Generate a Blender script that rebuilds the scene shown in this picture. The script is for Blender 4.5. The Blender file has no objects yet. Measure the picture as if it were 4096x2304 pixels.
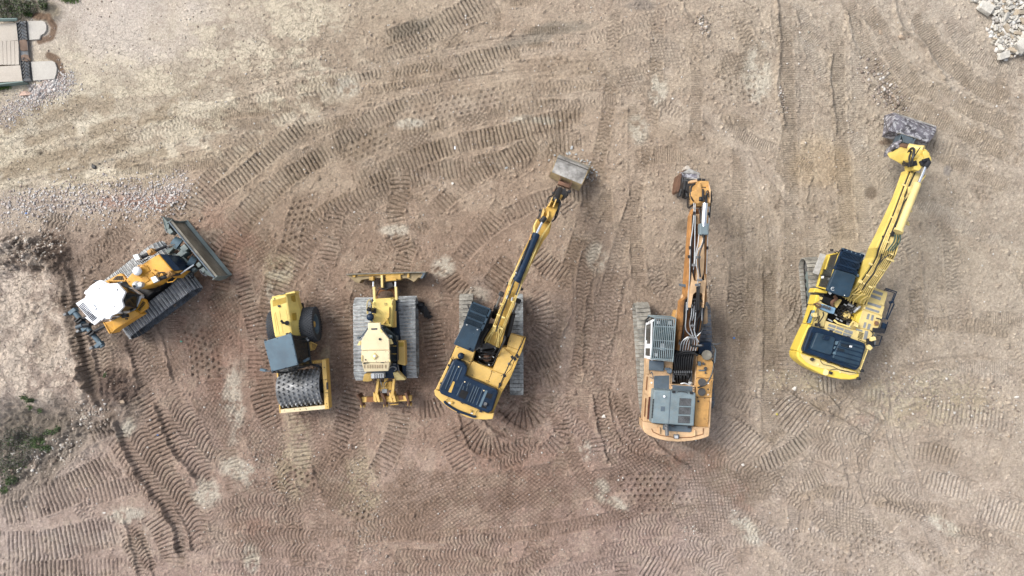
import bpy, bmesh, math, random
import numpy as np
from mathutils import Vector, Matrix, noise as mnoise

# ------------------------------------------------------------------ camera
HC = 31.0                       # camera height (m), looking straight down
FPX = 2731.0                    # focal length in photo pixels (4096 wide)
sc = bpy.context.scene
cam_d = bpy.data.cameras.new("camera"); cam = bpy.data.objects.new("camera", cam_d)
sc.collection.objects.link(cam); sc.camera = cam
cam.location = (0, 0, HC); cam.rotation_euler = (0, 0, 0)
cam_d.sensor_width = 36.0; cam_d.lens = 36.0 * FPX / 4096.0
cam_d.clip_start = 0.5; cam_d.clip_end = 3000
# ------------------------------------------------------------------ sky, sun
SUN_EL = math.radians(47); SUN_AZ = math.radians(152)      # azimuth of the sun in the xy plane (upper left)
w = bpy.data.worlds.new("World"); sc.world = w; w.use_nodes = True
wn = w.node_tree.nodes; wl = w.node_tree.links
bg = wn["Background"]; sky = wn.new("ShaderNodeTexSky"); sky.sky_type = 'NISHITA'
sky.sun_disc = False; sky.sun_elevation = SUN_EL; sky.sun_rotation = math.radians(90) - SUN_AZ
sky.air_density = 1.0; sky.dust_density = 4.0; sky.ozone_density = 1.0
hs = wn.new("ShaderNodeHueSaturation"); hs.inputs['Saturation'].default_value = 0.45
wl.new(sky.outputs[0], hs.inputs['Color']); wl.new(hs.outputs[0], bg.inputs[0]); bg.inputs[1].default_value = 0.14
sun_d = bpy.data.lights.new("sun", 'SUN'); sun = bpy.data.objects.new("sun", sun_d); sc.collection.objects.link(sun)
sun_d.energy = 1.35; sun_d.angle = math.radians(24); sun_d.color = (1.0, 0.965, 0.91)
sv = Vector((math.cos(SUN_AZ) * math.cos(SUN_EL), math.sin(SUN_AZ) * math.cos(SUN_EL), math.sin(SUN_EL)))
sun.location = sv * 60; sun.rotation_euler = sv.to_track_quat('Z', 'Y').to_euler()
sc.view_settings.view_transform = 'Standard'; sc.view_settings.look = 'None'
sc.view_settings.exposure = 0.80; sc.view_settings.gamma = 1.0
sc.cycles.max_bounces = 6; sc.cycles.diffuse_bounces = 3

rnd = random.Random(7)
COL = sc.collection

# ------------------------------------------------------------------ helpers
def lin(r, g, b):
    f = lambda c: (c / 255.0) / 12.92 if c / 255.0 <= 0.04045 else ((c / 255.0 + 0.055) / 1.055) ** 2.4
    return (f(r), f(g), f(b))

class Frame:
    """turns a reading from an enlarged crop of the survey photo (and a real height z) into metres"""
    def __init__(s, ox, oy, k): s.ox, s.oy, s.k = ox, oy, k
    def __call__(s, x, y, z=0.0):
        px = s.ox + x / s.k; py = s.oy + y / s.k
        return Vector(((px - 2048) * (HC - z) / FPX, (1152 - py) * (HC - z) / FPX, z))
Z0 = Frame(0, 0, 1.0)
Z1 = Frame(240, 840, 2.4986); Z2 = Frame(1020, 1140, 2.682); Z3 = Frame(1360, 1060, 2.415)
Z4 = Frame(1700, 1140, 2.586); Z5 = Frame(1900, 580, 2.416); Z6 = Frame(2500, 1180, 2.3375)
Z7 = Frame(2660, 640, 2.4167); Z8 = Frame(3120, 960, 2.498); Z9 = Frame(3460, 420, 2.265)
Z10 = Frame(0, 0, 2.8986); Z11 = Frame(3800, 0, 4.831)
TK = 2536 / 1400.0
TILES = {c * 10 + r: Frame([0, 1350, 2696][c], [0, 750, 1504][r], TK) for c in range(3) for r in range(3)}

# ---- materials
MATS = {}
def mat(name, col, rough=0.55, metal=0.0, dirt=0.35, dcol=(0.30, 0.25, 0.20), scale=3.0, bump=0.0, spec=0.5, fade=0.12, spots=0.0, scol=(0.05, 0.04, 0.035)):
    """painted / bare surface with dust, uneven fading and grime spots"""
    if name in MATS: return MATS[name]
    m = bpy.data.materials.new(name); m.use_nodes = True
    n = m.node_tree.nodes; l = m.node_tree.links
    b = n["Principled BSDF"]; b.inputs['Roughness'].default_value = rough; b.inputs['Metallic'].default_value = metal
    b.inputs['Specular IOR Level'].default_value = spec
    tc = n.new("ShaderNodeTexCoord")
    def nz(sc_, det, rgh=0.6):
        t = n.new("ShaderNodeTexNoise"); t.inputs['Scale'].default_value = sc_; t.inputs['Detail'].default_value = det
        t.inputs['Roughness'].default_value = rgh; l.new(tc.outputs['Object'], t.inputs['Vector']); return t
    def ramp(src, a, c, lo=0.0, hi=1.0):
        r = n.new("ShaderNodeMapRange"); r.inputs[1].default_value = a; r.inputs[2].default_value = c
        r.inputs[3].default_value = lo; r.inputs[4].default_value = hi; r.clamp = True
        l.new(src, r.inputs[0]); return r.outputs[0]
    def mix(f, a, c):
        x = n.new("ShaderNodeMix"); x.data_type = 'RGBA'
        if isinstance(f, float): x.inputs[0].default_value = f
        else: l.new(f, x.inputs[0])
        for s_, v in ((6, a), (7, c)):
            if isinstance(v, tuple): x.inputs[s_].default_value = (*v, 1)
            else: l.new(v, x.inputs[s_])
        return x.outputs[2]
    lo = tuple(c * (1 - fade * 1.6) for c in col); hi = tuple(min(0.9, c * (1 + fade) + (0.01 if c > .1 else 0)) for c in col)
    base = mix(ramp(nz(scale * .5, 3).outputs[0], .35, .65), lo, hi)
    nd = nz(scale * 2.2, 8, .7)
    base = mix(ramp(nd.outputs[0], .42, .75, 0.0, dirt), base, dcol)
    if spots > 0:
        ns = nz(scale * 1.3, 6, .65)
        th = .50 if spots >= .9 else .60
        base = mix(ramp(ns.outputs[0], th, th + .08, 0.0, spots), base, scol)
    fx = n.new('ShaderNodeVectorMath'); fx.operation = 'SCALE'; l.new(base, fx.inputs[0]); l.new(ramp(nz(scale * 14, 3, .8).outputs[0], .3, .7, .86, 1.08), fx.inputs['Scale']); base = fx.outputs[0]
    l.new(ramp(nd.outputs[0], .3, .75, max(0.05, rough - .1), min(1, rough + .25)), b.inputs['Roughness'])
    l.new(base, b.inputs['Base Color'])
    if bump > 0:
        bp = n.new("ShaderNodeBump"); bp.inputs['Strength'].default_value = bump; bp.inputs['Distance'].default_value = 0.02
        l.new(nz(scale * 6, 6, .7).outputs[0], bp.inputs['Height']); l.new(bp.outputs[0], b.inputs['Normal'])
    MATS[name] = m; return m

DUST = (0.33, 0.27, 0.215)
M = dict(
    amber=mat('amber_paint', lin(216, 158, 52), .42, dirt=.22, dcol=DUST, spots=.15, scol=(.25, .14, .05)),
    amber_dark=mat('amber_mesh', lin(186, 134, 34), .6, dirt=.35, dcol=(.2, .12, .04)),
    white=mat('white_paint', (0.80, 0.82, 0.84), .4, dirt=.05, fade=.03),
    cream=mat('cream_yellow_paint', lin(214, 198, 160), .5, dirt=.22, dcol=DUST, fade=.06, spots=.12, scol=(.33, .25, .15)),
    lemon=mat('roller_yellow_paint', lin(216, 193, 108), .5, dirt=.18, dcol=DUST, fade=.06),
    lemon_dark=mat('roller_mesh', lin(168, 138, 48), .6, dirt=.3, dcol=(.25, .18, .06)),
    yellow=mat('digger_yellow_paint', lin(208, 171, 92), .5, dirt=.22, dcol=DUST, fade=.07, spots=.08, scol=(.2, .15, .08)),
    ochre=mat('boom_yellow_paint', lin(192, 154, 72), .5, dirt=.35, dcol=(.28, .21, .12), spots=.35, scol=(.12, .09, .05)),
    bright=mat('bright_yellow_paint', lin(222, 194, 80), .42, dirt=.10, dcol=DUST, fade=.05),
    pale=mat('pale_yellow_paint', lin(212, 191, 126), .5, dirt=.20, dcol=DUST, fade=.06, spots=.10, scol=(.3, .22, .12)),
    boomo=mat('worn_orange_boom', lin(170, 120, 68), .65, dirt=.45, dcol=(.12, .07, .04), fade=.2, spots=.5, scol=(.06, .035, .025)),
    boomy=mat('boom_golden_paint', lin(214, 190, 96), .45, dirt=.2, dcol=DUST, fade=.08, spots=.15, scol=(.2, .14, .07)),
    pipe=mat('pipe_yellow_paint', lin(214, 190, 116), .4, dirt=.2, dcol=DUST, scale=6),
    peach=mat('faded_orange_paint', lin(196, 163, 124), .6, dirt=.35, dcol=(.30, .22, .16), fade=.14, spots=.25, scol=(.16, .09, .05)),
    orange=mat('orange_paint', lin(190, 146, 86), .6, dirt=.35, dcol=(.25, .15, .08), fade=.15, spots=.45, scol=(.09, .055, .035)),
    rusto=mat('rusty_orange_steel', lin(126, 86, 50), .75, dirt=.6, dcol=(.12, .06, .035), fade=.2, spots=.5),
    slate=mat('slate_grey_paint', lin(108, 124, 130), .6, dirt=.3, dcol=(.28, .25, .2), fade=.12, spots=.12, scol=(.1, .11, .11)),
    slate_d=mat('dark_slate_paint', lin(74, 88, 97), .55, dirt=.25, dcol=(.2, .19, .17), fade=.12),
    steelg=mat('blade_grey_green_paint', lin(108, 122, 122), .5, dirt=.35, dcol=(.22, .2, .15), fade=.14),
    soiled=mat('blade_face_soiled', lin(118, 114, 102), .55, dirt=.45, dcol=(.10, .08, .055), fade=.25, spots=.3, scol=(.2, .19, .17)),
    blue=mat('blue_grey_paint', lin(78, 98, 112), .5, dirt=.16, dcol=(.2, .2, .19), fade=.1),
    navy=mat('navy_black_paint', (0.008, 0.021, 0.045), .30, spec=.22, dirt=.04, dcol=(.14, .14, .13), fade=.2),
    navy2=mat('navy_roof_paint', (0.020, 0.042, 0.066), .38, spec=.28, dirt=.07, dcol=(.16, .16, .15), fade=.15),
    black=mat('black_steel', (0.010, 0.011, 0.014), .5, dirt=.25, dcol=(.06, .055, .05)),
    hole=mat('dark_recess', (0.003, 0.003, 0.004), .9, dirt=.12, dcol=(.03, .025, .02)),
    rubber=mat('tyre_rubber', (0.030, 0.036, 0.046), .75, dirt=.4, dcol=(.12, .12, .12), bump=.3),
    hose=mat('black_hose', (0.012, 0.013, 0.015), .4, dirt=.25, dcol=(.12, .11, .10), scale=8),
    hoseg=mat('green_hose', (0.02, 0.06, 0.05), .4, dirt=.2, scale=8),
    glass=mat('cab_glass', (0.010, 0.016, 0.018), .08, dirt=.12, dcol=(.06, .07, .07)),
    shoe=mat('track_shoe_steel', lin(160, 164, 164), .55, .05, dirt=.55, dcol=(.055, .05, .045), fade=.35, scale=5, bump=.3, spots=.55, scol=(.15, .12, .095)),
    shoed=mat('track_shoe_dark_steel', lin(104, 109, 116), .45, .1, dirt=.7, dcol=(.035, .035, .038), fade=.4, scale=5, bump=.3),
    shoel=mat('track_shoe_muddy_steel', lin(158, 155, 146), .7, .05, dirt=.65, dcol=(.15, .13, .105), fade=.3, scale=5, bump=.3, spots=.55, scol=(.22, .18, .14)),
    drum=mat('drum_steel', lin(128, 130, 132), .42, .25, dirt=.5, dcol=(.09, .085, .08), fade=.3, bump=.2),
    steel=mat('grey_steel', lin(120, 122, 124), .45, .4, dirt=.45, dcol=(.1, .09, .08), fade=.2, scale=6),
    grouser=mat('polished_grouser', lin(186, 190, 192), .4, .1, dirt=.5, dcol=(.2, .19, .18), fade=.2, scale=8),
    silver=mat('silver_tin', lin(190, 194, 196), .4, .3, dirt=.3, dcol=(.3, .3, .3)),
    chrome=mat('chrome_rod', (0.75, 0.78, 0.85), .12, .9, dirt=.05),
    rust=mat('rusty_tooth', lin(110, 82, 64), .7, .1, dirt=.5, dcol=(.09, .06, .04), fade=.25, bump=.3),
    bucketg=mat('bucket_scraped_steel', lin(156, 154, 150), .55, .1, dirt=.5, dcol=(.14, .12, .10), fade=.35, scale=4.5, bump=.3, spots=.5, scol=(.36, .35, .33)),
    bucketd=mat('bucket_dark_steel', lin(104, 102, 110), .5, .1, dirt=.5, dcol=(.06, .045, .045), fade=.45, scale=5, bump=.3, spots=.9, scol=(.42, .42, .44)),
    buckety=mat('bucket_worn_yellow', lin(152, 134, 98), .65, dirt=.55, dcol=(.22, .18, .13), fade=.2),
    concrete=mat('concrete', lin(174, 166, 155), .9, dirt=.3, dcol=lin(160, 148, 132), fade=.06, scale=1.5, bump=.15),
    concrete_w=mat('pale_concrete', lin(178, 174, 166), .9, dirt=.25, dcol=lin(168, 160, 150), fade=.05, scale=1.5, bump=.15),
    ramp=mat('worn_ramp_steel', lin(150, 154, 156), .8, 0, dirt=.8, dcol=lin(150, 140, 128), fade=.3, scale=2),
    rail_g=mat('grey_green_rail', lin(100, 122, 118), .6, dirt=.3),
    mesh_g=mat('grip_tape_grey', lin(128, 132, 134), .8, dirt=.3, dcol=(.3, .28, .24), scale=20),
    lite=mat('light_blue_paint', lin(122, 160, 188), .45, dirt=.2),
    red=mat('red_brown_mesh', lin(120, 66, 44), .7, dirt=.6, dcol=(.03, .025, .02), scale=16),
)

SPLIT = set('pipe_clamp hose_clamp hoses green_hoses hose_fittings cover_latches work_light roof_lights boom_lamp grab_rail grab_handle access_panel tank_panel square_mirror bracket_plate boom_crown_plate boom_pin_cap side_panel lifting_eye round_decal light_bracket fender_screen roof_clip pipes steel_pipes hood_vents cover_grille blade_bracket blade_wing_bracket blade_lugs pivot_ball push_frame tooth_bracket shank_pin ripper_linkage bucket_ears tank_caps grip_strips side_vent coupler_arms drum_bearing boom_cylinder mirror cover_screen cover_ribs cover_scoop cylinder_pin black_ports rail_bracket roof_bracket wires decal tank_box bucket_edge blade_rib wear_strip stick_details stick_plate stick_head guard_plate ripper_hoses stick_hoses coupler_hoses brown_hose side_grille deck_planks roof_details filler_cap clip wire door_plate boom_cylinder_rod cylinder_pipe chevron_bars handrail beam_rust_patch roof_fitting decal roof_label drum_pads side_rail cylinder_rod grip_plate'.split())
class MB:
    """collects shapes, then links them as ONE mesh"""
    def __init__(s): s.v = []; s.f = []
    def add(s, vs, fs):
        o = len(s.v); s.v += [tuple(v) for v in vs]; s.f += [tuple(i + o for i in f) for f in fs]; return s
    def pr(s, F, pts, z1, z0, grow=0.0):
        """prism: outline pts read at its top height z1 (number or one per point), walls straight down to z0"""
        zs = z1 if isinstance(z1, (list, tuple)) else [z1] * len(pts)
        top = [F(x, y, z) for (x, y), z in zip(pts, zs)]
        ar = sum(top[i].x * top[(i + 1) % len(top)].y - top[(i + 1) % len(top)].x * top[i].y for i in range(len(top)))
        if ar < 0: top.reverse()
        c = sum(top, Vector()) / len(top); bot = [Vector((c.x + (p.x - c.x) * (1 + grow), c.y + (p.y - c.y) * (1 + grow), z0)) for p in top]
        n = len(top)
        return s.add(top + bot, [tuple(range(n)), tuple(range(2 * n - 1, n - 1, -1))] + [(i, i + n, (i + 1) % n + n, (i + 1) % n) for i in range(n)])
    def loft(s, rings, cap=True):
        n = len(rings[0]); vs = [p for r in rings for p in r]; fs = []
        for k in range(len(rings) - 1):
            for i in range(n):
                j = (i + 1) % n; fs.append((k * n + i, k * n + j, (k + 1) * n + j, (k + 1) * n + i))
        if cap: fs += [tuple(range(n - 1, -1, -1)), tuple((len(rings) - 1) * n + i for i in range(n))]
        return s.add(vs, fs)
    def beam(s, F, secs):
        """box beam through sections (xl,yl,xr,yr,ztop,zbottom)"""
        rings = []
        for xl, yl, xr, yr, zt, zb in secs:
            a = F(xl, yl, zt); b = F(xr, yr, zt); rings.append([a, b, Vector((b.x, b.y, zb)), Vector((a.x, a.y, zb))])
        return s.loft(rings)
    def box(s, c, size, rz=0.0, ax=None):
        hx, hy, hz = size[0] / 2, size[1] / 2, size[2] / 2
        if ax is None:
            u = Vector((math.cos(rz), math.sin(rz), 0)); v = Vector((-u.y, u.x, 0)); w_ = Vector((0, 0, 1))
        else: u, v, w_ = ax
        c = Vector(c); vs = [c + u * (hx * a) + v * (hy * b) + w_ * (hz * d) for d in (-1, 1) for a, b in ((-1, -1), (1, -1), (1, 1), (-1, 1))]
        return s.add(vs, [(3, 2, 1, 0), (4, 5, 6, 7), (0, 1, 5, 4), (1, 2, 6, 5), (2, 3, 7, 6), (3, 0, 4, 7)])
    def cyl(s, p0, p1, r0, r1=None, n=14):
        p0 = Vector(p0); p1 = Vector(p1); r1 = r0 if r1 is None else r1; d = (p1 - p0).normalized()
        a = d.orthogonal().normalized(); b = d.cross(a)
        R = lambda p, r: [p + (a * math.cos(2 * math.pi * i / n) + b * math.sin(2 * math.pi * i / n)) * r for i in range(n)]
        return s.loft([R(p0, r0), R(p1, r1)])
    def tube(s, pts, r, n=7):
        pts = [Vector(p) for p in pts]; rings = []; a = None
        for i, p in enumerate(pts):
            d = (pts[min(i + 1, len(pts) - 1)] - pts[max(i - 1, 0)]).normalized()
            a = d.orthogonal().normalized() if a is None else (a - d * a.dot(d)).normalized()
            b = d.cross(a); rings.append([p + (a * math.cos(2 * math.pi * k / n) + b * math.sin(2 * math.pi * k / n)) * r for k in range(n)])
        return s.loft(rings)
    def curve(s, F, pts, r, n=7, sub=5):
        return s.tube(spline([F(*p) for p in pts], sub), r, n)
    def dome(s, c, r, h, n=16, m=5):
        c = Vector(c); rings = []
        for k in range(m + 1):
            t = (math.pi / 2) * k / (m + .4); rings.append([c + Vector((math.cos(2 * math.pi * i / n) * r * math.cos(t), math.sin(2 * math.pi * i / n) * r * math.cos(t), h * math.sin(t))) for i in range(n)])
        return s.loft(rings)
    def revolve(s, c, axis, prof, n=32):
        """prof: list of (along axis, radius), closed loop"""
        c = Vector(c); d = Vector(axis).normalized(); a = Vector((0, 0, 1)); a = (a - d * a.dot(d)).normalized(); b = d.cross(a); m = len(prof)
        vs = [c + d * t + (a * math.cos(2 * math.pi * i / n) + b * math.sin(2 * math.pi * i / n)) * r for i in range(n) for t, r in prof]
        fs = [(i * m + j, i * m + (j + 1) % m, ((i + 1) % n) * m + (j + 1) % m, ((i + 1) % n) * m + j) for i in range(n) for j in range(m)]
        return s.add(vs, fs)
    def loose(s):
        par = list(range(len(s.v)))
        def find(i):
            while par[i] != i: par[i] = par[par[i]]; i = par[i]
            return i
        for f in s.f:
            a = find(f[0])
            for k in f[1:]: par[find(k)] = a
        gr = {}
        for f in s.f: gr.setdefault(find(f[0]), []).append(f)
        out = []
        for fs in gr.values():
            ids = sorted({i for f in fs for i in f}); mp = {v: k for k, v in enumerate(ids)}; m = MB(); m.v = [s.v[i] for i in ids]; m.f = [tuple(mp[i] for i in f) for f in fs]; out.append(m)
        return out
    def build(s, name, material, parent=None, bevel=0.0, smooth=False, label=None):
        if name in SPLIT:
            parts = s.loose()
            if 1 < len(parts) <= 100: return [m.build_one(name, material, parent, bevel, smooth, label) for m in parts][0]
        return s.build_one(name, material, parent, bevel, smooth, label)
    def build_one(s, name, material, parent=None, bevel=0.0, smooth=False, label=None):
        me = bpy.data.meshes.new(name); root = parent
        while root is not None and root.parent is not None: root = root.parent
        off = root.location if root is not None else Vector((0, 0, 0))
        me.from_pydata([(v[0] - off.x, v[1] - off.y, v[2] - off.z) for v in s.v], [], s.f)
        me.materials.append(M[material] if isinstance(material, str) else material)
        bm = bmesh.new(); bm.from_mesh(me); bmesh.ops.recalc_face_normals(bm, faces=bm.faces); bm.to_mesh(me); bm.free()
        o = bpy.data.objects.new(name, me); COL.objects.link(o)
        if parent is not None: o.parent = parent
        if smooth:
            for p in me.polygons: p.use_smooth = True
            me.set_sharp_from_angle(angle=math.radians(40))
        if bevel > 0:
            b = o.modifiers.new("bevel", 'BEVEL'); b.width = bevel; b.segments = 2; b.limit_method = 'ANGLE'; b.angle_limit = math.radians(35)
        if label: o['label'] = label
        return o

def spline(P, sub=5):
    P = [Vector(p) for p in P]
    if len(P) < 3: return P
    out = []
    for i in range(len(P) - 1):
        a, b, c, d = P[max(i - 1, 0)], P[i], P[i + 1], P[min(i + 2, len(P) - 1)]
        for k in range(sub):
            t = k / sub
            out.append(0.5 * ((2 * b) + (c - a) * t + (2 * a - 5 * b + 4 * c - d) * t * t + (3 * b - a - 3 * c + d) * t ** 3))
    out.append(P[-1]); return out

def tag(o, label=None, cat=None, group=None, kind=None):
    if label: o['label'] = label
    if cat: o['category'] = cat
    if group: o['group'] = group
    if kind: o['kind'] = kind
    return o
def thing(name, label, cat, loc, group=None):
    o = bpy.data.objects.new(name, None); COL.objects.link(o); o.location = loc; o.empty_display_size = .5
    bpy.context.view_layer.update()
    return tag(o, label, cat, group)

def crawler(root, A, B, width, h, pitch, kind, m_shoe, m_frame, sink=.02):
    """one crawler track: belt of shoes round a stadium loop, with frame, rollers and sprocket as sub-parts"""
    A = Vector((A[0], A[1], 0)); B = Vector((B[0], B[1], 0)); u = (B - A).normalized(); L = (B - A).length; v = Vector((-u.y, u.x, 0))
    r = h / 2 - .05; S = L - 2 * (r + .05); C0 = A + u * (r + .05); per = 2 * S + 2 * math.pi * r; n = round(per / pitch); pt = per / n
    mb = MB(); ln = MB(); gm_ = MB()
    for i in range(n):
        s = i * pt
        if s < S: p = C0 + u * s; zz = 2 * r; t = u; nn = Vector((0, 0, 1))
        elif s < S + math.pi * r:
            a = (s - S) / r; p = C0 + u * (S + r * math.sin(a)); zz = r + r * math.cos(a); nn = u * math.sin(a) + Vector((0, 0, math.cos(a))); t = u * math.cos(a) - Vector((0, 0, math.sin(a)))
        elif s < 2 * S + math.pi * r: p = C0 + u * (S - (s - S - math.pi * r)); zz = 0; t = -u; nn = Vector((0, 0, -1))
        else:
            a = (s - 2 * S - math.pi * r) / r; p = C0 - u * (r * math.sin(a)); zz = r - r * math.cos(a); nn = -u * math.sin(a) - Vector((0, 0, math.cos(a))); t = -u * math.cos(a) + Vector((0, 0, math.sin(a)))
        sag = -.012 * math.sin(6 * s) if zz > 1.5 * r else 0
        c = Vector((p.x, p.y, zz + .05 - sink + sag)); jit = rnd.uniform(-.004, .004)
        mb.box(c + nn * jit, (pt * .86, width, .028), ax=(t, v, nn))
        if kind == 'dozer':
            gm_.box(c + nn * .035 + t * (pt * .36), (.022, width - .02, .065), ax=(t, v, nn)); gm_.box(c + nn * .018 - t * (pt * .40), (.02, width - .05, .02), ax=(t, v, nn))
        else:
            for q in (-.34, 0, .34): mb.box(c + nn * .024 + t * (pt * q), (.016, width - .03, .03), ax=(t, v, nn))
        for q in (-.5, .5):      # bolts and link ends
            for e in (-1, 1): mb.box(c + nn * .02 + t * (pt * .12 * e) + v * (.16 * q), (.03, .035, .016), ax=(t, v, nn))
        ln.box(c - nn * .05, (pt * .8, .2, .06), ax=(t, v, nn))
    t_ = mb.build('crawler_track', m_shoe, root)
    ln.build('track_chain', 'black', t_)
    if gm_.v: gm_.build('grousers', 'grouser', t_)
    fr = MB(); mid = C0 + u * (S / 2); fr.box((mid.x, mid.y, h * .5), (S + .1, .30, h * .34), math.atan2(u.y, u.x)); fr.box((mid.x, mid.y, h * .3), (S * .9, .24, h * .25), math.atan2(u.y, u.x))
    fr.build('track_frame', m_frame, t_, bevel=.02)
    ro = MB(); k = max(5, int(S / .36))
    for i in range(k):
        p = C0 + u * (S * (i + .5) / k); ro.cyl(Vector((p.x, p.y, .2)) - v * .14, Vector((p.x, p.y, .2)) + v * .14, .09, n=12)
    ro.build('track_rollers', 'black', t_, smooth=True)
    for p, nm in ((C0, 'sprocket'), (C0 + u * S, 'idler_wheel')):
        q = Vector((p.x, p.y, r + .05)); g = MB()
        g.cyl(q - v * .09, q + v * .09, r * .82, n=24); g.cyl(q - v * .17, q + v * .17, r * .35, n=16); g.build(nm, 'steel' if nm[0] == 'i' else m_frame, t_, bevel=.01)
    return t_
def edge_crawler(root, F, rear, front, z, width, side, *a, **k):
    """outer edge read off at height z; side=+1 puts the belt to the left of rear->front"""
    P = F(*rear, z); Q = F(*front, z); u = (Q - P); u.z = 0; u.normalize(); v = Vector((-u.y, u.x, 0)) * side * width / 2
    return crawler(root, P + v, Q + v, width, *a, **k)
def slats(mb, F, q, n, z, th=.02, frac=.5, zz=.015, along=True):
    """n slats across quad q (4 zoom points, ring order); along=True: slats run from edge 0-3 towards edge 1-2"""
    a, b, c, d = [F(*p, z) for p in q]
    for i in range(n):
        t0 = (i + .5 - frac / 2) / n; t1 = (i + .5 + frac / 2) / n
        p = [a.lerp(d, t0), b.lerp(c, t0), b.lerp(c, t1), a.lerp(d, t1)]
        up = Vector((0, 0, zz)); mb.add([x for x in p] + [x + up for x in p], [(3, 2, 1, 0), (4, 5, 6, 7), (0, 1, 5, 4), (1, 2, 6, 5), (2, 3, 7, 6), (3, 0, 4, 7)])
    return mb

def panel(mb, q, t0, t1, s0, s1, th=.02):
    """slab lying on wall q = (front bottom, front top, rear top, rear bottom) in 3-D; t runs front to rear, s up"""
    a, b, c, d = q; P = lambda t, s_: a.lerp(d, t).lerp(b.lerp(c, t), s_)
    v = [P(t0, s0), P(t0, s1), P(t1, s1), P(t1, s0)]; n_ = (v[1] - v[0]).cross(v[3] - v[0]).normalized()
    if n_.dot(Vector((0, 0, HC)) - v[0]) < 0: n_ = -n_
    return mb.add([p - n_ * .01 for p in v] + [p + n_ * th for p in v], [(3, 2, 1, 0), (4, 5, 6, 7), (0, 1, 5, 4), (1, 2, 6, 5), (2, 3, 7, 6), (3, 0, 4, 7)])
# ================================================================== GROUND
GS = 0.035
X0, X1, Y0, Y1 = -25.4, 25.4, -15.2, 15.2
def axis(a, b, far):
    core = np.arange(a, b + GS / 2, GS); out = [core[-1]]; st = GS
    while out[-1] < far: st *= 1.22; out.append(out[-1] + st)
    R = np.array(out[1:]); L = core[0] - (R - core[-1])[::-1]
    return np.concatenate([L, core, R]), len(L)
xs, ix0 = axis(X0, X1, 700.0); ys, iy0 = axis(Y0, Y1, 700.0)
NX, NY = len(xs), len(ys); cx = int(round((X1 - X0) / GS)) + 1; cy = int(round((Y1 - Y0) / GS)) + 1
RS = np.random.RandomState(11)
def vnoise(x, y, cell, seed):
    T = np.random.RandomState(seed).rand(257, 257).astype(np.float32); T[256] = T[0]; T[:, 256] = T[:, 0]
    gx = (x / cell + 77.3) % 256; gy = (y / cell + 31.7) % 256
    i = gx.astype(np.int32); j = gy.astype(np.int32); fx = gx - i; fy = gy - j
    fx = fx * fx * (3 - 2 * fx); fy = fy * fy * (3 - 2 * fy)
    return (T[j, i] * (1 - fx) + T[j, i + 1] * fx) * (1 - fy) + (T[j + 1, i] * (1 - fx) + T[j + 1, i + 1] * fx) * fy
def fbm(x, y, cell, octs, seed, gain=.5):
    a = 1.0; s = 0; t = 0
    for o in range(octs): s = s + a * vnoise(x, y, cell / 2 ** o, seed + o * 13); t += a; a *= gain
    return s / t
def sm(e0, e1, x): t = np.clip((x - e0) / (e1 - e0), 0, 1); return t * t * (3 - 2 * t)
gx, gy = np.meshgrid(xs.astype(np.float32), ys.astype(np.float32))
# warped coordinates for natural edges
wx = gx + (fbm(gx, gy, 1.3, 4, 3) - .5) * 1.3; wy = gy + (fbm(gx, gy, 1.3, 4, 5) - .5) * 1.3
PX = gx * (FPX / HC) + 2048; PY = 1152 - gy * (FPX / HC)            # photo pixels of each ground point
WPX = wx * (FPX / HC) + 2048; WPY = 1152 - wy * (FPX / HC)
n_big = fbm(gx, gy, 6.0, 4, 21); n_mid = fbm(gx, gy, .9, 4, 22); n_fine = fbm(gx, gy, .16, 3, 23, .7)
n_grit = fbm(gx, gy, .075, 2, 24, .8); n_lump = fbm(gx, gy, .30, 4, 25, .65)
H = (n_big - .5) * .10 + (n_mid - .5) * .045 + (n_fine - .5) * .026 + (n_grit - .5) * .020 + np.clip(n_lump - .60, 0, 1) * .11
core = (slice(iy0, iy0 + cy), slice(ix0, ix0 + cx))
hc = H[core]; cgx = gx[core]; cgy = gy[core]
patch = fbm(cgx, cgy, .8, 3, 31); patch2 = fbm(cgx, cgy, .25, 3, 33)
DMP = np.zeros_like(hc); TINT = np.zeros_like(hc); TR2 = random.Random(99); BAR = np.zeros_like(hc)                    # DMP: damp fresh soil in tracks; BAR: grooves, damp with painted shade
def pulse(ph, w_): f = np.abs((ph % 1.0) - .5); return np.clip(1 - (f / w_) ** 2, 0, 1)
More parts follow.
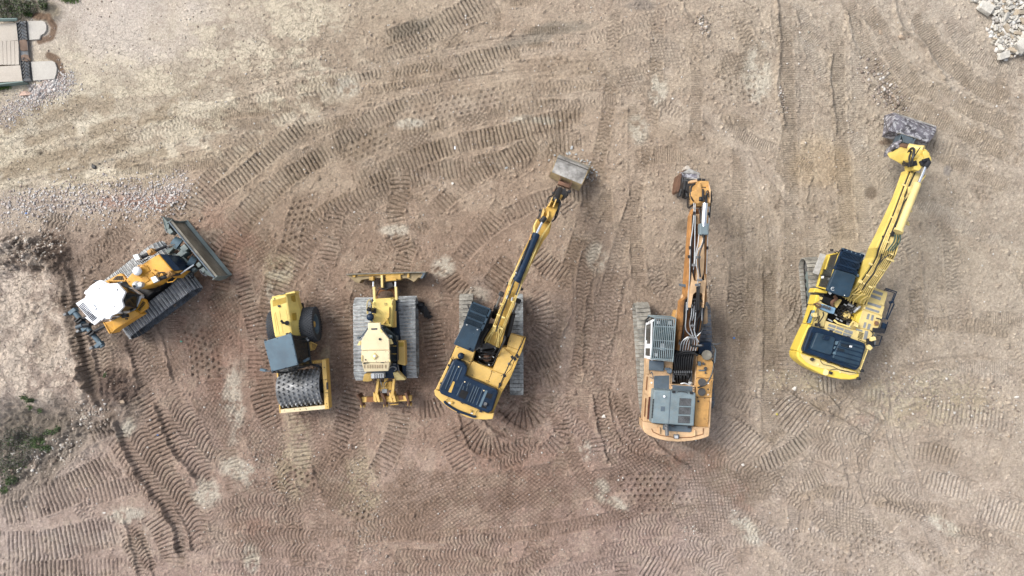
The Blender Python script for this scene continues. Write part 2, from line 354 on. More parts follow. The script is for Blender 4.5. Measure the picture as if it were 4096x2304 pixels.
def stamp(tile, kind, wpx, depth, pts, damp=.35, fade=.40, pitch=None):
    F = TILES[tile]; P = spline([F(x, y, 0) for x, y in pts], 4); P = np.array([(p.x, p.y) for p in P], np.float32)
    hw = wpx / TK * HC / FPX / 2; m = hw + .2
    i0 = max(0, int((P[:, 0].min() - m - X0) / GS)); i1 = min(cx, int((P[:, 0].max() + m - X0) / GS) + 1)
    j0 = max(0, int((P[:, 1].min() - m - Y0) / GS)); j1 = min(cy, int((P[:, 1].max() + m - Y0) / GS) + 1)
    if i1 <= i0 or j1 <= j0: return
    sl = (slice(j0, j1), slice(i0, i1)); x = cgx[sl]; y = cgy[sl]
    best = np.full(x.shape, 1e9, np.float32); S = np.zeros_like(x); D = np.zeros_like(x); acc = 0.0; E = np.zeros_like(x)
    tot = float(np.sum(np.hypot(*(P[1:] - P[:-1]).T)))
    for a, b in zip(P[:-1], P[1:]):
        d = b - a; L = float(np.hypot(*d))
        if L < 1e-4: continue
        d = d / L; t = (x - a[0]) * d[0] + (y - a[1]) * d[1]; lt = (x - a[0]) * -d[1] + (y - a[1]) * d[0]; tc = np.clip(t, 0, L)
        dist = np.hypot(x - a[0] - tc * d[0], y - a[1] - tc * d[1]); k = dist < best
        best = np.where(k, dist, best); S = np.where(k, acc + tc, S); D = np.where(k, lt, D); E = np.where(k, np.abs(t - tc), E); acc += L
    ad = np.abs(D); jit0 = (patch2[sl] - .5) * 1.6; fe = min(1.3, tot * .3); endf = sm(0, fe, S + .1 + jit0 * fe) * sm(0, fe, tot - S + .1 + jit0 * fe) * (1 - sm(.0, .12, E))
    win = (1 - sm(hw - .05, hw + .03, ad)) * endf
    pt = patch[sl]; vis = sm(fade - .22, fade + .10, pt) * .85 + .15; jit = (patch2[sl] - .5)
    p = pitch or {'G': .19, 'E': .10, 'C': .17, 'D': .20, 'P': .30, 'W': .2, 'B': .2}[kind]
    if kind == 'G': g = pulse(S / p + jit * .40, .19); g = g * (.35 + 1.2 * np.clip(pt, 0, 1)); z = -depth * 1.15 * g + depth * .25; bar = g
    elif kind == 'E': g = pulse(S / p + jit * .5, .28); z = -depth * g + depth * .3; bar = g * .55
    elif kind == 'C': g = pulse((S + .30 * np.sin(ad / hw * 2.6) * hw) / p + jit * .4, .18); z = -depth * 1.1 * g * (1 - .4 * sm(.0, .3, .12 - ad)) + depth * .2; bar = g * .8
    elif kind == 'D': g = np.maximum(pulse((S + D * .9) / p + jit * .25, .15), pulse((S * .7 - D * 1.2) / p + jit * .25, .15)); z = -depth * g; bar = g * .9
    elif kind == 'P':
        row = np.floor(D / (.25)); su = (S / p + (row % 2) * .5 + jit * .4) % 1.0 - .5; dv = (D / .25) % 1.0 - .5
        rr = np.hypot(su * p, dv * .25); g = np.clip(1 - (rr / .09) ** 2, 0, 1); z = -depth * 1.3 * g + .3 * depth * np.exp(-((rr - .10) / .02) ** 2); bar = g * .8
    else: g = .5 + .5 * np.cos(D / .07 * 2 * np.pi * .5); z = -depth * .25 * g; bar = g * 0
    base = -.012 if kind in 'GECPD' else -.02
    berm = np.exp(-((ad - hw - .04) / .055) ** 2) * endf * (.055 * np.clip(jit * 1.6 + .1 + (pt - .5), 0, 1)) * min(1.4, depth / .03)
    f = win * vis; h0 = hc[sl]
    hc[sl] = h0 * (1 - .7 * f) + (base * f) + z * f + berm
    tn = .9 if (kind == 'G' and damp <= .1) else TR2.choice((-1, -.8, -.4, .5, .8, 1)) * TR2.uniform(.5, 1); wl_ = (1 - sm(hw - .05, hw + .12, ad + jit * .3)) * endf * sm(.30, .50, pt); TINT[sl] = TINT[sl] * (1 - .6 * wl_) + tn * wl_
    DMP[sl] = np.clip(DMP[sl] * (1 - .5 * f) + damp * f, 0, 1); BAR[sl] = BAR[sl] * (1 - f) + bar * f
def ridge(tile, pts, hgt=.08, wid=.10, drop=.0):
    F = TILES[tile]; P = spline([F(x, y, 0) for x, y in pts], 4); P = np.array([(p.x, p.y) for p in P], np.float32); m = wid * 5
    i0 = max(0, int((P[:, 0].min() - m - X0) / GS)); i1 = min(cx, int((P[:, 0].max() + m - X0) / GS) + 1)
    j0 = max(0, int((P[:, 1].min() - m - Y0) / GS)); j1 = min(cy, int((P[:, 1].max() + m - Y0) / GS) + 1)
    if i1 <= i0 or j1 <= j0: return
    sl = (slice(j0, j1), slice(i0, i1)); x = cgx[sl]; y = cgy[sl]; best = np.full(x.shape, 1e9, np.float32); D = best.copy()
    x = x + (patch2[sl] - .5) * .22; y = y + (patch[sl] - .5) * .2
    for a, b in zip(P[:-1], P[1:]):
        d = b - a; L = float(np.hypot(*d)); d = d / max(L, 1e-5); t = np.clip((x - a[0]) * d[0] + (y - a[1]) * d[1], 0, L); lt = (x - a[0]) * -d[1] + (y - a[1]) * d[0]
        dist = np.hypot(x - a[0] - t * d[0], y - a[1] - t * d[1]); k = dist < best; best = np.where(k, dist, best); D = np.where(k, lt, D)
    side = np.where(D > 0, np.exp(-(best / wid) ** 2), np.exp(-(best / (wid * .35)) ** 2))
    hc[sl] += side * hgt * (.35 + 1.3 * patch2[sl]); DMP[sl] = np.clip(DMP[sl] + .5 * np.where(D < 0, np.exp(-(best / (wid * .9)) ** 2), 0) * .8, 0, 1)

# faint older tracks everywhere
rr = random.Random(4)
for i in range(150):
    tile = rr.choice([0, 10, 20, 1, 11, 21, 2, 12, 22]); x = rr.uniform(0, 2500); y = rr.uniform(0, 1400)
    if tile == 0 and y < 700: continue
    a = rr.gauss(-.3, .5) if tile in (0, 10) else (rr.gauss(1.5, .35) if tile in (20, 21, 11, 1) else rr.uniform(-1.2, 1.4)); L = rr.uniform(250, 900); k = rr.uniform(-.6, .6)
    pts = [(x, y)]; 
    for q in range(3): pts.append((pts[-1][0] + math.cos(a) * L / 3, pts[-1][1] + math.sin(a) * L / 3)); a += k / 3
    stamp(tile, rr.choice('GECCDDEP'), rr.uniform(70, 140), rr.uniform(.016, .036), pts, damp=rr.uniform(0, .35), fade=rr.uniform(.42, .56))
# long sweeping lanes laid down by machines driving through (pairs)
TILES[99] = Frame(0, 0, 2576 / 4096.0)
def off(pts, d):
    out = []
    for i, p in enumerate(pts):
        a = pts[max(i - 1, 0)]; b = pts[min(i + 1, len(pts) - 1)]; n_ = math.hypot(b[0] - a[0], b[1] - a[1]); out.append((p[0] - (b[1] - a[1]) / n_ * d, p[1] + (b[0] - a[0]) / n_ * d))
    return out
def sweep(kind, w_, dp, pts, gap=0, damp=.45, fade=.30):
    for g_ in ((0,) if not gap else (-gap / 2, gap / 2)): stamp(99, kind, w_ * FPX / HC * TK, dp * .8, off(pts, g_ * FPX / HC * 2576 / 4096.0), damp, fade)
sweep('G', .8, .045, [(700, 1449), (640, 1150), (600, 900), (640, 650), (760, 500), (950, 410), (1200, 350), (1450, 300)], 2.3)
sweep('G', .8, .04, [(780, 1300), (740, 1000), (700, 780), (770, 620), (900, 500), (1100, 430), (1350, 400)], 0)
sweep('C', .7, .04, [(520, 1449), (440, 1150), (330, 900), (260, 700)], 1.9)
sweep('W', .5, .06, [(0, 430), (400, 330), (800, 240), (1200, 200), (1500, 190), (1900, 330), (2100, 600), (2200, 900)], 1.9, .05)
sweep('C', .55, .035, [(300, 420), (700, 290), (1100, 200), (1500, 150), (1750, 60)], 2.0, .2)
sweep('G', .7, .045, [(430, 640), (560, 500), (700, 370), (900, 250), (1100, 150), (1300, 60)], 2.2, .45, .32)
sweep('C', .6, .04, [(1250, 1449), (1350, 1200), (1400, 900), (1480, 700), (1540, 500), (1590, 250), (1600, 0)], 2.0, .3)
sweep('C', .6, .035, [(1640, 1300), (1500, 1150), (1440, 950), (1480, 700), (1560, 450)], 1.9, .3)
sweep('E', .6, .035, [(1935, 1449), (1930, 1000), (1925, 500), (1950, 0)], 2.4, .3)
sweep('E', .6, .035, [(2090, 0), (2100, 400), (2130, 800), (2200, 1150), (2320, 1449)], 2.4, .2)
sweep('C', .6, .04, [(500, 1370), (900, 1395), (1300, 1400), (1700, 1330), (2050, 1290), (2400, 1350)], 2.0, .3)
sweep('D', 1.2, .035, [(560, 1230), (900, 1270), (1300, 1250), (1700, 1190), (2100, 1230)], 0, .3)
sweep('C', .65, .05, [(1420, 940), (1540, 1080), (1700, 1150), (1900, 1250), (2150, 1449)], 2.0, .4)
sweep('W', .5, .07, [(1560, 230), (1750, 330), (1850, 450), (1900, 620), (1880, 900)], 1.8, .05)
sweep('E', .6, .035, [(2576, 560), (2400, 480), (2250, 380), (2150, 200), (2060, 0)], 2.4, .2)
sweep('C', .6, .035, [(2576, 900), (2350, 870), (2200, 1000), (2000, 1120), (1850, 1300)], 2.0, .2)
sweep('W', .5, .07, [(2060, 1449), (2100, 1200), (2200, 1020), (2420, 960), (2576, 990)], 1.9, .05)
sweep('G', .75, .04, [(1060, 780), (1090, 640), (1200, 520), (1350, 440), (1500, 420)], 2.3, .35, .34)
sweep('C', .6, .04, [(830, 1449), (860, 1200), (820, 950), (860, 700), (960, 560), (1080, 520)], 1.9, .4, .32)

TR = [
 # top left / middle
 (0, 'E', 90, .03, [(1380, 880), (1700, 810), (2100, 770), (2450, 720)]), (0, 'E', 60, .025, [(1900, 510), (2200, 470), (2536, 440)]),
 (0, 'E', 60, .03, [(1650, 590), (1950, 520), (2060, 500)]), (0, 'E', 75, .03, [(820, 1245), (1400, 1200), (1680, 1165)]), (0, 'E', 60, .025, [(480, 1305), (640, 1290)]),
 (0, 'E', 55, .02, [(0, 1380), (340, 1350)]), (0, 'E', 85, .025, [(2050, 1150), (2350, 1080)]), (0, 'C', 90, .025, [(2120, 640), (2536, 560)]), (0, 'E', 60, .02, [(1720, 900), (1910, 890)]),
 (0, 'E', 70, .02, [(850, 1110), (950, 1105)]),
 (0, 'G', 125, .06, [(1440, 1530), (1560, 1420), (1800, 1240), (2000, 1070), (2170, 930), (2300, 850)], .6, .2), (0, 'G', 130, .05, [(2060, 1290), (2200, 1210), (2350, 1120), (2536, 1010), (2650, 950)], .6, .3),
 (10, 'G', 140, .055, [(-60, 1050), (30, 1020), (200, 930)], .6, .2), (10, 'G', 140, .05, [(330, 860), (510, 780)], .5, .25),
 (10, 'G', 130, .06, [(400, 330), (520, 270), (700, 190), (880, 90), (1050, 0), (1150, -60)], .65, .2), (10, 'C', 110, .045, [(330, 290), (480, 230), (640, 180)], .7, .2),
 (10, 'G', 120, .05, [(780, 520), (950, 440), (1100, 380), (1250, 330), (1380, 215)], .6, .3), (10, 'G', 90, .045, [(120, 570), (300, 510), (420, 490)], .5, .3),
 (10, 'C', 110, .04, [(350, 520), (600, 480), (860, 440)], .5, .3), (10, 'E', 55, .03, [(1180, 30), (1500, 5)]), (10, 'E', 65, .03, [(1330, 230), (1540, 225), (1700, 225)], .5, .3),
 (10, 'C', 75, .035, [(100, 690), (400, 640), (850, 570)], .5, .35), (10, 'E', 60, .03, [(1380, 320), (1560, 315)]), (10, 'C', 80, .035, [(1150, 420), (1350, 380)]),
 (10, 'W', 60, .05, [(0, 760), (500, 665), (1050, 570), (1500, 530), (2000, 590), (2250, 670), (2536, 820)], .1), (10, 'W', 60, .05, [(0, 520), (500, 440), (1000, 330), (1500, 270), (1900, 280)], .1),
 (10, 'E', 60, .025, [(100, 390), (300, 380), (480, 365)]), (10, 'E', 85, .025, [(1780, 730), (2110, 730)], .3), (10, 'C', 90, .03, [(1430, 780), (1800, 760), (2000, 770)]),
 (10, 'E', 60, .03, [(1000, 870), (1250, 800)], .4, .3), (10, 'D', 130, .03, [(380, 1100), (560, 1040), (740, 970)]), (10, 'D', 140, .025, [(820, 900), (1100, 800)]),
 (10, 'P', 150, .03, [(380, 940), (520, 850), (900, 760), (1250, 680), (1500, 600)], .3, .3), (10, 'P', 150, .03, [(0, 1140), (200, 1060), (420, 950)], .3, .3), (10, 'P', 160, .018, [(1300, 520), (1700, 470), (2100, 440)], .1, .4),
 (10, 'G', 135, .06, [(120, 1330), (420, 1200), (640, 1115), (900, 1035), (1150, 985), (1400, 915), (1600, 870), (1810, 850)], .6, .12),
 (10, 'G', 130, .045, [(870, 1340), (1080, 1220), (1300, 1110), (1500, 1010), (1700, 960)], .5, .32), (10, 'D', 100, .03, [(170, 1250), (300, 1170)]),
 (10, 'G', 140, .05, [(455, 1230), (455, 1500)], .6, .2), (10, 'E', 90, .03, [(2160, 640), (2150, 1100), (2160, 1449)], .2, .4),
 (10, 'W', 70, .05, [(600, 1240), (850, 1380), (1000, 1449)], .1), (10, 'C', 90, .03, [(2250, 700), (2536, 850)]), (10, 'E', 90, .03, [(2250, 580), (2350, 620)]),
 (10, 'W', 45, .05, [(1380, 1230), (1500, 1060), (1560, 980)], .1), (10, 'D', 160, .022, [(2230, 280), (2500, 420)]), (10, 'D', 160, .022, [(1950, 520), (2250, 620)]),
 # top right
 (20, 'E', 105, .04, [(800, -40), (810, 300), (830, 800), (850, 1200), (870, 1500)], .3, .25), (20, 'E', 105, .04, [(1180, 100), (1190, 500), (1205, 900), (1250, 1500)], .3, .25),
 (20, 'E', 80, .03, [(150, 60), (160, 300), (165, 700), (150, 1100)]), (20, 'E', 130, .035, [(1720, 0), (1850, 250), (2000, 450), (2250, 650), (2560, 780)], .2, .3),
 (20, 'E', 130, .035, [(1360, 300), (1500, 520), (1700, 750), (2000, 900), (2400, 1100), (2560, 1180)], .2, .3), (20, 'E', 120, .03, [(1950, 0), (2050, 230), (2250, 420), (2560, 560)], .2, .3),
 (20, 'E', 120, .03, [(1330, 0), (1500, 200), (1600, 420), (1760, 600), (2000, 720), (2560, 960)], .2, .3), (20, 'E', 110, .03, [(900, 0), (950, 150), (1100, 330)], .2, .3),
 (20, 'W', 90, .06, [(60, 300), (250, 500), (450, 700), (700, 950)], .05), (20, 'W', 90, .06, [(250, 620), (480, 780), (620, 860)], .05), (20, 'E', 90, .04, [(350, 930), (500, 980), (640, 1050), (760, 1100)], .35, .2),
 (20, 'C', 110, .03, [(450, 60), (520, 250), (650, 480)]), (20, 'D', 200, .025, [(280, 450), (560, 520)]), (20, 'P', 130, .045, [(300, 560), (450, 630), (700, 740)], .2, .35), (20, 'G', 90, .05, [(1850, 1020), (2060, 1090)], .4, .3),
 (20, 'P', 120, .03, [(1900, 1330), (2100, 1390), (2500, 1449)], .1), (20, 'E', 85, .025, [(900, 1150), (1020, 1230)]), 
 # middle left
 (1, 'C', 120, .05, [(640, 560), (680, 900), (720, 1130), (790, 1460)], .5, .3), (1, 'C', 120, .05, [(920, 1060), (1010, 1240), (1100, 1460)], .5, .3), (1, 'C', 160, .035, [(980, 200), (850, 380), (700, 480), (560, 560)], .5),
 (1, 'G', 110, .05, [(500, 620), (560, 1000), (640, 1300), (700, 1460)], .5, .4), (1, 'P', 210, .05, [(1420, 980), (1480, 1200), (1500, 1460)], .35, .2), (1, 'P', 150, .045, [(2230, 20), (2150, 250), (2100, 480)], .3, .3),
 (1, 'D', 240, .028, [(1640, 680), (1620, 900), (1600, 1200)], .3, .2), (1, 'D', 240, .025, [(1900, 300), (1850, 600)], .2, .3), (1, 'G', 120, .045, [(1720, 560), (1790, 800), (1860, 1080), (1850, 1460)], .4, .3), (1, 'C', 120, .05, [(290, 200), (400, 240), (530, 270)], .7, .1),
 (1, 'G', 120, .04, [(1560, 0), (1450, 120), (1420, 200)], .3), (1, 'G', 130, .045, [(2440, 120), (2400, 300), (2350, 600)], .3, .4), (1, 'C', 120, .03, [(2380, 600), (2420, 900), (2460, 1460)], .3),
 # centre
 (11, 'W', 110, .07, [(370, 40), (600, 180), (900, 360)], .1), (11, 'W', 90, .06, [(250, 190), (500, 300), (700, 480)], .1), (11, 'G', 130, .04, [(480, 0), (420, 200), (500, 500)], .25, .4), (11, 'G', 140, .04, [(750, 560), (860, 720), (1000, 830)], .25, .4),
 (11, 'G', 150, .045, [(1080, 760), (1170, 640), (1260, 520)], .3, .3), (11, 'G', 150, .05, [(1400, 420), (1520, 560), (1680, 680)], .3, .2), (11, 'G', 130, .04, [(1200, 120), (1100, 260), (950, 360)], .25, .4), (11, 'G', 130, .04, [(1600, 60), (1700, 180), (1800, 380)], .3),
 (11, 'G', 120, .045, [(20, 780), (40, 1100), (60, 1460)], .3), (11, 'G', 150, .045, [(660, 800), (700, 1100), (740, 1460)], .5, .3), (11, 'G', 150, .05, [(1400, 720), (1480, 860), (1500, 1000), (1420, 1120)], .25, .3), (11, 'G', 150, .045, [(1380, 1300), (1500, 1240), (1620, 1180)], .2, .3),
 (11, 'G', 150, .04, [(1400, 1430), (1560, 1400), (1640, 1330)], .2), (11, 'C', 120, .04, [(1950, 0), (1850, 400), (1790, 700), (1790, 1000), (1740, 1460)], .3, .3), (11, 'C', 120, .035, [(2080, 500), (2020, 800), (1960, 1100), (1900, 1460)], .35, .3),
 (11, 'E', 100, .035, [(2165, 0), (2170, 400), (2190, 850)], .3, .3), (11, 'E', 110, .03, [(1930, 0), (1950, 300)], .2), (11, 'C', 110, .04, [(2300, 560), (2330, 700), (2400, 800)], .3),
 # middle right
 (21, 'E', 105, .045, [(690, 440), (690, 900), (690, 1500)], .35, .2), (21, 'E', 110, .035, [(300, 560), (320, 1000), (330, 1460)], .3, .35), (21, 'E', 100, .035, [(560, 500), (540, 900), (520, 1300)], .2, .4), (21, 'E', 100, .04, [(2200, 950), (2380, 950), (2560, 965)], .35, .15),
 (21, 'C', 140, .05, [(780, 740), (900, 820), (900, 930), (800, 1020)], .3, .2), (21, 'C', 120, .05, [(480, 560), (450, 850), (500, 1000)], .3), (21, 'E', 100, .03, [(1230, 0), (1260, 250), (1300, 480)], .15, .35), (21, 'C', 100, .035, [(1700, 500), (1760, 800), (1730, 1100)], .25), (21, 'C', 110, .03, [(1990, 250), (2030, 700), (2060, 1100)], .2),
 (21, 'E', 90, .03, [(2050, 1300), (2536, 1310)], .2, .35), (21, 'E', 100, .03, [(1350, 1000), (1650, 1100)], .2), (21, 'P', 130, .03, [(900, 60), (1100, 140)], .1),
 # bottom left
 (2, 'C', 300, .045, [(860, 330), (1000, 560), (1180, 800), (1330, 1020), (1390, 1300)], .5, .12, .2), (2, 'C', 300, .045, [(1150, 130), (1300, 350), (1470, 560), (1620, 740)], .5, .12, .2), (2, 'C', 170, .05, [(930, 1050), (990, 1250), (1080, 1460)], .5, .15),
 (2, 'G', 230, .05, [(-40, 985), (250, 920), (560, 800), (900, 620)], .2, .2), (2, 'G', 120, .055, [(620, 450), (740, 390), (860, 340)], .2, .1), (2, 'G', 230, .055, [(-40, 1250), (400, 1220), (900, 1100)], .2, .1), (2, 'G', 130, .05, [(-40, 1410), (450, 1400), (960, 1380)], .2, .15),
 (2, 'G', 150, .055, [(980, 60), (1080, 220), (1180, 420), (1270, 640)], .2, .15), (2, 'G', 170, .055, [(1070, 960), (1180, 1120), (1250, 1300), (1230, 1460)], .2, .1), (2, 'G', 130, .045, [(540, 900), (760, 850), (1040, 760)], .2, .2),
 (2, 'P', 110, .055, [(1590, -20), (1680, 250), (1860, 480), (2050, 660), (2300, 780), (2480, 880)], .35, .12), (2, 'D', 260, .03, [(1500, 0), (1600, 300), (1700, 560)], .2, .15), (2, 'D', 250, .03, [(1880, 250), (1930, 520), (2050, 700)], .2, .2), (2, 'G', 130, .045, [(1850, 0), (1900, 200), (2000, 420)], .4, .3),
 (2, 'D', 250, .028, [(2330, 480), (2430, 760), (2520, 1000)], .3, .2), (2, 'C', 160, .045, [(1970, 620), (2060, 800), (2090, 1000), (2060, 1200)], .3, .15), (2, 'C', 200, .03, [(1500, 1000), (1900, 950), (2300, 1000)], .3, .3), (2, 'C', 220, .028, [(1450, 1250), (1900, 1200), (2400, 1250)], .25, .3), (2, 'C', 140, .04, [(2440, 400), (2480, 620)], .2),
 # bottom middle
 (12, 'G', 150, .05, [(150, -20), (90, 230), (0, 480), (-100, 620)], .55, .2), (12, 'G', 150, .05, [(470, 120), (440, 380), (340, 620), (250, 760)], .55, .2), (12, 'G', 140, .05, [(590, 250), (690, 240), (790, 200)], .35, .12), (12, 'G', 150, .045, [(780, 400), (860, 560), (960, 720)], .15, .25),
 (12, 'G', 170, .06, [(880, 310), (960, 430), (1080, 500), (1200, 480), (1300, 420)], .7, .05), (12, 'C', 170, .06, [(1130, 640), (1280, 560), (1400, 530), (1460, 590)], .5, .1), (12, 'G', 170, .055, [(1180, 190), (1280, 290), (1400, 290), (1480, 190), (1490, 60)], .55, .08), (12, 'G', 120, .05, [(1500, 560), (1620, 440), (1620, 300)], .3),
 (12, 'C', 110, .055, [(1900, 60), (1930, 330), (2050, 500), (2250, 600), (2536, 660)], .5, .1), (12, 'C', 110, .055, [(2040, 60), (2100, 330), (2230, 500), (2400, 600)], .5, .1), (12, 'E', 90, .035, [(1790, 20), (1780, 330)], .4, .3), (12, 'G', 120, .04, [(1900, 560), (1880, 420)], .4),
 (12, 'D', 260, .03, [(330, 800), (700, 820), (1100, 840), (1650, 740)], .25, .15), (12, 'D', 240, .028, [(350, 1050), (800, 1000), (1300, 960), (1800, 900)], .25, .2), (12, 'D', 230, .035, [(1880, 660), (2200, 690), (2560, 690)], .35, .05), (12, 'D', 200, .035, [(2000, 960), (2560, 970)], .35, .05), (12, 'P', 200, .07, [(1990, 820), (2250, 810), (2560, 810)], .5, .02), (12, 'P', 90, .05, [(2150, 1000), (2560, 985)], .3, .2),
 (12, 'P', 120, .06, [(120, 960), (230, 1040), (250, 1100)], .3, .2), (12, 'C', 160, .05, [(700, 1260), (950, 1230), (1280, 1220)], .5, .1), (12, 'C', 160, .045, [(1950, 1150), (2250, 1090), (2536, 1080)], .35, .1), (12, 'C', 180, .035, [(0, 1180), (300, 1120), (700, 1060)], .25, .2), (12, 'C', 180, .035, [(300, 1340), (800, 1350), (1300, 1330)], .25, .2),
 (12, 'C', 120, .045, [(1180, 1430), (1400, 1370), (1600, 1200)], .4, .2), (12, 'G', 100, .05, [(2060, 1340), (2065, 1460)], .5, .1), (12, 'G', 180, .05, [(2200, 1340), (2400, 1460)], .1, .05), (12, 'G', 180, .05, [(2360, 1280), (2536, 1380)], .1, .05), (12, 'C', 120, .04, [(1850, 1290), (2200, 1240), (2500, 1260)], .3, .2),
 # bottom right
 (22, 'E', 100, .045, [(680, -20), (685, 480)], .35, .15), (22, 'G', 250, .055, [(740, 150), (860, 270), (1000, 380)], .1, .02), (22, 'G', 250, .045, [(320, 300), (460, 440), (630, 600)], .1, .1), (22, 'G', 120, .06, [(560, 670), (720, 610), (880, 520), (1050, 370)], .5, .05),
 (22, 'G', 120, .05, [(1040, 70), (1180, 60)], .1, .05), (22, 'G', 120, .05, [(1390, 150), (1540, 160)], .1, .1), (22, 'G', 120, .05, [(860, 790), (980, 760), (1120, 690)], .1, .1, .15), (22, 'G', 150, .05, [(1800, 740), (2000, 790), (2180, 830)], .05, .02), (22, 'G', 190, .05, [(2150, 930), (2350, 980), (2560, 1050)], .1, .1),
 (22, 'G', 80, .05, [(1500, 940), (1650, 960), (1800, 1020)], .15, .1), (22, 'G', 140, .045, [(1780, 230), (2100, 290), (2450, 330)], .2, .2), (22, 'G', 130, .04, [(300, 60), (430, 150), (600, 230)], .3, .2), (22, 'G', 130, .045, [(1740, 540), (1900, 560), (2100, 620)], .2, .3), (22, 'G', 90, .05, [(1160, 870), (1350, 900)], .15, .2),
 (22, 'C', 260, .035, [(950, 460), (1200, 500), (1500, 560)], .25, .15), (22, 'C', 300, .035, [(100, 560), (420, 740), (700, 900)], .3, .15), (22, 'D', 320, .035, [(-40, 900), (200, 980), (450, 1160)], .3, .05), (22, 'D', 240, .035, [(0, 650), (300, 830), (520, 980)], .4, .1), (22, 'D', 240, .03, [(1080, 880), (1300, 1080), (1560, 1280)], .35, .15), (22, 'D', 180, .03, [(200, 700), (520, 820), (640, 900)], .2, .2),
 (22, 'W', 90, .08, [(1240, 430), (1290, 700), (1380, 930)], .05), (22, 'W', 90, .08, [(1540, 0), (1560, 250), (1620, 560), (1700, 760)], .05), (22, 'W', 90, .06, [(1600, 1200), (1760, 1360), (1850, 1460)], .05), (22, 'C', 220, .04, [(0, 1280), (240, 1290), (430, 1460)], .35, .1), (22, 'P', 100, .055, [(1240, 1150), (1450, 1210), (1680, 1310)], .2, .1),
 (22, 'P', 110, .055, [(1690, 1220), (1900, 1310), (2060, 1449)], .15, .1), (22, 'P', 100, .055, [(2100, 1350), (2350, 1420)], .15, .1), (22, 'P', 90, .04, [(700, 1180), (1000, 1240), (1250, 1320), (1500, 1400)], .15, .2), (22, 'P', 110, .04, [(0, 870), (150, 880)], .5, .05), (22, 'C', 160, .03, [(1250, 720), (1500, 800), (1850, 900)], .2), (22, 'C', 140, .03, [(1900, 1120), (2250, 1180), (2536, 1260)], .2, .3),
]
for t in TR:
    tile, kind, wd, dp, pts = t[:5]; dp *= 1.5 if tile == 2 and kind in 'GC' else (1.3 if tile in (22, 12) and kind == 'G' else 1.1); stamp(tile, kind, wd, dp, pts, *(t[5:]))
for tile, pts, hgt, wid in [
 (20, [(735, -20), (750, 100), (760, 400), (740, 620), (770, 780), (800, 900)], .12, .11), (20, [(1250, 90), (1280, 260), (1330, 380)], .10, .1), (20, [(1140, 400), (1120, 560), (1150, 760), (1165, 950)], .12, .1), (20, [(870, 90), (910, 200)], .08, .1),
 (20, [(1590, 20), (1650, 200), (1800, 310), (1860, 430), (1960, 570)], .12, .12), (20, [(60, 30), (70, 90), (120, 140)], .08, .08), (20, [(180, 100), (230, 180), (240, 260)], .14, .12), (20, [(1420, 600), (1560, 690), (1640, 780)], .12, .14), (20, [(980, 1300), (960, 1449)], .08, .08),
 (20, [(1700, 450), (1850, 560), (1990, 640)], .09, .12), (1, [(640, 1449), (560, 1000), (480, 560), (360, 440)], .20, .16), (1, [(740, 1449), (680, 1200), (640, 1080)], .10, .1), (1, [(1010, 1449), (940, 1200), (900, 1090)], .12, .12), (1, [(1250, 1400), (1190, 1150), (1130, 1000)], .10, .1),
 (2, [(1000, 1449), (950, 1250), (900, 1060)], .10, .12), (2, [(1290, 1260), (1210, 1000), (1080, 830), (960, 640), (890, 480), (830, 330)], .20, .16), (2, [(1400, 700), (1290, 590), (1200, 430), (1130, 230)], .16, .14), (2, [(700, 180), (630, 40), (600, -60)], .22, .16), (2, [(1560, 650), (1400, 480), (1260, 380)], .06, .08),
 (2, [(1110, 1449), (1040, 1230), (980, 1130)], .08, .09), (2, [(1400, 1250), (1330, 1080), (1260, 960)], .08, .09), (12, [(1290, 490), (1130, 400), (1050, 320)], .14, .12), (12, [(1540, 170), (1400, 160), (1330, 120)], .10, .12), (12, [(1100, 610), (970, 540), (900, 400), (880, 300)], .12, .1), (12, [(1370, 400), (1260, 340), (1180, 260)], .10, .1),
 (12, [(1960, 600), (1890, 400), (1850, 150)], .10, .1), (12, [(2400, 640), (2150, 560), (2010, 380), (1960, 100)], .08, .1), (12, [(2536, 640), (2400, 560), (2250, 430), (2210, 380)], .16, .16), (11, [(1690, 640), (1690, 900), (1600, 1100)], .06, .08), (11, [(1850, 600), (1790, 900), (1770, 1400)], .07, .08), (11, [(2080, 620), (1990, 1080), (1950, 1250)], .07, .08),
 (22, [(1400, 430), (1170, 290), (950, 190), (770, 90)], .14, .12), (22, [(1250, 720), (1080, 650), (950, 600)], .08, .09), (22, [(1800, 1000), (1600, 920), (1470, 850)], .14, .11), (22, [(1190, 220), (1100, 130), (990, 80)], .12, .12), (22, [(2536, 900), (2350, 830)], .10, .1), (22, [(2536, 1270), (2250, 1190), (2000, 1120)], .08, .1), (22, [(620, 430), (480, 330), (330, 250), (290, 120)], .10, .12),
 (22, [(1500, 330), (1380, 270), (1290, 240)], .10, .14), (22, [(1290, 700), (1330, 800), (1380, 920)], .08, .08), (22, [(1540, 0), (1550, 280)], .06, .08), (22, [(1590, 520), (1640, 640)], .07, .08), (22, [(2220, 790), (2000, 700), (1900, 680)], .07, .08), (22, [(2536, 1150), (2300, 1080), (2100, 1020)], .07, .1),
 (21, [(635, 560), (640, 900), (637, 1449)], .07, .07), (21, [(920, 850), (880, 980), (820, 1030)], .08, .08), (21, [(850, 780), (870, 880), (790, 1010)], .07, .07), (21, [(1790, 480), (1800, 900)], .05, .08), (21, [(2175, 950), (2165, 1130)], .05, .05), (0, [(540, 1449), (300, 1449)], .05, .1),
 (10, [(2490, 20), (2500, 100), (2560, 150)], .08, .08)]: ridge(tile, pts, hgt, wid)

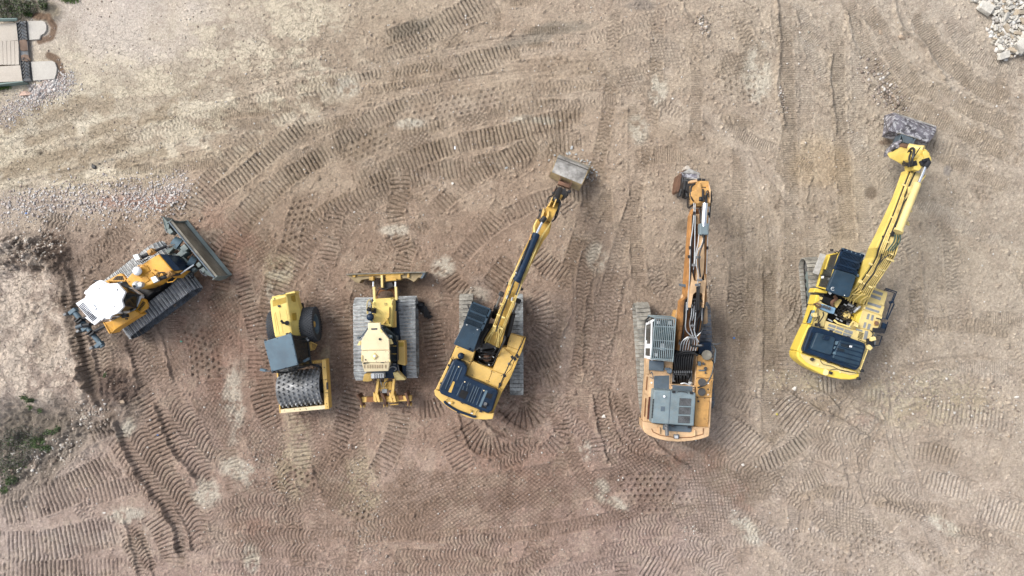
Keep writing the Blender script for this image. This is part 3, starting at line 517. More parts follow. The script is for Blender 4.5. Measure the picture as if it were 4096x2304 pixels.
# clods and embedded stones
STN = np.zeros_like(hc)
def dens(px, py):
    d = .35
    if px < 420 and py < 1000: d = .25
    if 0 < px < 800 and 900 < py < 1250: d = .8
    if 2000 < px < 2700 and py > 1600: d = .25
    if px > 3300 and 1500 < py < 1760: d = .9
    return d
for i in range(52000):
    x = RS.uniform(X0 + .3, X1 - .3); y = RS.uniform(Y0 + .3, Y1 - .3); px = x * FPX / HC + 2048; py = 1152 - y * FPX / HC
    if RS.rand() > dens(px, py): continue
    r = .028 + .05 * RS.rand() ** 3; 
    if RS.rand() < .02: r *= 2.0
    i0 = int((x - X0) / GS); j0 = int((y - Y0) / GS); k = int(r / GS) + 1
    sl = (slice(max(0, j0 - k), j0 + k + 2), slice(max(0, i0 - k), i0 + k + 2)); d2 = ((cgx[sl] - x) ** 2 + (cgy[sl] - y) ** 2) / (r * r); b = np.sqrt(np.clip(1 - d2, 0, 1))
    hc[sl] += b * r * .75; STN[sl] = np.maximum(STN[sl], b * RS.rand())

# macro relief and zones (0..1 masks), edges broken by noise
def blob(px, py, rx, ry, rot=0.0, soft=.35):
    c, s = math.cos(rot), math.sin(rot); k_ = min(1, max(rx, ry) / 160.0); dx = PX + (WPX - PX) * k_ - px; dy = PY + (WPY - PY) * k_ - py; a = (dx * c + dy * s) / rx; b = (-dx * s + dy * c) / ry
    return 1 - sm(1 - soft, 1 + soft, np.sqrt(a * a + b * b))
def lane(pts, wid, soft=.5):
    out = np.full(WPX.shape, 1e9, np.float32); k_ = min(1, wid / 60.0); QX = PX + (WPX - PX) * k_; QY = PY + (WPY - PY) * k_
    for a, b in zip(pts[:-1], pts[1:]):
        dx, dy = b[0] - a[0], b[1] - a[1]; L2 = dx * dx + dy * dy; t = np.clip(((QX - a[0]) * dx + (QY - a[1]) * dy) / L2, 0, 1)
        out = np.minimum(out, np.hypot(QX - a[0] - t * dx, QY - a[1] - t * dy))
    return 1 - sm(wid * (1 - soft), wid * (1 + soft), out)
H[core] = hc
smooth_ = (1 - sm(.85, 1.05, np.hypot((PX - 200) / 900, (PY - 150) / 420))) * .75; H = H * (1 - smooth_) + (n_big - .5) * .10 * smooth_
edge_x = np.interp(PY, [700, 900, 980, 1100, 1200, 1400, 1600, 1700, 1800], [-900, 60, 215, 255, 280, 318, 350, 250, -900]).astype(np.float32)
plat = (1 - sm(-14, 16, PX - edge_x + (n_mid - .5) * 50)) * sm(900, 960, PY) * (1 - sm(1560, 1680, PY))
H += plat * (.22 + (fbm(gx, gy, .5, 4, 41) - .5) * .18)
ditch = blob(90, 1790, 260, 150, -.5); H += -ditch * .35 + ditch * (fbm(gx, gy, .35, 4, 42) - .5) * .5
heap = np.clip(blob(100, 1000, 200, 60, -.2) + blob(200, 1030, 90, 60) + blob(490, 1540, 85, 75, .3) * .7 + blob(330, 1690, 180, 40, -.3) * .5, 0, 1); H += heap * (fbm(gx, gy, .28, 4, 43) - .30) * .75
veg = np.clip(blob(60, 30, 110, 55) + blob(180, 40, 60, 45), 0, 1); H += veg * (fbm(gx, gy, .4, 4, 44) - .4) * .4
rough_l = lane([(60, 1960), (250, 1790), (470, 1640)], 90); H += rough_l * (fbm(gx, gy, .22, 4, 45) - .5) * .22
H -= .02
outer = sm(0, 9, np.maximum(np.maximum(gx - X1, X0 - gx), np.maximum(gy - Y1, Y0 - gy))); H *= (1 - outer)

# ---- dry / damp / red / grey soil colours (mostly the soil's own, some painted shade)
GC = np.array([[(174,164,152),(190,181,171),(178,167,150),(163,150,132),(166,151,134),(164,150,134),(168,155,139),(172,161,147),(176,166,154)],
 [(184,175,158),(182,172,154),(170,157,139),(158,143,125),(160,145,127),(162,148,131),(163,150,134),(166,154,138),(170,158,143)],
 [(182,172,152),(176,163,144),(160,145,126),(150,135,118),(156,140,123),(164,149,132),(160,146,130),(162,150,132),(166,154,140)],
 [(158,146,136),(150,135,122),(140,124,109),(146,130,115),(147,131,116),(152,137,121),(150,136,119),(158,145,126),(170,159,143)],
 [(174,162,150),(148,133,121),(141,124,111),(140,123,109),(142,124,111),(148,132,118),(148,134,118),(154,141,125),(170,158,143)],
 [(170,158,148),(154,139,127),(146,128,116),(148,130,117),(148,129,117),(150,132,119),(150,136,121),(156,143,128),(168,155,140)],
 [(164,150,141),(160,145,134),(150,133,121),(152,135,121),(150,131,119),(148,128,118),(158,142,129),(164,150,137),(166,152,139)],
 [(166,152,143),(160,145,136),(154,137,127),(154,137,125),(155,137,126),(154,136,127),(162,147,135),(166,152,140),(168,154,142)]], np.float32) / 255.0
GC[:, 6:] = GC[:, 6:] * .7 + np.array([181, 172, 157], np.float32) / 255 * .3; GC[3:, 1:5] *= np.array([.985, .965, .955], np.float32)
GC = np.where(GC <= .04045, GC / 12.92, ((GC + .055) / 1.055) ** 2.4)
u_ = np.clip(WPX / 4096, 0, .9999) * 8; v_ = np.clip(WPY / 2304, 0, .9999) * 7; iu = u_.astype(int); iv = v_.astype(int); fu = (u_ - iu)[..., None]; fv = (v_ - iv)[..., None]
C = (GC[iv, iu] * (1 - fu) + GC[iv, iu + 1] * fu) * (1 - fv) + (GC[iv + 1, iu] * (1 - fu) + GC[iv + 1, iu + 1] * fu) * fv
def L(r, g, b): return np.array(lin(r, g, b), np.float32)
def put(mask, col, k=1.0):
    global C
    m = np.clip(mask * k, 0, 1)[..., None]; C = C * (1 - m) + L(*col) * m
nA = fbm(gx, gy, .55, 5, 51, .62); nB = fbm(gx, gy, 2.2, 5, 52, .55); nC = fbm(gx, gy, .12, 3, 53, .8); nS = fbm(gx * .35, gy * 1.0, .5, 4, 54, .6)
nD = fbm(gx + 9, gy, .9, 6, 61, .72); nE = fbm(gx, gy + 5, .30, 4, 62, .75)
C *= (1 + (nB - .5) * .26 + (nA - .5) * .26 + (nC - .5) * .22 + (nE - .5) * .26 * (1 - smooth_))[..., None]
put(sm(.53, .62, nD), (188, 174, 154), .20); put(sm(.54, .62, 1 - nD), (122, 103, 88), .18); put(sm(.56, .66, nE) * sm(.45, .6, nB), (184, 172, 156), .15)
# pale dry crust over the left haul road, broken by damp streaks
road = lane([(0, 640), (500, 520), (900, 380), (1200, 260)], 210, .4) + lane([(0, 480), (700, 330), (1150, 120)], 200, .5)
crust = np.clip(road, 0, 1) * sm(.50, .60, nS * .55 + nA * .45 + .04); put(crust, (206, 197, 176), .55)
streak = lane([(0, 700), (280, 625), (480, 570)], 34) + lane([(180, 470), (330, 430), (420, 405)], 38) + lane([(370, 525), (560, 480), (680, 450)], 26) + lane([(120, 560), (280, 520)], 24) + lane([(640, 430), (800, 360)], 22) + lane([(0, 520), (90, 490)], 26) + lane([(480, 660), (640, 610)], 24) + lane([(220, 700), (330, 670)], 24)
put(np.clip(streak, 0, 1) * sm(.40, .55, nA + .08), (146, 132, 112), .75)
put(blob(550, 100, 420, 130) * sm(.3, .6, nB), (198, 189, 180), .5)
# pads' water stains
# grey / pink gravel bands
grav = np.clip(lane([(0, 830), (250, 800), (470, 790), (620, 800), (740, 745)], 45) + lane([(0, 470), (120, 400), (230, 340)], 45) + blob(170, 370, 90, 30, -.4), 0, 1)
put(grav, (170, 158, 148), .45)
put(lane([(420, 800), (560, 810), (640, 830)], 22), (150, 96, 84), .35); put(blob(660, 800, 60, 20), (160, 100, 85), .3)
# dark loose spoil
put(blob(830, 1150, 150, 420) * sm(.35, .6, nA), (146, 114, 100), .35); put(blob(600, 2180, 500, 90) * sm(.4, .6, nA), (182, 170, 158), .3); put(blob(3700, 2100, 420, 200) * sm(.42, .6, nA), (184, 172, 158), .3); put(blob(1650, 1900, 200, 120) * sm(.42, .58, nA), (178, 160, 148), .3)
put(heap, (98, 86, 76), .65); put(ditch, (104, 98, 88), .8); put(rough_l, (132, 124, 116), .5); put(veg, (120, 112, 92), .7)
put(plat * sm(.42, .55, nA), (202, 189, 174), .65); put(lane([(210, 960), (270, 1180), (330, 1440), (430, 1640)], 26), (112, 99, 88), .6); put(blob(250, 1010, 60, 110, -.3), (108, 94, 84), .6); put(blob(400, 1090, 100, 130), (128, 112, 98), .45)
put(blob(470, 1540, 75, 65, .4), (92, 78, 72), .7)
# red marl and chalky patches
for a in [(980, 990, 70, 60), (1000, 1420, 60, 150), (1010, 2130, 110, 70), (2780, 1860, 120, 60), (2640, 1830, 130, 60), (2950, 1990, 70, 60), (3470, 1680, 80, 30), (2060, 1860, 300, 60), (1560, 1530, 130, 70), (900, 1560, 60, 160), (3070, 1480, 60, 20), (700, 870, 40, 25)]:
    put(blob(*a) * sm(.42, .60, nA * .5 + nE * .5), (146, 116, 102), .38)
for a in [(3010, 2130, 60, 40, .9), (2960, 2080, 50, 30, .5), (2410, 1960, 32, 50, -.3), (2470, 2010, 50, 22, .7), (2340, 1800, 26, 36), (940, 1600, 50, 160), (505, 1710, 30, 45, .4), (960, 1890, 45, 90, -.7), (500, 2050, 80, 40), (1000, 2230, 35, 60), (1120, 1100, 50, 22), (1085, 1190, 16, 60), (2390, 1030, 40, 60), (3030, 300, 60, 110), (3780, 2110, 70, 30, .4), (830, 1970, 60, 60), (1385, 350, 42, 40), (2640, 360, 36, 60), (2560, 520, 40, 60), (1640, 490, 60, 24), (2130, 480, 90, 16), (1580, 920, 60, 26), (1770, 1070, 46, 40), (1900, 1180, 60, 30)]:
    put(blob(*a) * sm(.40, .56, nA * .5 + nE * .5 + .03), (196, 191, 176), .62)
for a in [(1440, 1950, 80, 120), (1170, 1830, 60, 200), (3180, 1520, 130, 50), (3700, 1600, 260, 90), (1120, 1080, 70, 70), (1300, 1480, 20, 100)]:
    put(blob(*a) * sm(.45, .60, nC * .5 + nA * .5 + .05), (178, 168, 142), .5)
put(blob(3280, 640, 120, 110), (176, 154, 120), .35); put(blob(3400, 870, 60, 200), (172, 154, 124), .25)
put(blob(2110, 470, 20, 10) + blob(1650, 115, 90, 30, -.4) + blob(2180, 130, 200, 24, -.3), (120, 116, 106), .5); put(blob(2560, 20, 60, 20), (90, 90, 92), .4)
# oil / water spots
put(blob(3487, 770, 26, 26), (112, 100, 86), .8); put(blob(2735, 905, 45, 28), (116, 104, 90), .75); put(blob(3540, 565, 28, 12), (120, 98, 80), .6); put(blob(3790, 685, 16, 22), (96, 98, 104), .5)
stain = np.clip(lane([(135, 62), (190, 64), (214, 100), (204, 145), (165, 160)], 15, .35) + lane([(195, 225), (225, 240), (245, 290), (250, 312), (222, 318)], 15, .35) + blob(100, 178, 20, 16) + blob(100, 232, 22, 14), 0, 1); put(stain, (112, 92, 76), .9)
digger_shade = blob(2200, 1400, 90, 220) + blob(1930, 1160, 50, 60); put(digger_shade, (142, 132, 124), .35)  # soft grey shade around the middle excavator, painted into the ground colour
CC = C[core]; CC *= (1 + .13 * TINT)[..., None]; CC *= np.stack([1 - .02 * TINT, 1 + 0 * TINT, 1 + .03 * TINT], -1); CC *= (1 - .16 * DMP - .60 * BAR * (.4 + .6 * DMP))[..., None]; CC[:] = CC * (1 + .35 * (STN * (STN > .55)))[..., None]; C[core] = CC  # grooves darkened for moisture and for shade painted into the soil colour
C *= (1 + (RS.rand(*C.shape[:2]).astype(np.float32) - .5) * .22 + (fbm(gx, gy, .09, 2, 71, .8) - .5) * .30 * (1 - smooth_ * .8))[..., None]
GROUND_K = .90; C *= np.array([.99, .975, .965], np.float32)
mc = C[core].reshape(-1, 3).mean(0); C = C * (1 - outer[..., None]) + mc * outer[..., None]
C = np.clip(C * GROUND_K, .01, .85).astype(np.float32)
co = np.empty((NY * NX, 3), np.float32); co[:, 0] = gx.ravel(); co[:, 1] = gy.ravel(); co[:, 2] = H.ravel()
ii = np.arange((NY - 1) * (NX - 1)); a_ = (ii // (NX - 1)) * NX + ii % (NX - 1); quads = np.stack([a_, a_ + 1, a_ + NX + 1, a_ + NX], 1).astype(np.int32)
me = bpy.data.meshes.new("ground"); me.vertices.add(len(co)); me.vertices.foreach_set("co", co.ravel())
me.loops.add(quads.size); me.loops.foreach_set("vertex_index", quads.ravel()); me.polygons.add(len(quads)); me.polygons.foreach_set("loop_start", np.arange(0, quads.size, 4, dtype=np.int32))
me.polygons.foreach_set("use_smooth", np.ones(len(quads), bool)); me.update(calc_edges=True)
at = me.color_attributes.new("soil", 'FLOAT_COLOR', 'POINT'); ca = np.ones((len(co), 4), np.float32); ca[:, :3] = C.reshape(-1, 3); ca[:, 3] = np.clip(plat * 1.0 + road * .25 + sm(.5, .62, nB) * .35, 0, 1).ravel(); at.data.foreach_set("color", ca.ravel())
gm = bpy.data.materials.new("compacted_soil"); gm.use_nodes = True; n = gm.node_tree.nodes; l = gm.node_tree.links; b = n["Principled BSDF"]
b.inputs['Roughness'].default_value = .95; b.inputs['Specular IOR Level'].default_value = .15
att = n.new("ShaderNodeAttribute"); att.attribute_name = "soil"; tc = n.new("ShaderNodeTexCoord")
def gn(scale, det, r=.7):
    t = n.new("ShaderNodeTexNoise"); t.inputs['Scale'].default_value = scale; t.inputs['Detail'].default_value = det; t.inputs['Roughness'].default_value = r; l.new(tc.outputs['Object'], t.inputs['Vector']); return t.outputs[0]
def gr(src, a, c, lo, hi):
    r = n.new("ShaderNodeMapRange"); r.inputs[1].default_value = a; r.inputs[2].default_value = c; r.inputs[3].default_value = lo; r.inputs[4].default_value = hi; l.new(src, r.inputs[0]); return r.outputs[0]
def gmul(col, val):
    x = n.new("ShaderNodeVectorMath"); x.operation = 'SCALE'; l.new(col, x.inputs[0]); l.new(val, x.inputs['Scale']); return x.outputs[0]
c1 = gmul(att.outputs['Color'], gr(gn(9, 8, .85), .32, .68, .66, 1.32)); c2 = gmul(c1, gr(gn(38, 4, .8), .35, .65, .76, 1.25))
vo = n.new("ShaderNodeTexVoronoi"); vo.inputs['Scale'].default_value = 11; l.new(tc.outputs['Object'], vo.inputs['Vector'])
vm = n.new("ShaderNodeMath"); vm.operation = 'LESS_THAN'; l.new(vo.outputs['Distance'], vm.inputs[0]); vm.inputs[1].default_value = .17
sp = n.new("ShaderNodeSeparateColor"); l.new(vo.outputs['Color'], sp.inputs[0]); v2 = n.new("ShaderNodeMath"); v2.operation = 'GREATER_THAN'; l.new(sp.outputs[0], v2.inputs[0]); v2.inputs[1].default_value = .86
v3 = n.new("ShaderNodeMath"); v3.operation = 'MULTIPLY'; l.new(vm.outputs[0], v3.inputs[0]); l.new(v2.outputs[0], v3.inputs[1])
mx = n.new("ShaderNodeMix"); mx.data_type = 'RGBA'; v4 = n.new("ShaderNodeMath"); v4.operation = 'MULTIPLY'; v4.inputs[1].default_value = .38; l.new(v3.outputs[0], v4.inputs[0]); l.new(v4.outputs[0], mx.inputs[0]); l.new(c2, mx.inputs[6]); mx.inputs[7].default_value = (.50, .47, .42, 1)
l.new(mx.outputs[2], b.inputs['Base Color'])
bp = n.new("ShaderNodeBump"); bp.inputs['Strength'].default_value = 1.0; bp.inputs['Distance'].default_value = .05
wv = n.new("ShaderNodeVectorMath"); wv.operation = 'ADD'; nv = n.new("ShaderNodeTexNoise"); nv.inputs['Scale'].default_value = 3; nv.inputs['Detail'].default_value = 4; l.new(tc.outputs['Object'], nv.inputs['Vector']); l.new(tc.outputs['Object'], wv.inputs[0]); l.new(nv.outputs['Color'], wv.inputs[1])
vc = n.new("ShaderNodeTexVoronoi"); vc.feature = 'DISTANCE_TO_EDGE'; vc.inputs['Scale'].default_value = 2.6; l.new(wv.outputs[0], vc.inputs['Vector'])
ck = gr(vc.outputs['Distance'], 0, .035, 1, 0); cm = n.new("ShaderNodeMath"); cm.operation = 'MULTIPLY'; l.new(ck, cm.inputs[0]); l.new(att.outputs['Alpha'], cm.inputs[1])
hs2 = n.new("ShaderNodeMath"); hs2.operation = 'SUBTRACT'; l.new(gn(14, 10, .8), hs2.inputs[0]); l.new(cm.outputs[0], hs2.inputs[1]); l.new(hs2.outputs[0], bp.inputs['Height'])
l.new(bp.outputs[0], b.inputs['Normal'])
me.materials.append(gm); go = bpy.data.objects.new("ground", me); COL.objects.link(go); tag(go, kind='structure')
def gz(x, y):
    i = int(np.clip(np.searchsorted(xs, x), 0, NX - 1)); j = int(np.clip(np.searchsorted(ys, y), 0, NY - 1)); return float(H[j, i])

# ================================================================== STONES
def rock_mesh(seed, flat=.55, sub=2, sharp=.35):
    bm = bmesh.new(); bmesh.ops.create_icosphere(bm, subdivisions=sub, radius=1.0); R = random.Random(seed); off = Vector((R.uniform(0, 99), R.uniform(0, 99), R.uniform(0, 99)))
    pl = [(Vector((R.gauss(0, 1), R.gauss(0, 1), R.gauss(0, 1))).normalized(), R.uniform(.34, .72)) for _ in range(14)]
    for v in bm.verts:
        p = v.co.copy()
        for nrm, d in pl:
            k = p.dot(nrm)
            if k > d: p -= nrm * (k - d)
        p += p.normalized() * mnoise.noise(p * 1.7 + off) * sharp * .4; p.z *= flat; p.x *= 1.25; v.co = p
    m = bpy.data.meshes.new("rock"); bm.to_mesh(m); bm.free(); return m
def hull_mesh(seed, flat=.45):
    R = random.Random(seed); bm = bmesh.new()
    for sx in (-1, 1):
        for sy in (-1, 1):
            for sz in (-1, 1): bm.verts.new((sx * R.uniform(.65, 1.15), sy * R.uniform(.4, .8), sz * flat * R.uniform(.5, 1.0)))
    for _ in range(4): bm.verts.new((R.uniform(-1.2, 1.2), R.uniform(-.8, .8), R.uniform(-1, 1) * flat * 1.1))
    r_ = bmesh.ops.convex_hull(bm, input=bm.verts[:]); bmesh.ops.delete(bm, geom=[e for e in r_['geom_interior'] if isinstance(e, bmesh.types.BMVert)], context='VERTS')
    m = bpy.data.meshes.new("rock"); bm.to_mesh(m); bm.free(); return m
def stones(name, pts, m, tag_kw, seed=1):
    """many little stones as one ground-cover mesh; pts: (x, y, r)"""
    R = np.random.RandomState(seed); base = []
    for k in range(6):
        bm = bmesh.new(); bmesh.ops.create_icosphere(bm, subdivisions=1, radius=1.0); v = np.array([x.co[:] for x in bm.verts]); f = np.array([[q.index for q in p.verts] for p in bm.faces]); bm.free()
        v = v * (1 + (R.rand(len(v), 1) - .5) * .9); v[:, 2] *= .6; v[:, 0] *= 1.2; base.append(v)
    n_ = len(pts); V = np.empty((n_, len(base[0]), 3)); 
    for i, (x, y, r) in enumerate(pts):
        a = R.rand() * 6.28; c, s = math.cos(a), math.sin(a); v = base[i % 6] * r; V[i, :, 0] = v[:, 0] * c - v[:, 1] * s + x; V[i, :, 1] = v[:, 0] * s + v[:, 1] * c + y; V[i, :, 2] = v[:, 2] + gz(x, y) + r * .25
    Fc = (f[None] + (np.arange(n_) * len(base[0]))[:, None, None]).reshape(-1, 3).astype(np.int32)
    m_ = bpy.data.meshes.new(name); m_.vertices.add(V.size // 3); m_.vertices.foreach_set("co", V.astype(np.float32).ravel()); m_.loops.add(Fc.size); m_.loops.foreach_set("vertex_index", Fc.ravel()); m_.polygons.add(len(Fc)); m_.polygons.foreach_set("loop_start", np.arange(0, Fc.size, 3, dtype=np.int32)); m_.update(calc_edges=True)
    m_.materials.append(m); o = bpy.data.objects.new(name, m_); COL.objects.link(o); tag(o, **tag_kw); return o
def stone_mat(name, cols, rough=.9):
    m = bpy.data.materials.new(name); m.use_nodes = True; n = m.node_tree.nodes; l = m.node_tree.links; b = n["Principled BSDF"]; b.inputs['Roughness'].default_value = rough; b.inputs['Specular IOR Level'].default_value = .2
    g = n.new("ShaderNodeNewGeometry"); cr = n.new("ShaderNodeValToRGB"); cr.color_ramp.interpolation = 'CONSTANT'; e = cr.color_ramp.elements
    for i, c in enumerate(cols):
        if i < 2: el = e[i]; el.position = i / len(cols)
        else: el = e.new(i / len(cols))
        el.color = (*c, 1)
    l.new(g.outputs['Random Per Island'], cr.inputs[0]); nt = n.new("ShaderNodeTexNoise"); nt.inputs['Scale'].default_value = 12; nt.inputs['Detail'].default_value = 6; tc = n.new("ShaderNodeTexCoord"); l.new(tc.outputs['Object'], nt.inputs['Vector'])
    mr = n.new("ShaderNodeMapRange"); mr.inputs[1].default_value = .3; mr.inputs[2].default_value = .7; mr.inputs[3].default_value = .8; mr.inputs[4].default_value = 1.15; l.new(nt.outputs[0], mr.inputs[0])
    vm = n.new("ShaderNodeVectorMath"); vm.operation = 'SCALE'; l.new(cr.outputs[0], vm.inputs[0]); l.new(mr.outputs[0], vm.inputs['Scale']); l.new(vm.outputs[0], b.inputs['Base Color']); return m
G0 = lambda px, py: ((px - 2048) * HC / FPX, (1152 - py) * HC / FPX)
R_ = random.Random(5)
def along(pts, wid, num, r0, r1):
    out = []
    for _ in range(num):
        k = R_.randrange(len(pts) - 1); t = R_.random(); x = pts[k][0] * (1 - t) + pts[k + 1][0] * t + R_.gauss(0, wid); y = pts[k][1] * (1 - t) + pts[k + 1][1] * t + R_.gauss(0, wid); out.append((*G0(x, y), r0 + (r1 - r0) * R_.random() ** 3))
    return out
gp = along([(0, 830), (250, 800), (470, 790), (620, 800), (740, 745)], 44, 3000, .014, .06) + along([(0, 470), (120, 400), (230, 345), (270, 320)], 26, 2000, .015, .045) + along([(120, 380), (220, 330)], 14, 300, .04, .09)
stones("gravel", gp, stone_mat("grey_gravel", [(.44, .42, .40), (.32, .29, .28), (.52, .50, .48), (.36, .29, .26), (.46, .41, .38)]), dict(label='grey and pinkish gravel spread in bands beside the haul road', cat='gravel', kind='stuff'), 3)
lp = [(*G0(R_.uniform(0, 4096), R_.uniform(0, 2304)), .010 + .034 * R_.random() ** 4) for _ in range(17000)]
lp += along([(3100, 1530), (3300, 1580)], 60, 300, .015, .055) + along([(3500, 1500), (3800, 1600), (4090, 1620)], 60, 700, .015, .06) + along([(1440, 1850), (1490, 2050), (1510, 2250)], 45, 330, .015, .05) + along([(3480, 250), (3560, 380)], 30, 260, .02, .08) + along([(3120, 350), (3130, 450)], 10, 60, .03, .07) + along([(2800, 70), (2830, 130)], 12, 50, .03, .08) + along([(2240, 640), (2330, 680), (2390, 720)], 14, 120, .025, .07)
lp += along([(1000, 1800), (1160, 2000)], 40, 200, .015, .04) + along([(3530, 330), (3600, 420), (3500, 360)], 30, 200, .02, .08) + along([(2740, 2110), (2790, 2140)], 16, 70, .02, .05) + along([(300, 1680), (420, 1640)], 26, 240, .02, .08) + along([(60, 1000), (230, 960)], 30, 400, .02, .08) + along([(20, 1900), (300, 1800)], 40, 200, .03, .09)
stones("loose_stones", lp, stone_mat("buff_stone", [(.36, .32, .27), (.25, .21, .18), (.50, .47, .43), (.20, .16, .13), (.34, .28, .23), (.28, .24, .20)]), dict(label='small loose stones and clods strewn over the whole yard', cat='stones', kind='stuff'), 9)
# ================================================================== RUBBLE HEAP (upper right)
lime = mat('limestone', lin(188, 185, 177), .9, dirt=.45, dcol=lin(160, 148, 128), fade=.12, scale=4, bump=.4, spec=.2)
lime2 = mat('limestone_buff', lin(172, 160, 142), .9, dirt=.4, dcol=lin(150, 130, 105), fade=.12, scale=4, bump=.4, spec=.2)
def slab_mesh(seed, m, flat=.4):
    me_ = hull_mesh(seed, flat); me_.materials.append(m); return me_
RK = [slab_mesh(50 + i, lime if i % 5 else lime2, .35 + .05 * (i % 4)) for i in range(14)]
def rock(me_, name, x, y, z, s, rz, tilt=(0, 0), **kw):
    o = bpy.data.objects.new(name, me_); COL.objects.link(o); o.location = (x, y, z); o.rotation_euler = (tilt[0], tilt[1], rz); o.scale = s if isinstance(s, tuple) else (s, s, s); return tag(o, **kw)
def heap_in(px, py):
    poly = [(3880, -160), (3890, 10), (3920, 30), (3960, 68), (3975, 95), (3965, 125), (3975, 165), (3995, 205), (4018, 240), (4050, 222), (4100, 228), (4260, 240), (4400, 60), (4380, -160)]
    c = False; j = len(poly) - 1
    for i in range(len(poly)):
        xi, yi = poly[i]; xj, yj = poly[j]
        if (yi > py) != (yj > py) and px < (xj - xi) * (py - yi) / (yj - yi) + xi: c = not c
        j = i
    return c
R_ = random.Random(12); placed = []; small = []
tries = 0
while len(placed) < 285 and tries < 30000:
    tries += 1; px = R_.uniform(3870, 4230); py = R_.uniform(-90, 250)
    if not heap_in(px, py): continue
    x, y = G0(px, py); s = R_.choice([.07, .085, .10, .12, .15])
    if any(math.hypot(x - a, y - b_) < (s + c_) * .68 for a, b_, c_ in placed): continue
    placed.append((x, y, s)); ins = min(1.0, max(0, (px - 3900 - max(0, py) * .45) / 220)); z = gz(x, y) + .05 + ins * .45 + s * .3
    rock(RK[R_.randrange(14)], 'limestone_block', x, y, z, (s * R_.uniform(.8, 1.5), s * R_.uniform(.7, 1.0), s * 1.2), R_.uniform(0, 6.3), (R_.gauss(0, .28), R_.gauss(0, .28)), label='pale limestone block lying among the others of the white rubble heap', cat='rock', group='limestone blocks of the rubble heap')
for i in range(2600):
    px = R_.uniform(3870, 4240); py = R_.uniform(-100, 250)
    if heap_in(px + R_.gauss(0, 10), py + R_.gauss(0, 8)): small.append((*G0(px, py), R_.uniform(.03, .10)))
hm = MB(); ring = [(3905, -150), (3925, 20), (3985, 90), (4000, 190), (4060, 215), (4250, 215), (4370, 50), (4350, -150)]
o_ = stones("rubble_bits", small, stone_mat("lime_bits", [(.52, .51, .48), (.42, .40, .37), (.58, .57, .54), (.32, .29, .24), (.48, .45, .41)]), dict(label='small broken limestone filling the gaps of the rubble heap', cat='rubble', kind='stuff'), 21)
co_ = np.empty(len(o_.data.vertices) * 3, np.float32); o_.data.vertices.foreach_get("co", co_); co_ = co_.reshape(-1, 3)
pxs = co_[:, 0] * FPX / HC + 2048; pys = 1152 - co_[:, 1] * FPX / HC; co_[:, 2] += np.clip((pxs - 3900 - np.maximum(0, pys) * .45) / 220, 0, 1) * .42; o_.data.vertices.foreach_set("co", co_.ravel()); o_.data.update()
top_ = [F_ for F_ in [(4010, -150), (4030, 20), (4080, 110), (4200, 130), (4300, 20), (4290, -150)]]
v1 = [Vector((*G0(*p), -.05)) for p in ring]; hm2 = MB(); cen = [Vector((*G0(*p), .36)) for p in [(4090, -150), (4110, 0), (4130, 60), (4150, 90), (4200, 100), (4260, 90), (4290, 20), (4280, -150)]]
hm2.loft([v1, cen]); o_ = hm2.build('rubble_core', lime2); tag(o_, label='broken limestone core under the blocks of the white rubble heap', cat='rubble', kind='stuff')
for (x, y, s, k, lab) in [(700, 150, .31, 2, 'largest flat grey limestone slab at the edge of the rubble heap'), (1390, 860, .38, 3, 'large rounded pinkish boulder low on the right side of the rubble heap'), (1045, 1060, .24, 5, 'pointed pale slab at the lowest tip of the rubble heap')]:
    p = Z11(x, y, .25); rock(slab_mesh(90 + k, lime, .4), 'limestone_slab', p.x, p.y, gz(p.x, p.y) + .2 + (.25 if k == 3 else 0), s, k * 1.3, (.1, .05), label=lab, cat='rock', group='large slabs in the rubble heap')
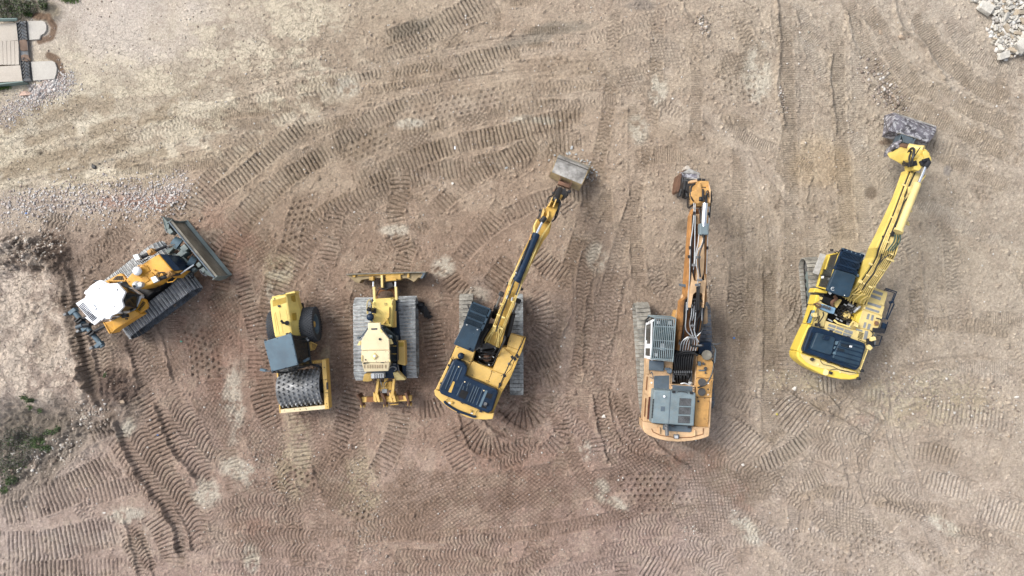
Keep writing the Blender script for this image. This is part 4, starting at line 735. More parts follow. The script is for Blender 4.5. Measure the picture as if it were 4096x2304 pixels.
# single stones on the yard
pinkr = mat('pink_granite', lin(196, 168, 152), .9, dirt=.4, dcol=lin(150, 130, 118), scale=3, bump=.5, spots=.4, scol=lin(190, 130, 112)); greyr = mat('grey_boulder', lin(152, 150, 138), .95, dirt=.4, dcol=lin(120, 118, 104), scale=3, bump=.5); whiter = mat('white_stone', lin(205, 200, 192), .9, dirt=.25, scale=4, bump=.3); cl = mat('clay_lump', lin(160, 142, 122), .95, dirt=.3, scale=5, bump=.4)
for (px, py, rx, ry, rz, m_, lab, nm) in [
 (102, 373, .50, .24, -.05, pinkr, 'oblong pinkish boulder beside the lower rail of the concrete deck', 'boulder'), (170, 6, .30, .42, .4, greyr, 'tall grey boulder in the shrubs at the top edge above the deck', 'boulder'), (118, 2, .26, .2, .1, greyr, 'low tan boulder among the shrubs just left of the tall grey one', 'boulder'),
 (3178, 1556, .16, .12, .4, whiter, 'squarish white stone below the left corner of the bright yellow excavator', 'stone'), (2416, 1666, .12, .10, .1, whiter, 'squarish pale stone between the two middle excavators near the faded one', 'stone'), (1423, 1790, .07, .07, .2, whiter, 'small white stone below the left ripper tooth of the straight dozer', 'stone'),
 (3234, 128, .10, .09, .3, greyr, 'round grey stone in the upper right of the yard', 'stone'), (3198, 132, .07, .06, .3, whiter, 'small white stone beside the round grey one in the upper right', 'stone'), (3612, 152, .22, .18, .3, cl, 'broad tan clay lump in the spoil below the rubble heap', 'clod'), (3525, 130, .18, .14, .3, cl, 'tan clay lump left of the broad one in the upper right', 'clod'),
 (3570, 385, .13, .10, .3, cl, 'dark clay clod above the scraped bucket', 'clod'), (3985, 425, .10, .08, 0, whiter, 'oval pale stone near the right edge above the middle', 'stone'), (3815, 1650, .14, .10, .3, whiter, 'flat pale slab in the stony patch at the right edge', 'stone'), (4062, 1588, .17, .08, -.2, whiter, 'long pale slab at the right edge of the stony patch', 'stone'), (4035, 1747, .10, .09, .1, cl, 'round tan cobble at the lower right of the stony patch', 'stone'), (3692, 1710, .13, .08, .3, cl, 'oval tan cobble left in the stony patch', 'stone'), (3540, 1650, .09, .08, .3, cl, 'small buff cobble alone beside the long wheel rut', 'stone'), (3650, 1655, .10, .07, .8, whiter, 'narrow pale stone at the left end of the stony patch', 'stone'),
 (2970, 1860, .10, .08, .2, whiter, 'pale stone below the slab-like block of track bars at lower right', 'stone'), (1810, 733, .10, .08, .4, whiter, 'white stone left of the worn yellow bucket', 'stone'), (2027, 671, .08, .07, .2, greyr, 'grey cube-like stone left of the worn yellow bucket', 'stone'), (2690, 395, .07, .06, .2, whiter, 'small white stone above the middle of the yard', 'stone'),
 (626, 810, .13, .10, .5, whiter, 'pale flat stone in the gravel band above the slanted dozer', 'stone'), (495, 1606, .15, .10, .5, cl, 'tan slab on the dark spoil patch at lower left', 'stone'), (186, 1800, .13, .09, 1.0, whiter, 'pale rock at the edge of the weedy ditch', 'stone'), (415, 2052, .14, .06, .2, whiter, 'thin pale stone on the barred mud at lower left', 'stone')]:
    me_ = rock_mesh(int(px + py), .6, 3, .25); me_.materials.append(m_); x, y = G0(px, py); rock(me_, nm, x, y, gz(x, y) + min(rx, ry) * .2, (rx / 1.25, ry, min(rx, ry)), -rz, label=lab, cat='rock' if nm != 'clod' else 'clod')
# concrete chips round the worn bucket
chip = mat('concrete_chip', lin(168, 172, 172), .9, dirt=.3, scale=6, bump=.3)
chm = [slab_mesh(200 + i, chip, .5) for i in range(5)]
for (zx, zy, s) in [(935, 25, .085), (1040, 48, .05), (915, 78, .08), (890, 85, .07), (975, 90, .06), (770, 98, .05), (1000, 135, .045), (1030, 150, .05), (1060, 160, .05), (1085, 150, .05), (1110, 170, .06), (1100, 190, .05), (1130, 215, .06), (1150, 240, .05), (1110, 250, .06), (1130, 270, .05), (1090, 285, .05), (1175, 262, .05), (1178, 292, .05), (1085, 310, .07), (1110, 330, .05), (1130, 345, .04), (303, 222, .07), (715, 148, .05), (335, 918, .05)]:
    p = Z5(zx, zy, 0); rock(chm[R_.randrange(5)], 'concrete_chip', p.x, p.y, gz(p.x, p.y) + s * .3, (s, s * .8, s), R_.uniform(0, 6), (R_.gauss(0, .2), 0), label='grey concrete chip scattered beside the worn yellow digging bucket', cat='rubble', group='concrete chips round the bucket')
# ================================================================== CONCRETE DECK AND RAMP (upper left)
dk = thing('concrete_deck', 'pale concrete weighbridge deck with grey green side rails at the left edge', 'ramp', Z10(0, 600, 0))
MB().pr(Z10, [(-420, 300), (188, 264), (208, 468), (-420, 500)], .30, -.1).build('deck_slab', 'concrete', dk, bevel=.01)
pl_ = MB()
for i in range(14):
    x0 = 212 - i * 46; MB_ = None; pl_.pr(Z10, [(x0 - 43, 474 + (i * .5)), (x0, 472), (x0 + 8, 748), (x0 - 35, 752)], .295, -.1)
pl_.build('deck_planks', 'concrete', dk, bevel=.006)
MB().pr(Z10, [(-420, 792), (232, 755), (262, 940), (-420, 975)], .30, -.1).build('deck_slab', 'concrete', dk, bevel=.01)
MB().tube([Z10(-420, 235, .55), Z10(0, 222, .55), Z10(200, 220, .55)], .045).tube([Z10(-420, 250, .4), Z10(195, 238, .4)], .03).build('side_rail', 'rail_g', dk)
MB().pr(Z10, [(-420, 985), (0, 962), (266, 938), (266, 948), (0, 980), (-420, 1005)], .38, 0).build('side_rail', 'rail_g', dk, bevel=.01)
rp = thing('steel_ramp', 'worn grey steel ramp with chevron bars between deck and concrete pads', 'ramp', Z10(270, 600, 0))
MB().pr(Z10, [(190, 258), (303, 242), (357, 932), (262, 940)], [.26, .08, .08, .26], -.08).build('ramp_plate', 'ramp', rp)
ch = MB(); 
for i in range(17):
    t = i / 17.0; a = Vector((192 + 74 * t, 290 + 660 * t, 0)); b_ = Vector((303 + 54 * t, 275 + 660 * t, 0)); m_ = (a + b_) / 2 - Vector((0, 38, 0))
    if 6 <= i <= 10: continue
    for p, q, za, zb in ((a, m_, .275, .185), (m_, b_, .185, .095)):
        A_ = Z10(p.x, p.y, za); B_ = Z10(q.x, q.y, zb); d = (B_ - A_); ch.box((A_ + B_) / 2 + Vector((0, 0, .015)), (d.length, .035, .035), math.atan2(d.y, d.x))
ch.build('chevron_bars', 'black', rp)
ed = MB(); ed.tube([Z10(192, 262, .28), Z10(262, 938, .28)], .02).tube([Z10(303, 243, .10), Z10(357, 930, .10)], .025); ed.build('ramp_edge', 'black', rp)
for pts, lab in (([(308, 244), (480, 238), (520, 255), (537, 290), (535, 350), (510, 388), (472, 408), (455, 455), (332, 462)], 'upper pale concrete pad with rounded end beyond the steel ramp'), ([(355, 714), (600, 705), (635, 722), (658, 790), (650, 860), (630, 915), (382, 935)], 'lower pale concrete pad with rounded end beyond the steel ramp')):
    o = MB().pr(Z10, pts, .06, -.12).build('concrete_pad', 'concrete_w', bevel=.01); tag(o, lab, 'concrete pad')
mudm = mat('ramp_mud', lin(150, 126, 108), .95, dirt=.5, dcol=lin(120, 96, 80), scale=3, bump=.5)
for k_, (y0, y1, x0) in enumerate(((455, 590, 222), (628, 712, 240))):
    MB().pr(Z10, [(x0, y0 + 14), (x0 + 40, y0), (x0 + 84, y0 + 8), (x0 + 102, (y0 + y1) / 2), (x0 + 106, y1 - 6), (x0 + 60, y1), (x0 + 14, y1 - 4), (x0 + 4, (y0 + y1) / 2)], [.28, .21, .14, .11, .11, .19, .27, .29], .02).build('mud_patch', mudm, rp, bevel=.02)
# ================================================================== WEEDS
def leaf_mesh(spots, name, label, cat, seed, cols, hgt=.18, kind='stuff'):
    R = random.Random(seed); mb = MB()
    for (px, py, rx, ry, n_, hh) in spots:
        for _ in range(n_):
            a = R.uniform(0, 6.283); q = math.sqrt(R.random()); x, y = G0(px + rx * q * math.cos(a) + R.gauss(0, 2), py + ry * q * math.sin(a) + R.gauss(0, 2)); z = gz(x, y) + R.uniform(0, hh)
            d = R.uniform(0, 6.283); L_ = R.uniform(.03, .085); w_ = L_ * R.uniform(.2, .45); up = R.uniform(-.02, .10); c, s = math.cos(d), math.sin(d)
            mb.add([(x, y, z), (x + c * L_ * .5 - s * w_, y + s * L_ * .5 + c * w_, z + up * .7), (x + c * L_, y + s * L_, z + up), (x + c * L_ * .5 + s * w_, y + s * L_ * .5 - c * w_, z + up * .7)], [(0, 1, 2, 3)])
    o = mb.build(name, stone_mat(name + '_leaves', cols, .7)); return tag(o, label, cat, kind=kind)
leaf_mesh([(50, 45, 70, 42, 1500, .35), (20, 20, 60, 40, 900, .4), (110, 30, 45, 30, 500, .3), (185, 22, 16, 14, 220, .2), (180, 36, 14, 8, 100, .1)], 'shrubs', 'low grey green shrubs above the concrete deck in the upper left corner', 'shrubs', 3,
 [(.10, .11, .07), (.15, .15, .11), (.20, .19, .16), (.06, .08, .04), (.12, .10, .08), (.09, .13, .05)])
leaf_mesh([(105, 32, 18, 10, 200, .15), (115, 60, 14, 8, 140, .1), (285, 4, 36, 8, 200, .1), (185, 30, 12, 6, 90, .1), (25, 348, 22, 8, 220, .12), (5, 352, 14, 10, 120, .1)], 'grass_tufts', 'green grass tufts around the deck and along the top edge', 'grass', 4, [(.07, .13, .03), (.10, .16, .04), (.13, .15, .06), (.05, .09, .03)])
leaf_mesh([(112, 1587, 12, 5, 150, .1), (136, 1597, 12, 6, 170, .1), (118, 1630, 10, 9, 60, .06), (150, 1645, 10, 10, 60, .06), (424, 1500, 6, 5, 60, .08), (62, 1775, 55, 30, 240, .08), (128, 1775, 30, 22, 420, .12), (165, 1800, 20, 14, 160, .1), (180, 1735, 26, 10, 160, .1), (215, 1720, 10, 10, 80, .08), (30, 1925, 22, 16, 300, .12), (6, 1965, 16, 14, 160, .1), (30, 1860, 60, 40, 220, .06)], 'weeds', 'green weeds growing in the ditch and cracked mud on the left', 'weeds', 5, [(.06, .10, .035), (.09, .14, .05), (.05, .07, .035), (.12, .14, .09)])
leaf_mesh([(40, 1800, 80, 70, 1400, .1), (90, 1740, 90, 30, 500, .1), (20, 1900, 50, 50, 500, .08)], 'dead_brush', 'grey dead brush and roots lying in the ditch', 'brush', 6, [(.13, .12, .10), (.20, .18, .16), (.08, .08, .06), (.10, .11, .08)])
# ================================================================== SMALL LITTER
def slab(name, px, py, sx, sy, rz, m_, lab, cat, h=.03):
    x, y = G0(px, py); mb = MB(); R = random.Random(int(px)); k = 7; z = gz(x, y) + .01
    rings = []
    for zz, sc_ in ((z, 1.0), (z + h * .6, .96), (z + h, .6)):
        rings.append([Vector((x + math.cos(rz) * math.cos(a) * sx * q * sc_ - math.sin(rz) * math.sin(a) * sy * q * sc_, y + math.sin(rz) * math.cos(a) * sx * q * sc_ + math.cos(rz) * math.sin(a) * sy * q * sc_, zz)) for a, q in [(2 * math.pi * i / k, .7 + .5 * ((i * 37 + int(px)) % 10) / 10) for i in range(k)]])
    return tag(mb.loft(rings).build(name, m_), lab, cat)
slab('black_scrap', 375, 667, .11, .14, .4, 'black', 'black scrap lying on the pale haul road, larger of two', 'scrap', .05); slab('black_scrap', 396, 655, .05, .04, .2, 'black', 'tiny black scrap just right of the larger one on the haul road', 'scrap')
slab('blue_litter', 105, 853, .06, .05, .3, mat('blue_plastic', lin(70, 120, 190), .4, dirt=.3), 'bit of blue plastic on the gravel at the left edge', 'litter'); slab('blue_litter', 631, 1740, .05, .03, -.4, MATS['blue_plastic'], 'small blue plastic scrap in the wheel ruts at lower left', 'litter')
slab('green_litter', 725, 1366, .06, .05, .3, mat('green_plastic', lin(70, 140, 120), .4, dirt=.3), 'small green scrap right below the slanted dozer', 'litter'); slab('blue_litter', 2937, 1352, .05, .06, .6, MATS['blue_plastic'], 'small light blue scrap right of the faded orange excavator', 'litter')
slab('white_scrap', 1820, 628 - 37, .05, .09, .2, 'white', 'thin white scrap of tile above the worn yellow bucket', 'litter'); slab('yellow_litter', 3108, 1657, .05, .07, .6, mat('yellow_plastic', lin(190, 175, 70), .5, dirt=.3), 'yellow scrap beside the barred track print at lower right', 'litter')
# black rubber sheet beside the straight dozer
bl = MB(); R = random.Random(3); rings = []
for i, (x, y, w_, h_) in enumerate([(757, 362, .10, .10), (768, 380, .17, .2), (782, 398, .21, .2), (796, 416, .17, .25), (812, 436, .20, .2), (826, 454, .15, .22), (842, 474, .19, .2), (858, 490, .12, .16), (872, 504, .14, .12), (884, 492, .05, .1)]):
    c = Z3(x, y, 0); d = Vector((.6, -.8, 0)); v = Vector((.8, .6, 0)); rings.append([c + v * (w_ * math.cos(a) * R.uniform(.45, 1.35)) + d * R.uniform(-.07, .07) + Vector((0, 0, max(-.02, h_ * (.5 + .5 * math.sin(a)) * R.uniform(.4, 1.2)))) for a in [2 * math.pi * k / 10 for k in range(10)]])
tag(bl.loft(rings).build('rubber_scrap', 'black'), 'crumpled black rubber scrap lying right of the straight dozer track', 'rubber scrap')
slab('mortar_lump', 1685, 1254, .05, .05, 0, whiter, 'small pale lump lying on the crumpled black rubber scrap', 'lump', .1)
# ================================================================== SLANTED DOZER (Z1)
F = Z1
r1 = thing('bulldozer', 'amber bulldozer with white cab roof and grey green blade, parked slanted at the left', 'bulldozer', Vector((F(700, 880, 0).x, F(700, 880, 0).y, 0)), 'bulldozers on the yard')
edge_crawler(r1, F, (655, 1300), (1362, 772), 1.0, .74, 1, 1.05, .165, 'dozer', 'shoed', 'steelg')
edge_crawler(r1, F, (262, 838), (965, 302), 1.0, .74, -1, 1.05, .165, 'dozer', 'shoe', 'steelg')
# main frame
MB().pr(F, [(380, 900), (900, 520), (1170, 640), (620, 1060)], 1.25, .45).build('main_frame', 'black', r1)
hd = MB().pr(F, [(652, 703), (735, 612), (815, 548), (880, 500), (985, 440), (1128, 606), (1040, 652), (985, 692), (925, 740), (830, 776), (742, 792), (682, 748)], [2.2, 2.2, 2.18, 2.15, 2.08, 2.08, 2.1, 2.12, 2.15, 2.18, 2.2, 2.2], 1.0, .02).build('engine_hood', 'amber', r1, bevel=.05)
MB().pr(F, [(990, 438), (1075, 446), (1212, 600), (1132, 606)], [2.05, 1.85, 1.85, 2.05], .7).build('radiator_guard', 'navy', r1, bevel=.03)
MB().pr(F, [(1125, 612), (1212, 603), (1170, 650), (1130, 680)], [1.95, 1.8, 1.7, 1.8], .9).build('front_corner_panel', 'amber', r1, bevel=.02)
vm_ = MB()
for q in ([(815, 565), (868, 553), (898, 604), (850, 635), (806, 600)], [(778, 650), (820, 622), (850, 650), (805, 682)], [(866, 650), (912, 620), (946, 650), (905, 686)], [(811, 692), (862, 662), (894, 700), (850, 730)]): vm_.pr(F, q, 2.19, 2.05)
vm_.build('hood_vents', 'amber_dark', hd)
b_ = MB(); b_.pr(F, [(935, 805), (975, 765), (988, 800), (945, 822)], 1.62, 1.4); b_.build('side_vent', 'hole', hd)
MB().cyl(F(690, 715, 2.2), F(690, 715, 2.23), .03).cyl(F(940, 600, 2.15), F(940, 600, 2.25), .035).build('filler_cap', 'orange', hd)
MB().cyl(F(772, 612, 2.1), F(771, 611, 2.42), .18, .18, 20).dome(F(770, 608, 2.42), .18, .12, 20).build('precleaner_dome', 'white', r1, smooth=True)
MB().dome(F(778, 752, 2.15), .19, .30, 18).pr(F, [(765, 735), (800, 715), (822, 730), (815, 765), (775, 785), (740, 785)], 2.38, 2.1).build('exhaust_shroud', 'silver', r1, smooth=False, bevel=.02)
MB().cyl(F(750, 768, 2.2), F(742, 762, 2.6), .05).build('exhaust_pipe', 'black', r1, smooth=True)
# fenders, steps
fd = MB().pr(F, [(440, 1130), (520, 1102), (745, 1000), (800, 1040), (740, 1075), (560, 1190), (540, 1205), (512, 1233), (495, 1226)], [1.75, 1.75, 1.75, 1.7, 1.7, 1.7, 1.7, 1.72, 1.74], 1.1).build('fender', 'amber', r1, bevel=.03)
MB().pr(F, [(425, 1120), (445, 1130), (500, 1232), (492, 1238)], 1.78, 1.3).build('fender_edge', 'amber', fd, bevel=.01)
MB().pr(F, [(310, 760), (480, 700), (500, 730), (330, 830)], 1.7, 1.1).build('fender', 'amber', r1, bevel=.03)
sp_ = MB().pr(F, [(762, 1045), (748, 1002), (815, 882), (850, 895), (876, 950), (866, 985), (776, 1046)], 1.62, 1.45).build('step_plate', 'amber', r1, bevel=.02)
slats(MB(), F, [(828, 912), (858, 925), (800, 1010), (775, 1000)], 7, 1.635, frac=.5).build('step_slots', 'black', sp_)
sp_ = MB().pr(F, [(470, 705), (600, 632), (625, 642), (664, 690), (650, 716), (500, 716)], 1.72, 1.55).build('step_plate', 'amber', r1, bevel=.02)
slats(MB(), F, [(520, 700), (565, 658), (625, 658), (640, 700)], 6, 1.735, frac=.45, along=True).build('step_slots', 'black', sp_)
# cab
_t = [F(x, y, 2.98) for x, y in ((590, 745), (650, 830), (650, 950), (590, 1025), (500, 1062), (430, 1078), (310, 920), (300, 830), (400, 740))]; _b = [F(x, y, 1.6) for x, y in ((720, 785), (800, 850), (767, 978), (700, 1015), (600, 1062), (500, 1105), (480, 940), (480, 830), (560, 760))]
cb = MB().loft([_t, _b]).build('cab', 'glass', r1, bevel=.02)
MB().pr(F, [(712, 780), (803, 846), (812, 868), (776, 985), (700, 1024), (600, 1070), (498, 1114), (480, 1080), (480, 830), (600, 770)], 1.62, 1.35).build('cab_sill', 'white', cb, bevel=.02)
ws_ = MB(); [ws_.tube([_t[i], _b[i]], .04, 6) for i in (1, 2)]; ws_.build('cab_frame', 'black', cb); ws_ = MB(); ws_.tube([_t[4], _b[4]], .035, 6).tube([_t[3], _b[3]], .05, 6); ws_.build('cab_frame', 'white', cb)
rf = MB().pr(F, [(380, 706), (415, 700), (478, 736), (575, 731), (652, 822), (617, 905), (637, 965), (580, 1030), (512, 1058), (500, 1092), (455, 1090), (448, 1075), (420, 1098), (340, 1000), (243, 876), (258, 850), (235, 832), (255, 800), (268, 800), (298, 760)], 3.15, 3.02).build('cab_roof', 'white', r1, bevel=.04)
gp_ = MB().pr(F, [(243, 880), (155, 933), (342, 1152), (432, 1076), (418, 1098)], [3.12, 3.0, 3.0, 3.1, 3.12], 2.9).build('roof_screen_panel', 'white', r1, bevel=.015)
ho = MB()
for i in range(13):
    for j in range(5):
        x = 228 + i * 11.3 + (-1) * j * 9.0 * .8; y = 932 + i * 12.7 + j * 7.0; x = 232 + i * 10.9 - j * 9.4; y = 930 + i * 12.2 + j * 8.2
        p = F(x, y, 3.075 - .014 * j); ho.box(p, (.036, .036, .03), math.radians(-48))
ho.build('screen_holes', 'navy', gp_)
MB().pr(F, [(312, 945), (330, 938), (362, 985), (345, 1000)], 3.2, 3.1).pr(F, [(248, 1075), (268, 1065), (335, 1120), (325, 1135)], 2.95, 2.75).build('roof_bracket', 'white', rf, bevel=.01)
MB().cyl(F(572, 798, 3.14), F(572, 798, 3.17), .03).cyl(F(392, 783, 3.14), F(392, 783, 3.17), .018).cyl(F(545, 962, 3.14), F(545, 962, 3.17), .018).cyl(F(445, 738, 3.14), F(445, 738, 3.17), .018).build('roof_bolts', 'navy', rf)
mr_ = MB().tube([F(625, 1000, 2.9), F(635, 1045, 2.5)], .02, 5); mr_.pr(F, [(612, 1045), (662, 1040), (667, 1072), (615, 1082)], 2.5, 2.3); mr_.pr(F, [(648, 1082), (668, 1080), (668, 1095), (652, 1097)], 2.4, 2.3); mr_.build('mirror', 'black', r1)
mr_ = MB().pr(F, [(330, 705), (345, 697), (385, 712), (375, 722)], 2.5, 2.3); mr_.build('mirror', 'black', r1)
# blade cylinders and lamps
for (pts, lamp, mount) in ((((790, 486), (905, 430), (1062, 362), (1145, 345)), [(725, 452), (775, 437), (803, 490), (752, 508)], (912, 418)), (((965, 700), (1085, 655), (1200, 640), (1335, 550)), [(903, 678), (952, 658), (985, 706), (935, 732)], (1095, 640))):
    cy = MB(); cy.cyl(F(*pts[0], 2.2), F(*pts[1], 2.1), .085, n=14); cy.cyl(F(*pts[1], 2.1), F(*pts[2], 1.7), .06); c_ = cy.build('lift_cylinder', 'black', r1, smooth=True)
    MB().cyl(F(*pts[2], 1.7), F(*pts[3], 1.35), .035).build('cylinder_rod', 'chrome', c_, smooth=True)
    MB().pr(F, lamp, 2.45, 2.3).build('cylinder_guard', 'silver', c_, bevel=.01)
    mt = F(*mount, 2.1); MB().box((mt.x, mt.y, 2.05), (.26, .2, .3), .6).cyl(mt - Vector((0, 0, .2)), mt + Vector((0, 0, .18)), .09).build('cylinder_mount', 'orange', c_, bevel=.02)
hh = MB()
for d in (0, 14, 28): hh.curve(F, [(960 + d, 662, 2.15), (975 + d, 630, 2.4), (1020 + d, 625, 2.4), (1045 + d, 660, 2.2)], .018)
hh.curve(F, [(770, 510, 2.1), (820, 520, 2.15), (880, 490, 2.1)], .02).curve(F, [(800, 498, 2.1), (850, 500, 2.2), (895, 470, 2.1)], .02); hh.build('hoses', 'hose', r1, smooth=True)
MB().tube([F(775, 575, 2.2), F(785, 555, 2.45), F(820, 548, 2.45), F(830, 552, 2.2)], .018).tube([F(1065, 690, 1.9), F(1075, 725, 2.1), F(1130, 715, 2.1), F(1165, 680, 1.9)], .022).build('grab_rail', 'amber', r1)
# push frame and blade
pf = MB(); pf.beam(F, [(1080, 440, 1050, 400, .95, .6), (1130, 385, 1160, 350, .85, .5), (1240, 420, 1215, 360, .8, .4)]); pf.beam(F, [(1090, 715, 1110, 740, .9, .6), (1220, 650, 1240, 680, .85, .5), (1340, 565, 1365, 590, .8, .45)]); pf.beam(F, [(1130, 500, 1110, 420, .7, .4), (1200, 540, 1230, 460, .7, .4), (1290, 590, 1330, 560, .7, .4)])
pf.build('push_frame', 'steelg', r1, bevel=.03)
MB().cyl(F(1130, 300, .9), F(1200, 345, .8), .2, .26, 16).cyl(F(1290, 500, .9), F(1350, 530, .8), .26, .22, 16).build('pivot_ball', 'blue', r1, smooth=True)
A_, B_ = (1100, 118), (1548, 668)
def bl_ring(t):
    prof = [(0.0, 1.30), (.10, 1.28), (.02, 1.05), (-.02, .75), (.03, .45), (.06, .20), (.15, .03), (.09, .03), (-.02, .22), (-.08, .45), (-.13, .75), (-.09, 1.05)]
    a = F(*A_, 1.3); b = F(*B_, 1.3); u = (b - a).normalized(); nrm = Vector((-u.y, u.x, 0)); nrm = nrm if nrm.x > 0 else -nrm; c = a.lerp(b, t)
    return [Vector((c.x, c.y, z)) + nrm * d for d, z in prof]
bd = MB().loft([bl_ring(0), bl_ring(1)]).build('dozer_blade', 'soiled', r1)
a = F(*A_, 1.3); b = F(*B_, 1.3); u = (b - a).normalized(); nrm = Vector((-u.y, u.x, 0)); nrm = nrm if nrm.x > 0 else -nrm
tb_ = MB(); tb_.box((a + b) / 2 + Vector((0, 0, .02)) - nrm * .03, ((b - a).length + .02, .07, .06), math.atan2(u.y, u.x)); tb_.build('blade_top_rail', 'slate_d', bd, bevel=.015)
ce = MB(); q0 = a.lerp(b, -.02) + nrm * .19; q1 = a.lerp(b, 1.02) + nrm * .19
ce.box(((q0 + q1) / 2).xy.to_3d() + Vector((0, 0, .10)), ((q1 - q0).length, .17, .03), ax=(u, (nrm * .8 + Vector((0, 0, -.6))).normalized(), (nrm * .6 + Vector((0, 0, .8))).normalized())); ce.build('cutting_edge', 'steelg', bd, bevel=.005)
en = MB()
for t, s in ((-.0, -1), (1.0, 1)):
    c = a.lerp(b, t) + u * s * .015; pf_ = [(-.16, 1.32), (.12, 1.30), (.10, 1.0), (.12, .5), (.26, .02), (-.06, .1), (-.2, .5)]
    A1 = [Vector((c.x, c.y, z)) + nrm * d for d, z in pf_]; en.loft([A1, [p + u * s * .03 for p in A1]])
en.build('blade_end_plate', 'steelg', bd, bevel=.005)
ws = MB(); c0 = a; 
ws.pr(F, [(1022, 62), (1090, 135), (1085, 235), (1045, 190), (1035, 130)], [1.2, 1.25, .9, .9, 1.1], .3); ws.pr(F, [(1450, 600), (1500, 620), (1552, 680), (1500, 660), (1440, 640)], [1.1, 1.15, 1.2, 1.0, .9], .3); ws.build('blade_wing_bracket', 'steelg', bd, bevel=.01)
br = MB()
for (x, y, s) in ((1110, 215, .13), (1250, 383, .17), (1395, 548, .12), (1440, 600, .12)): p = F(x, y, .95); br.box((p.x, p.y, .8), (s * 1.6, s * 1.6, .5), math.radians(-50))
br.pr(F, [(1165, 440), (1215, 395), (1275, 420), (1210, 470)], 1.05, .5); br.build('blade_bracket', 'steelg', bd, bevel=.02)
MB().tube([F(1405, 590, 1.0), F(1400, 610, 1.0), F(1425, 640, .95), F(1465, 660, .95)], .03).tube([F(1050, 190, 1.0), F(1075, 230, 1.0)], .03).build('blade_lugs', 'steel', bd)
MB().curve(F, [(1290, 640, .9), (1320, 620, 1.0), (1335, 670, .9), (1310, 680, .8)], .03).build('hose_loop', 'black', r1)
# rippers
rb = MB(); rb.cyl(F(130, 1000, .95), F(430, 1365, .95), .11, n=10); rpb = rb.build('ripper_beam', 'blue', r1, smooth=True)
for (x, y) in ((95, 1040), (222, 1205), (355, 1372)):
    m2 = MB(); p = F(x, y, .95); d = Vector((math.cos(math.radians(217)), math.sin(math.radians(217)), 0)); m2.box(F(x + 40, y - 28, .95), (.34, .17, .26), math.radians(37)); q = F(x, y, .7); m2.box((q.x, q.y, .62), (.14, .08, .8), math.radians(37)); m2.build('ripper_shank', 'blue', r1, bevel=.02)
    m2 = MB(); m2.box((q.x, q.y, .99), (.16, .11, .1), math.radians(37)); m2.build('shank_pin', 'steel', r1, bevel=.02)
lk = MB()
for a_, b2 in (((200, 1090), (360, 1060)), ((180, 1160), (300, 1140)), ((290, 1240), (470, 1150)), ((230, 1180), (400, 1100))): lk.cyl(F(*a_, 1.0), F(*b2, 1.2), .07)
for (x, y) in ((190, 1095), (215, 1110), (300, 1225), (335, 1235)): p = F(x, y, 1.05); lk.box(p, (.26, .06, .35), math.radians(37))
lk.build('ripper_linkage', 'black', r1, bevel=.01); MB().cyl(F(165, 1172, 1.05), F(225, 1150, 1.1), .085).build('ripper_cylinder', 'slate_d', r1, smooth=True)

# ================================================================== STRAIGHT DOZER (Z3)
F = Z3; p = F(430, 720, 0)
r3 = thing('bulldozer', 'pale yellow bulldozer with dusty roof and raised rippers, parked straight with wide grey tracks', 'bulldozer', Vector((p.x, p.y, 0)), 'bulldozers on the yard')
a = F(212, 1122, .5); b = F(222, 312, .5)
def craw(root, F, x0, y0, x1, y1, w_, h_, *k): A = F(x0, y0, h_ * .55); B = F(x1, y1, h_ * .55); return crawler(root, A, B, w_, h_, *k)
craw(r3, F, 240, 1112, 232, 318, .80, 1.05, .165, 'dozer', 'shoe', 'yellow')
craw(r3, F, 665, 1090, 652, 303, .80, 1.05, .165, 'dozer', 'shoe', 'yellow')
MB().pr(F, [(310, 330), (550, 330), (610, 1090), (250, 1100)], 1.2, .45).build('main_frame', 'navy', r3)
hd = MB().pr(F, [(308, 372), (320, 345), (345, 326), (490, 318), (512, 340), (516, 395), (500, 604), (400, 576), (318, 556), (308, 500)], [1.95, 2.0, 2.05, 2.05, 2.0, 1.95, 1.95, 2.15, 2.15, 2.1], 1.0, .02).build('engine_hood', 'lemon', r3, bevel=.06)
MB().pr(F, [(470, 405), (476, 405), (476, 500), (415, 582), (408, 578), (468, 498)], 2.12, 2.0).build('hood_crease', 'yellow', hd, bevel=.008)
MB().pr(F, [(440, 555), (462, 510), (474, 572)], 2.12, 1.98).build('hood_vent', 'lemon_dark', hd)
bm_ = MB()
for (x, y) in ((328, 362), (328, 384), (430, 368), (446, 368), (430, 384), (446, 384), (330, 410), (330, 480)): bm_.cyl(F(x, y, 2.0), F(x, y, 2.09), .014, n=8)
bm_.build('hood_bolts', 'steel', hd)
MB().cyl(F(320, 500, 2.0), F(300, 500, 2.2), .13, n=18).build('intake_neck', 'pale', r3, smooth=True)
MB().cyl(F(292, 502, 2.2), F(292, 502, 2.5), .155, n=20).dome(F(292, 502, 2.5), .155, .10, 20).build('precleaner_dome', 'navy', r3, smooth=True)
MB().pr(F, [(300, 420), (345, 418), (346, 465), (312, 466), (300, 445)], 2.15, 1.9).cyl(F(315, 432, 2.1), F(285, 432, 2.7), .085, .08, 14).cyl(F(285, 432, 2.7), F(262, 420, 2.72), .09, .085, 14).build('exhaust_pipe', 'black', r3, smooth=False, bevel=.01)
MB().curve(F, [(262, 470, 2.0), (262, 370, 2.4), (275, 342, 2.4), (292, 340, 2.4), (305, 375, 2.0)], .022).curve(F, [(270, 480, 2.1), (275, 420, 2.3), (300, 395, 2.2)], .02).curve(F, [(290, 540, 2.2), (300, 552, 2.2), (330, 548, 2.1)], .02).curve(F, [(500, 390, 1.9), (505, 350, 2.3), (515, 330, 2.3), (522, 345, 2.0)], .022).build('grab_rail', 'pale', r3, smooth=True)
MB().pr(F, [(516, 330), (552, 335), (552, 600), (516, 600)], 1.35, .8).build('side_tank', 'navy', r3)
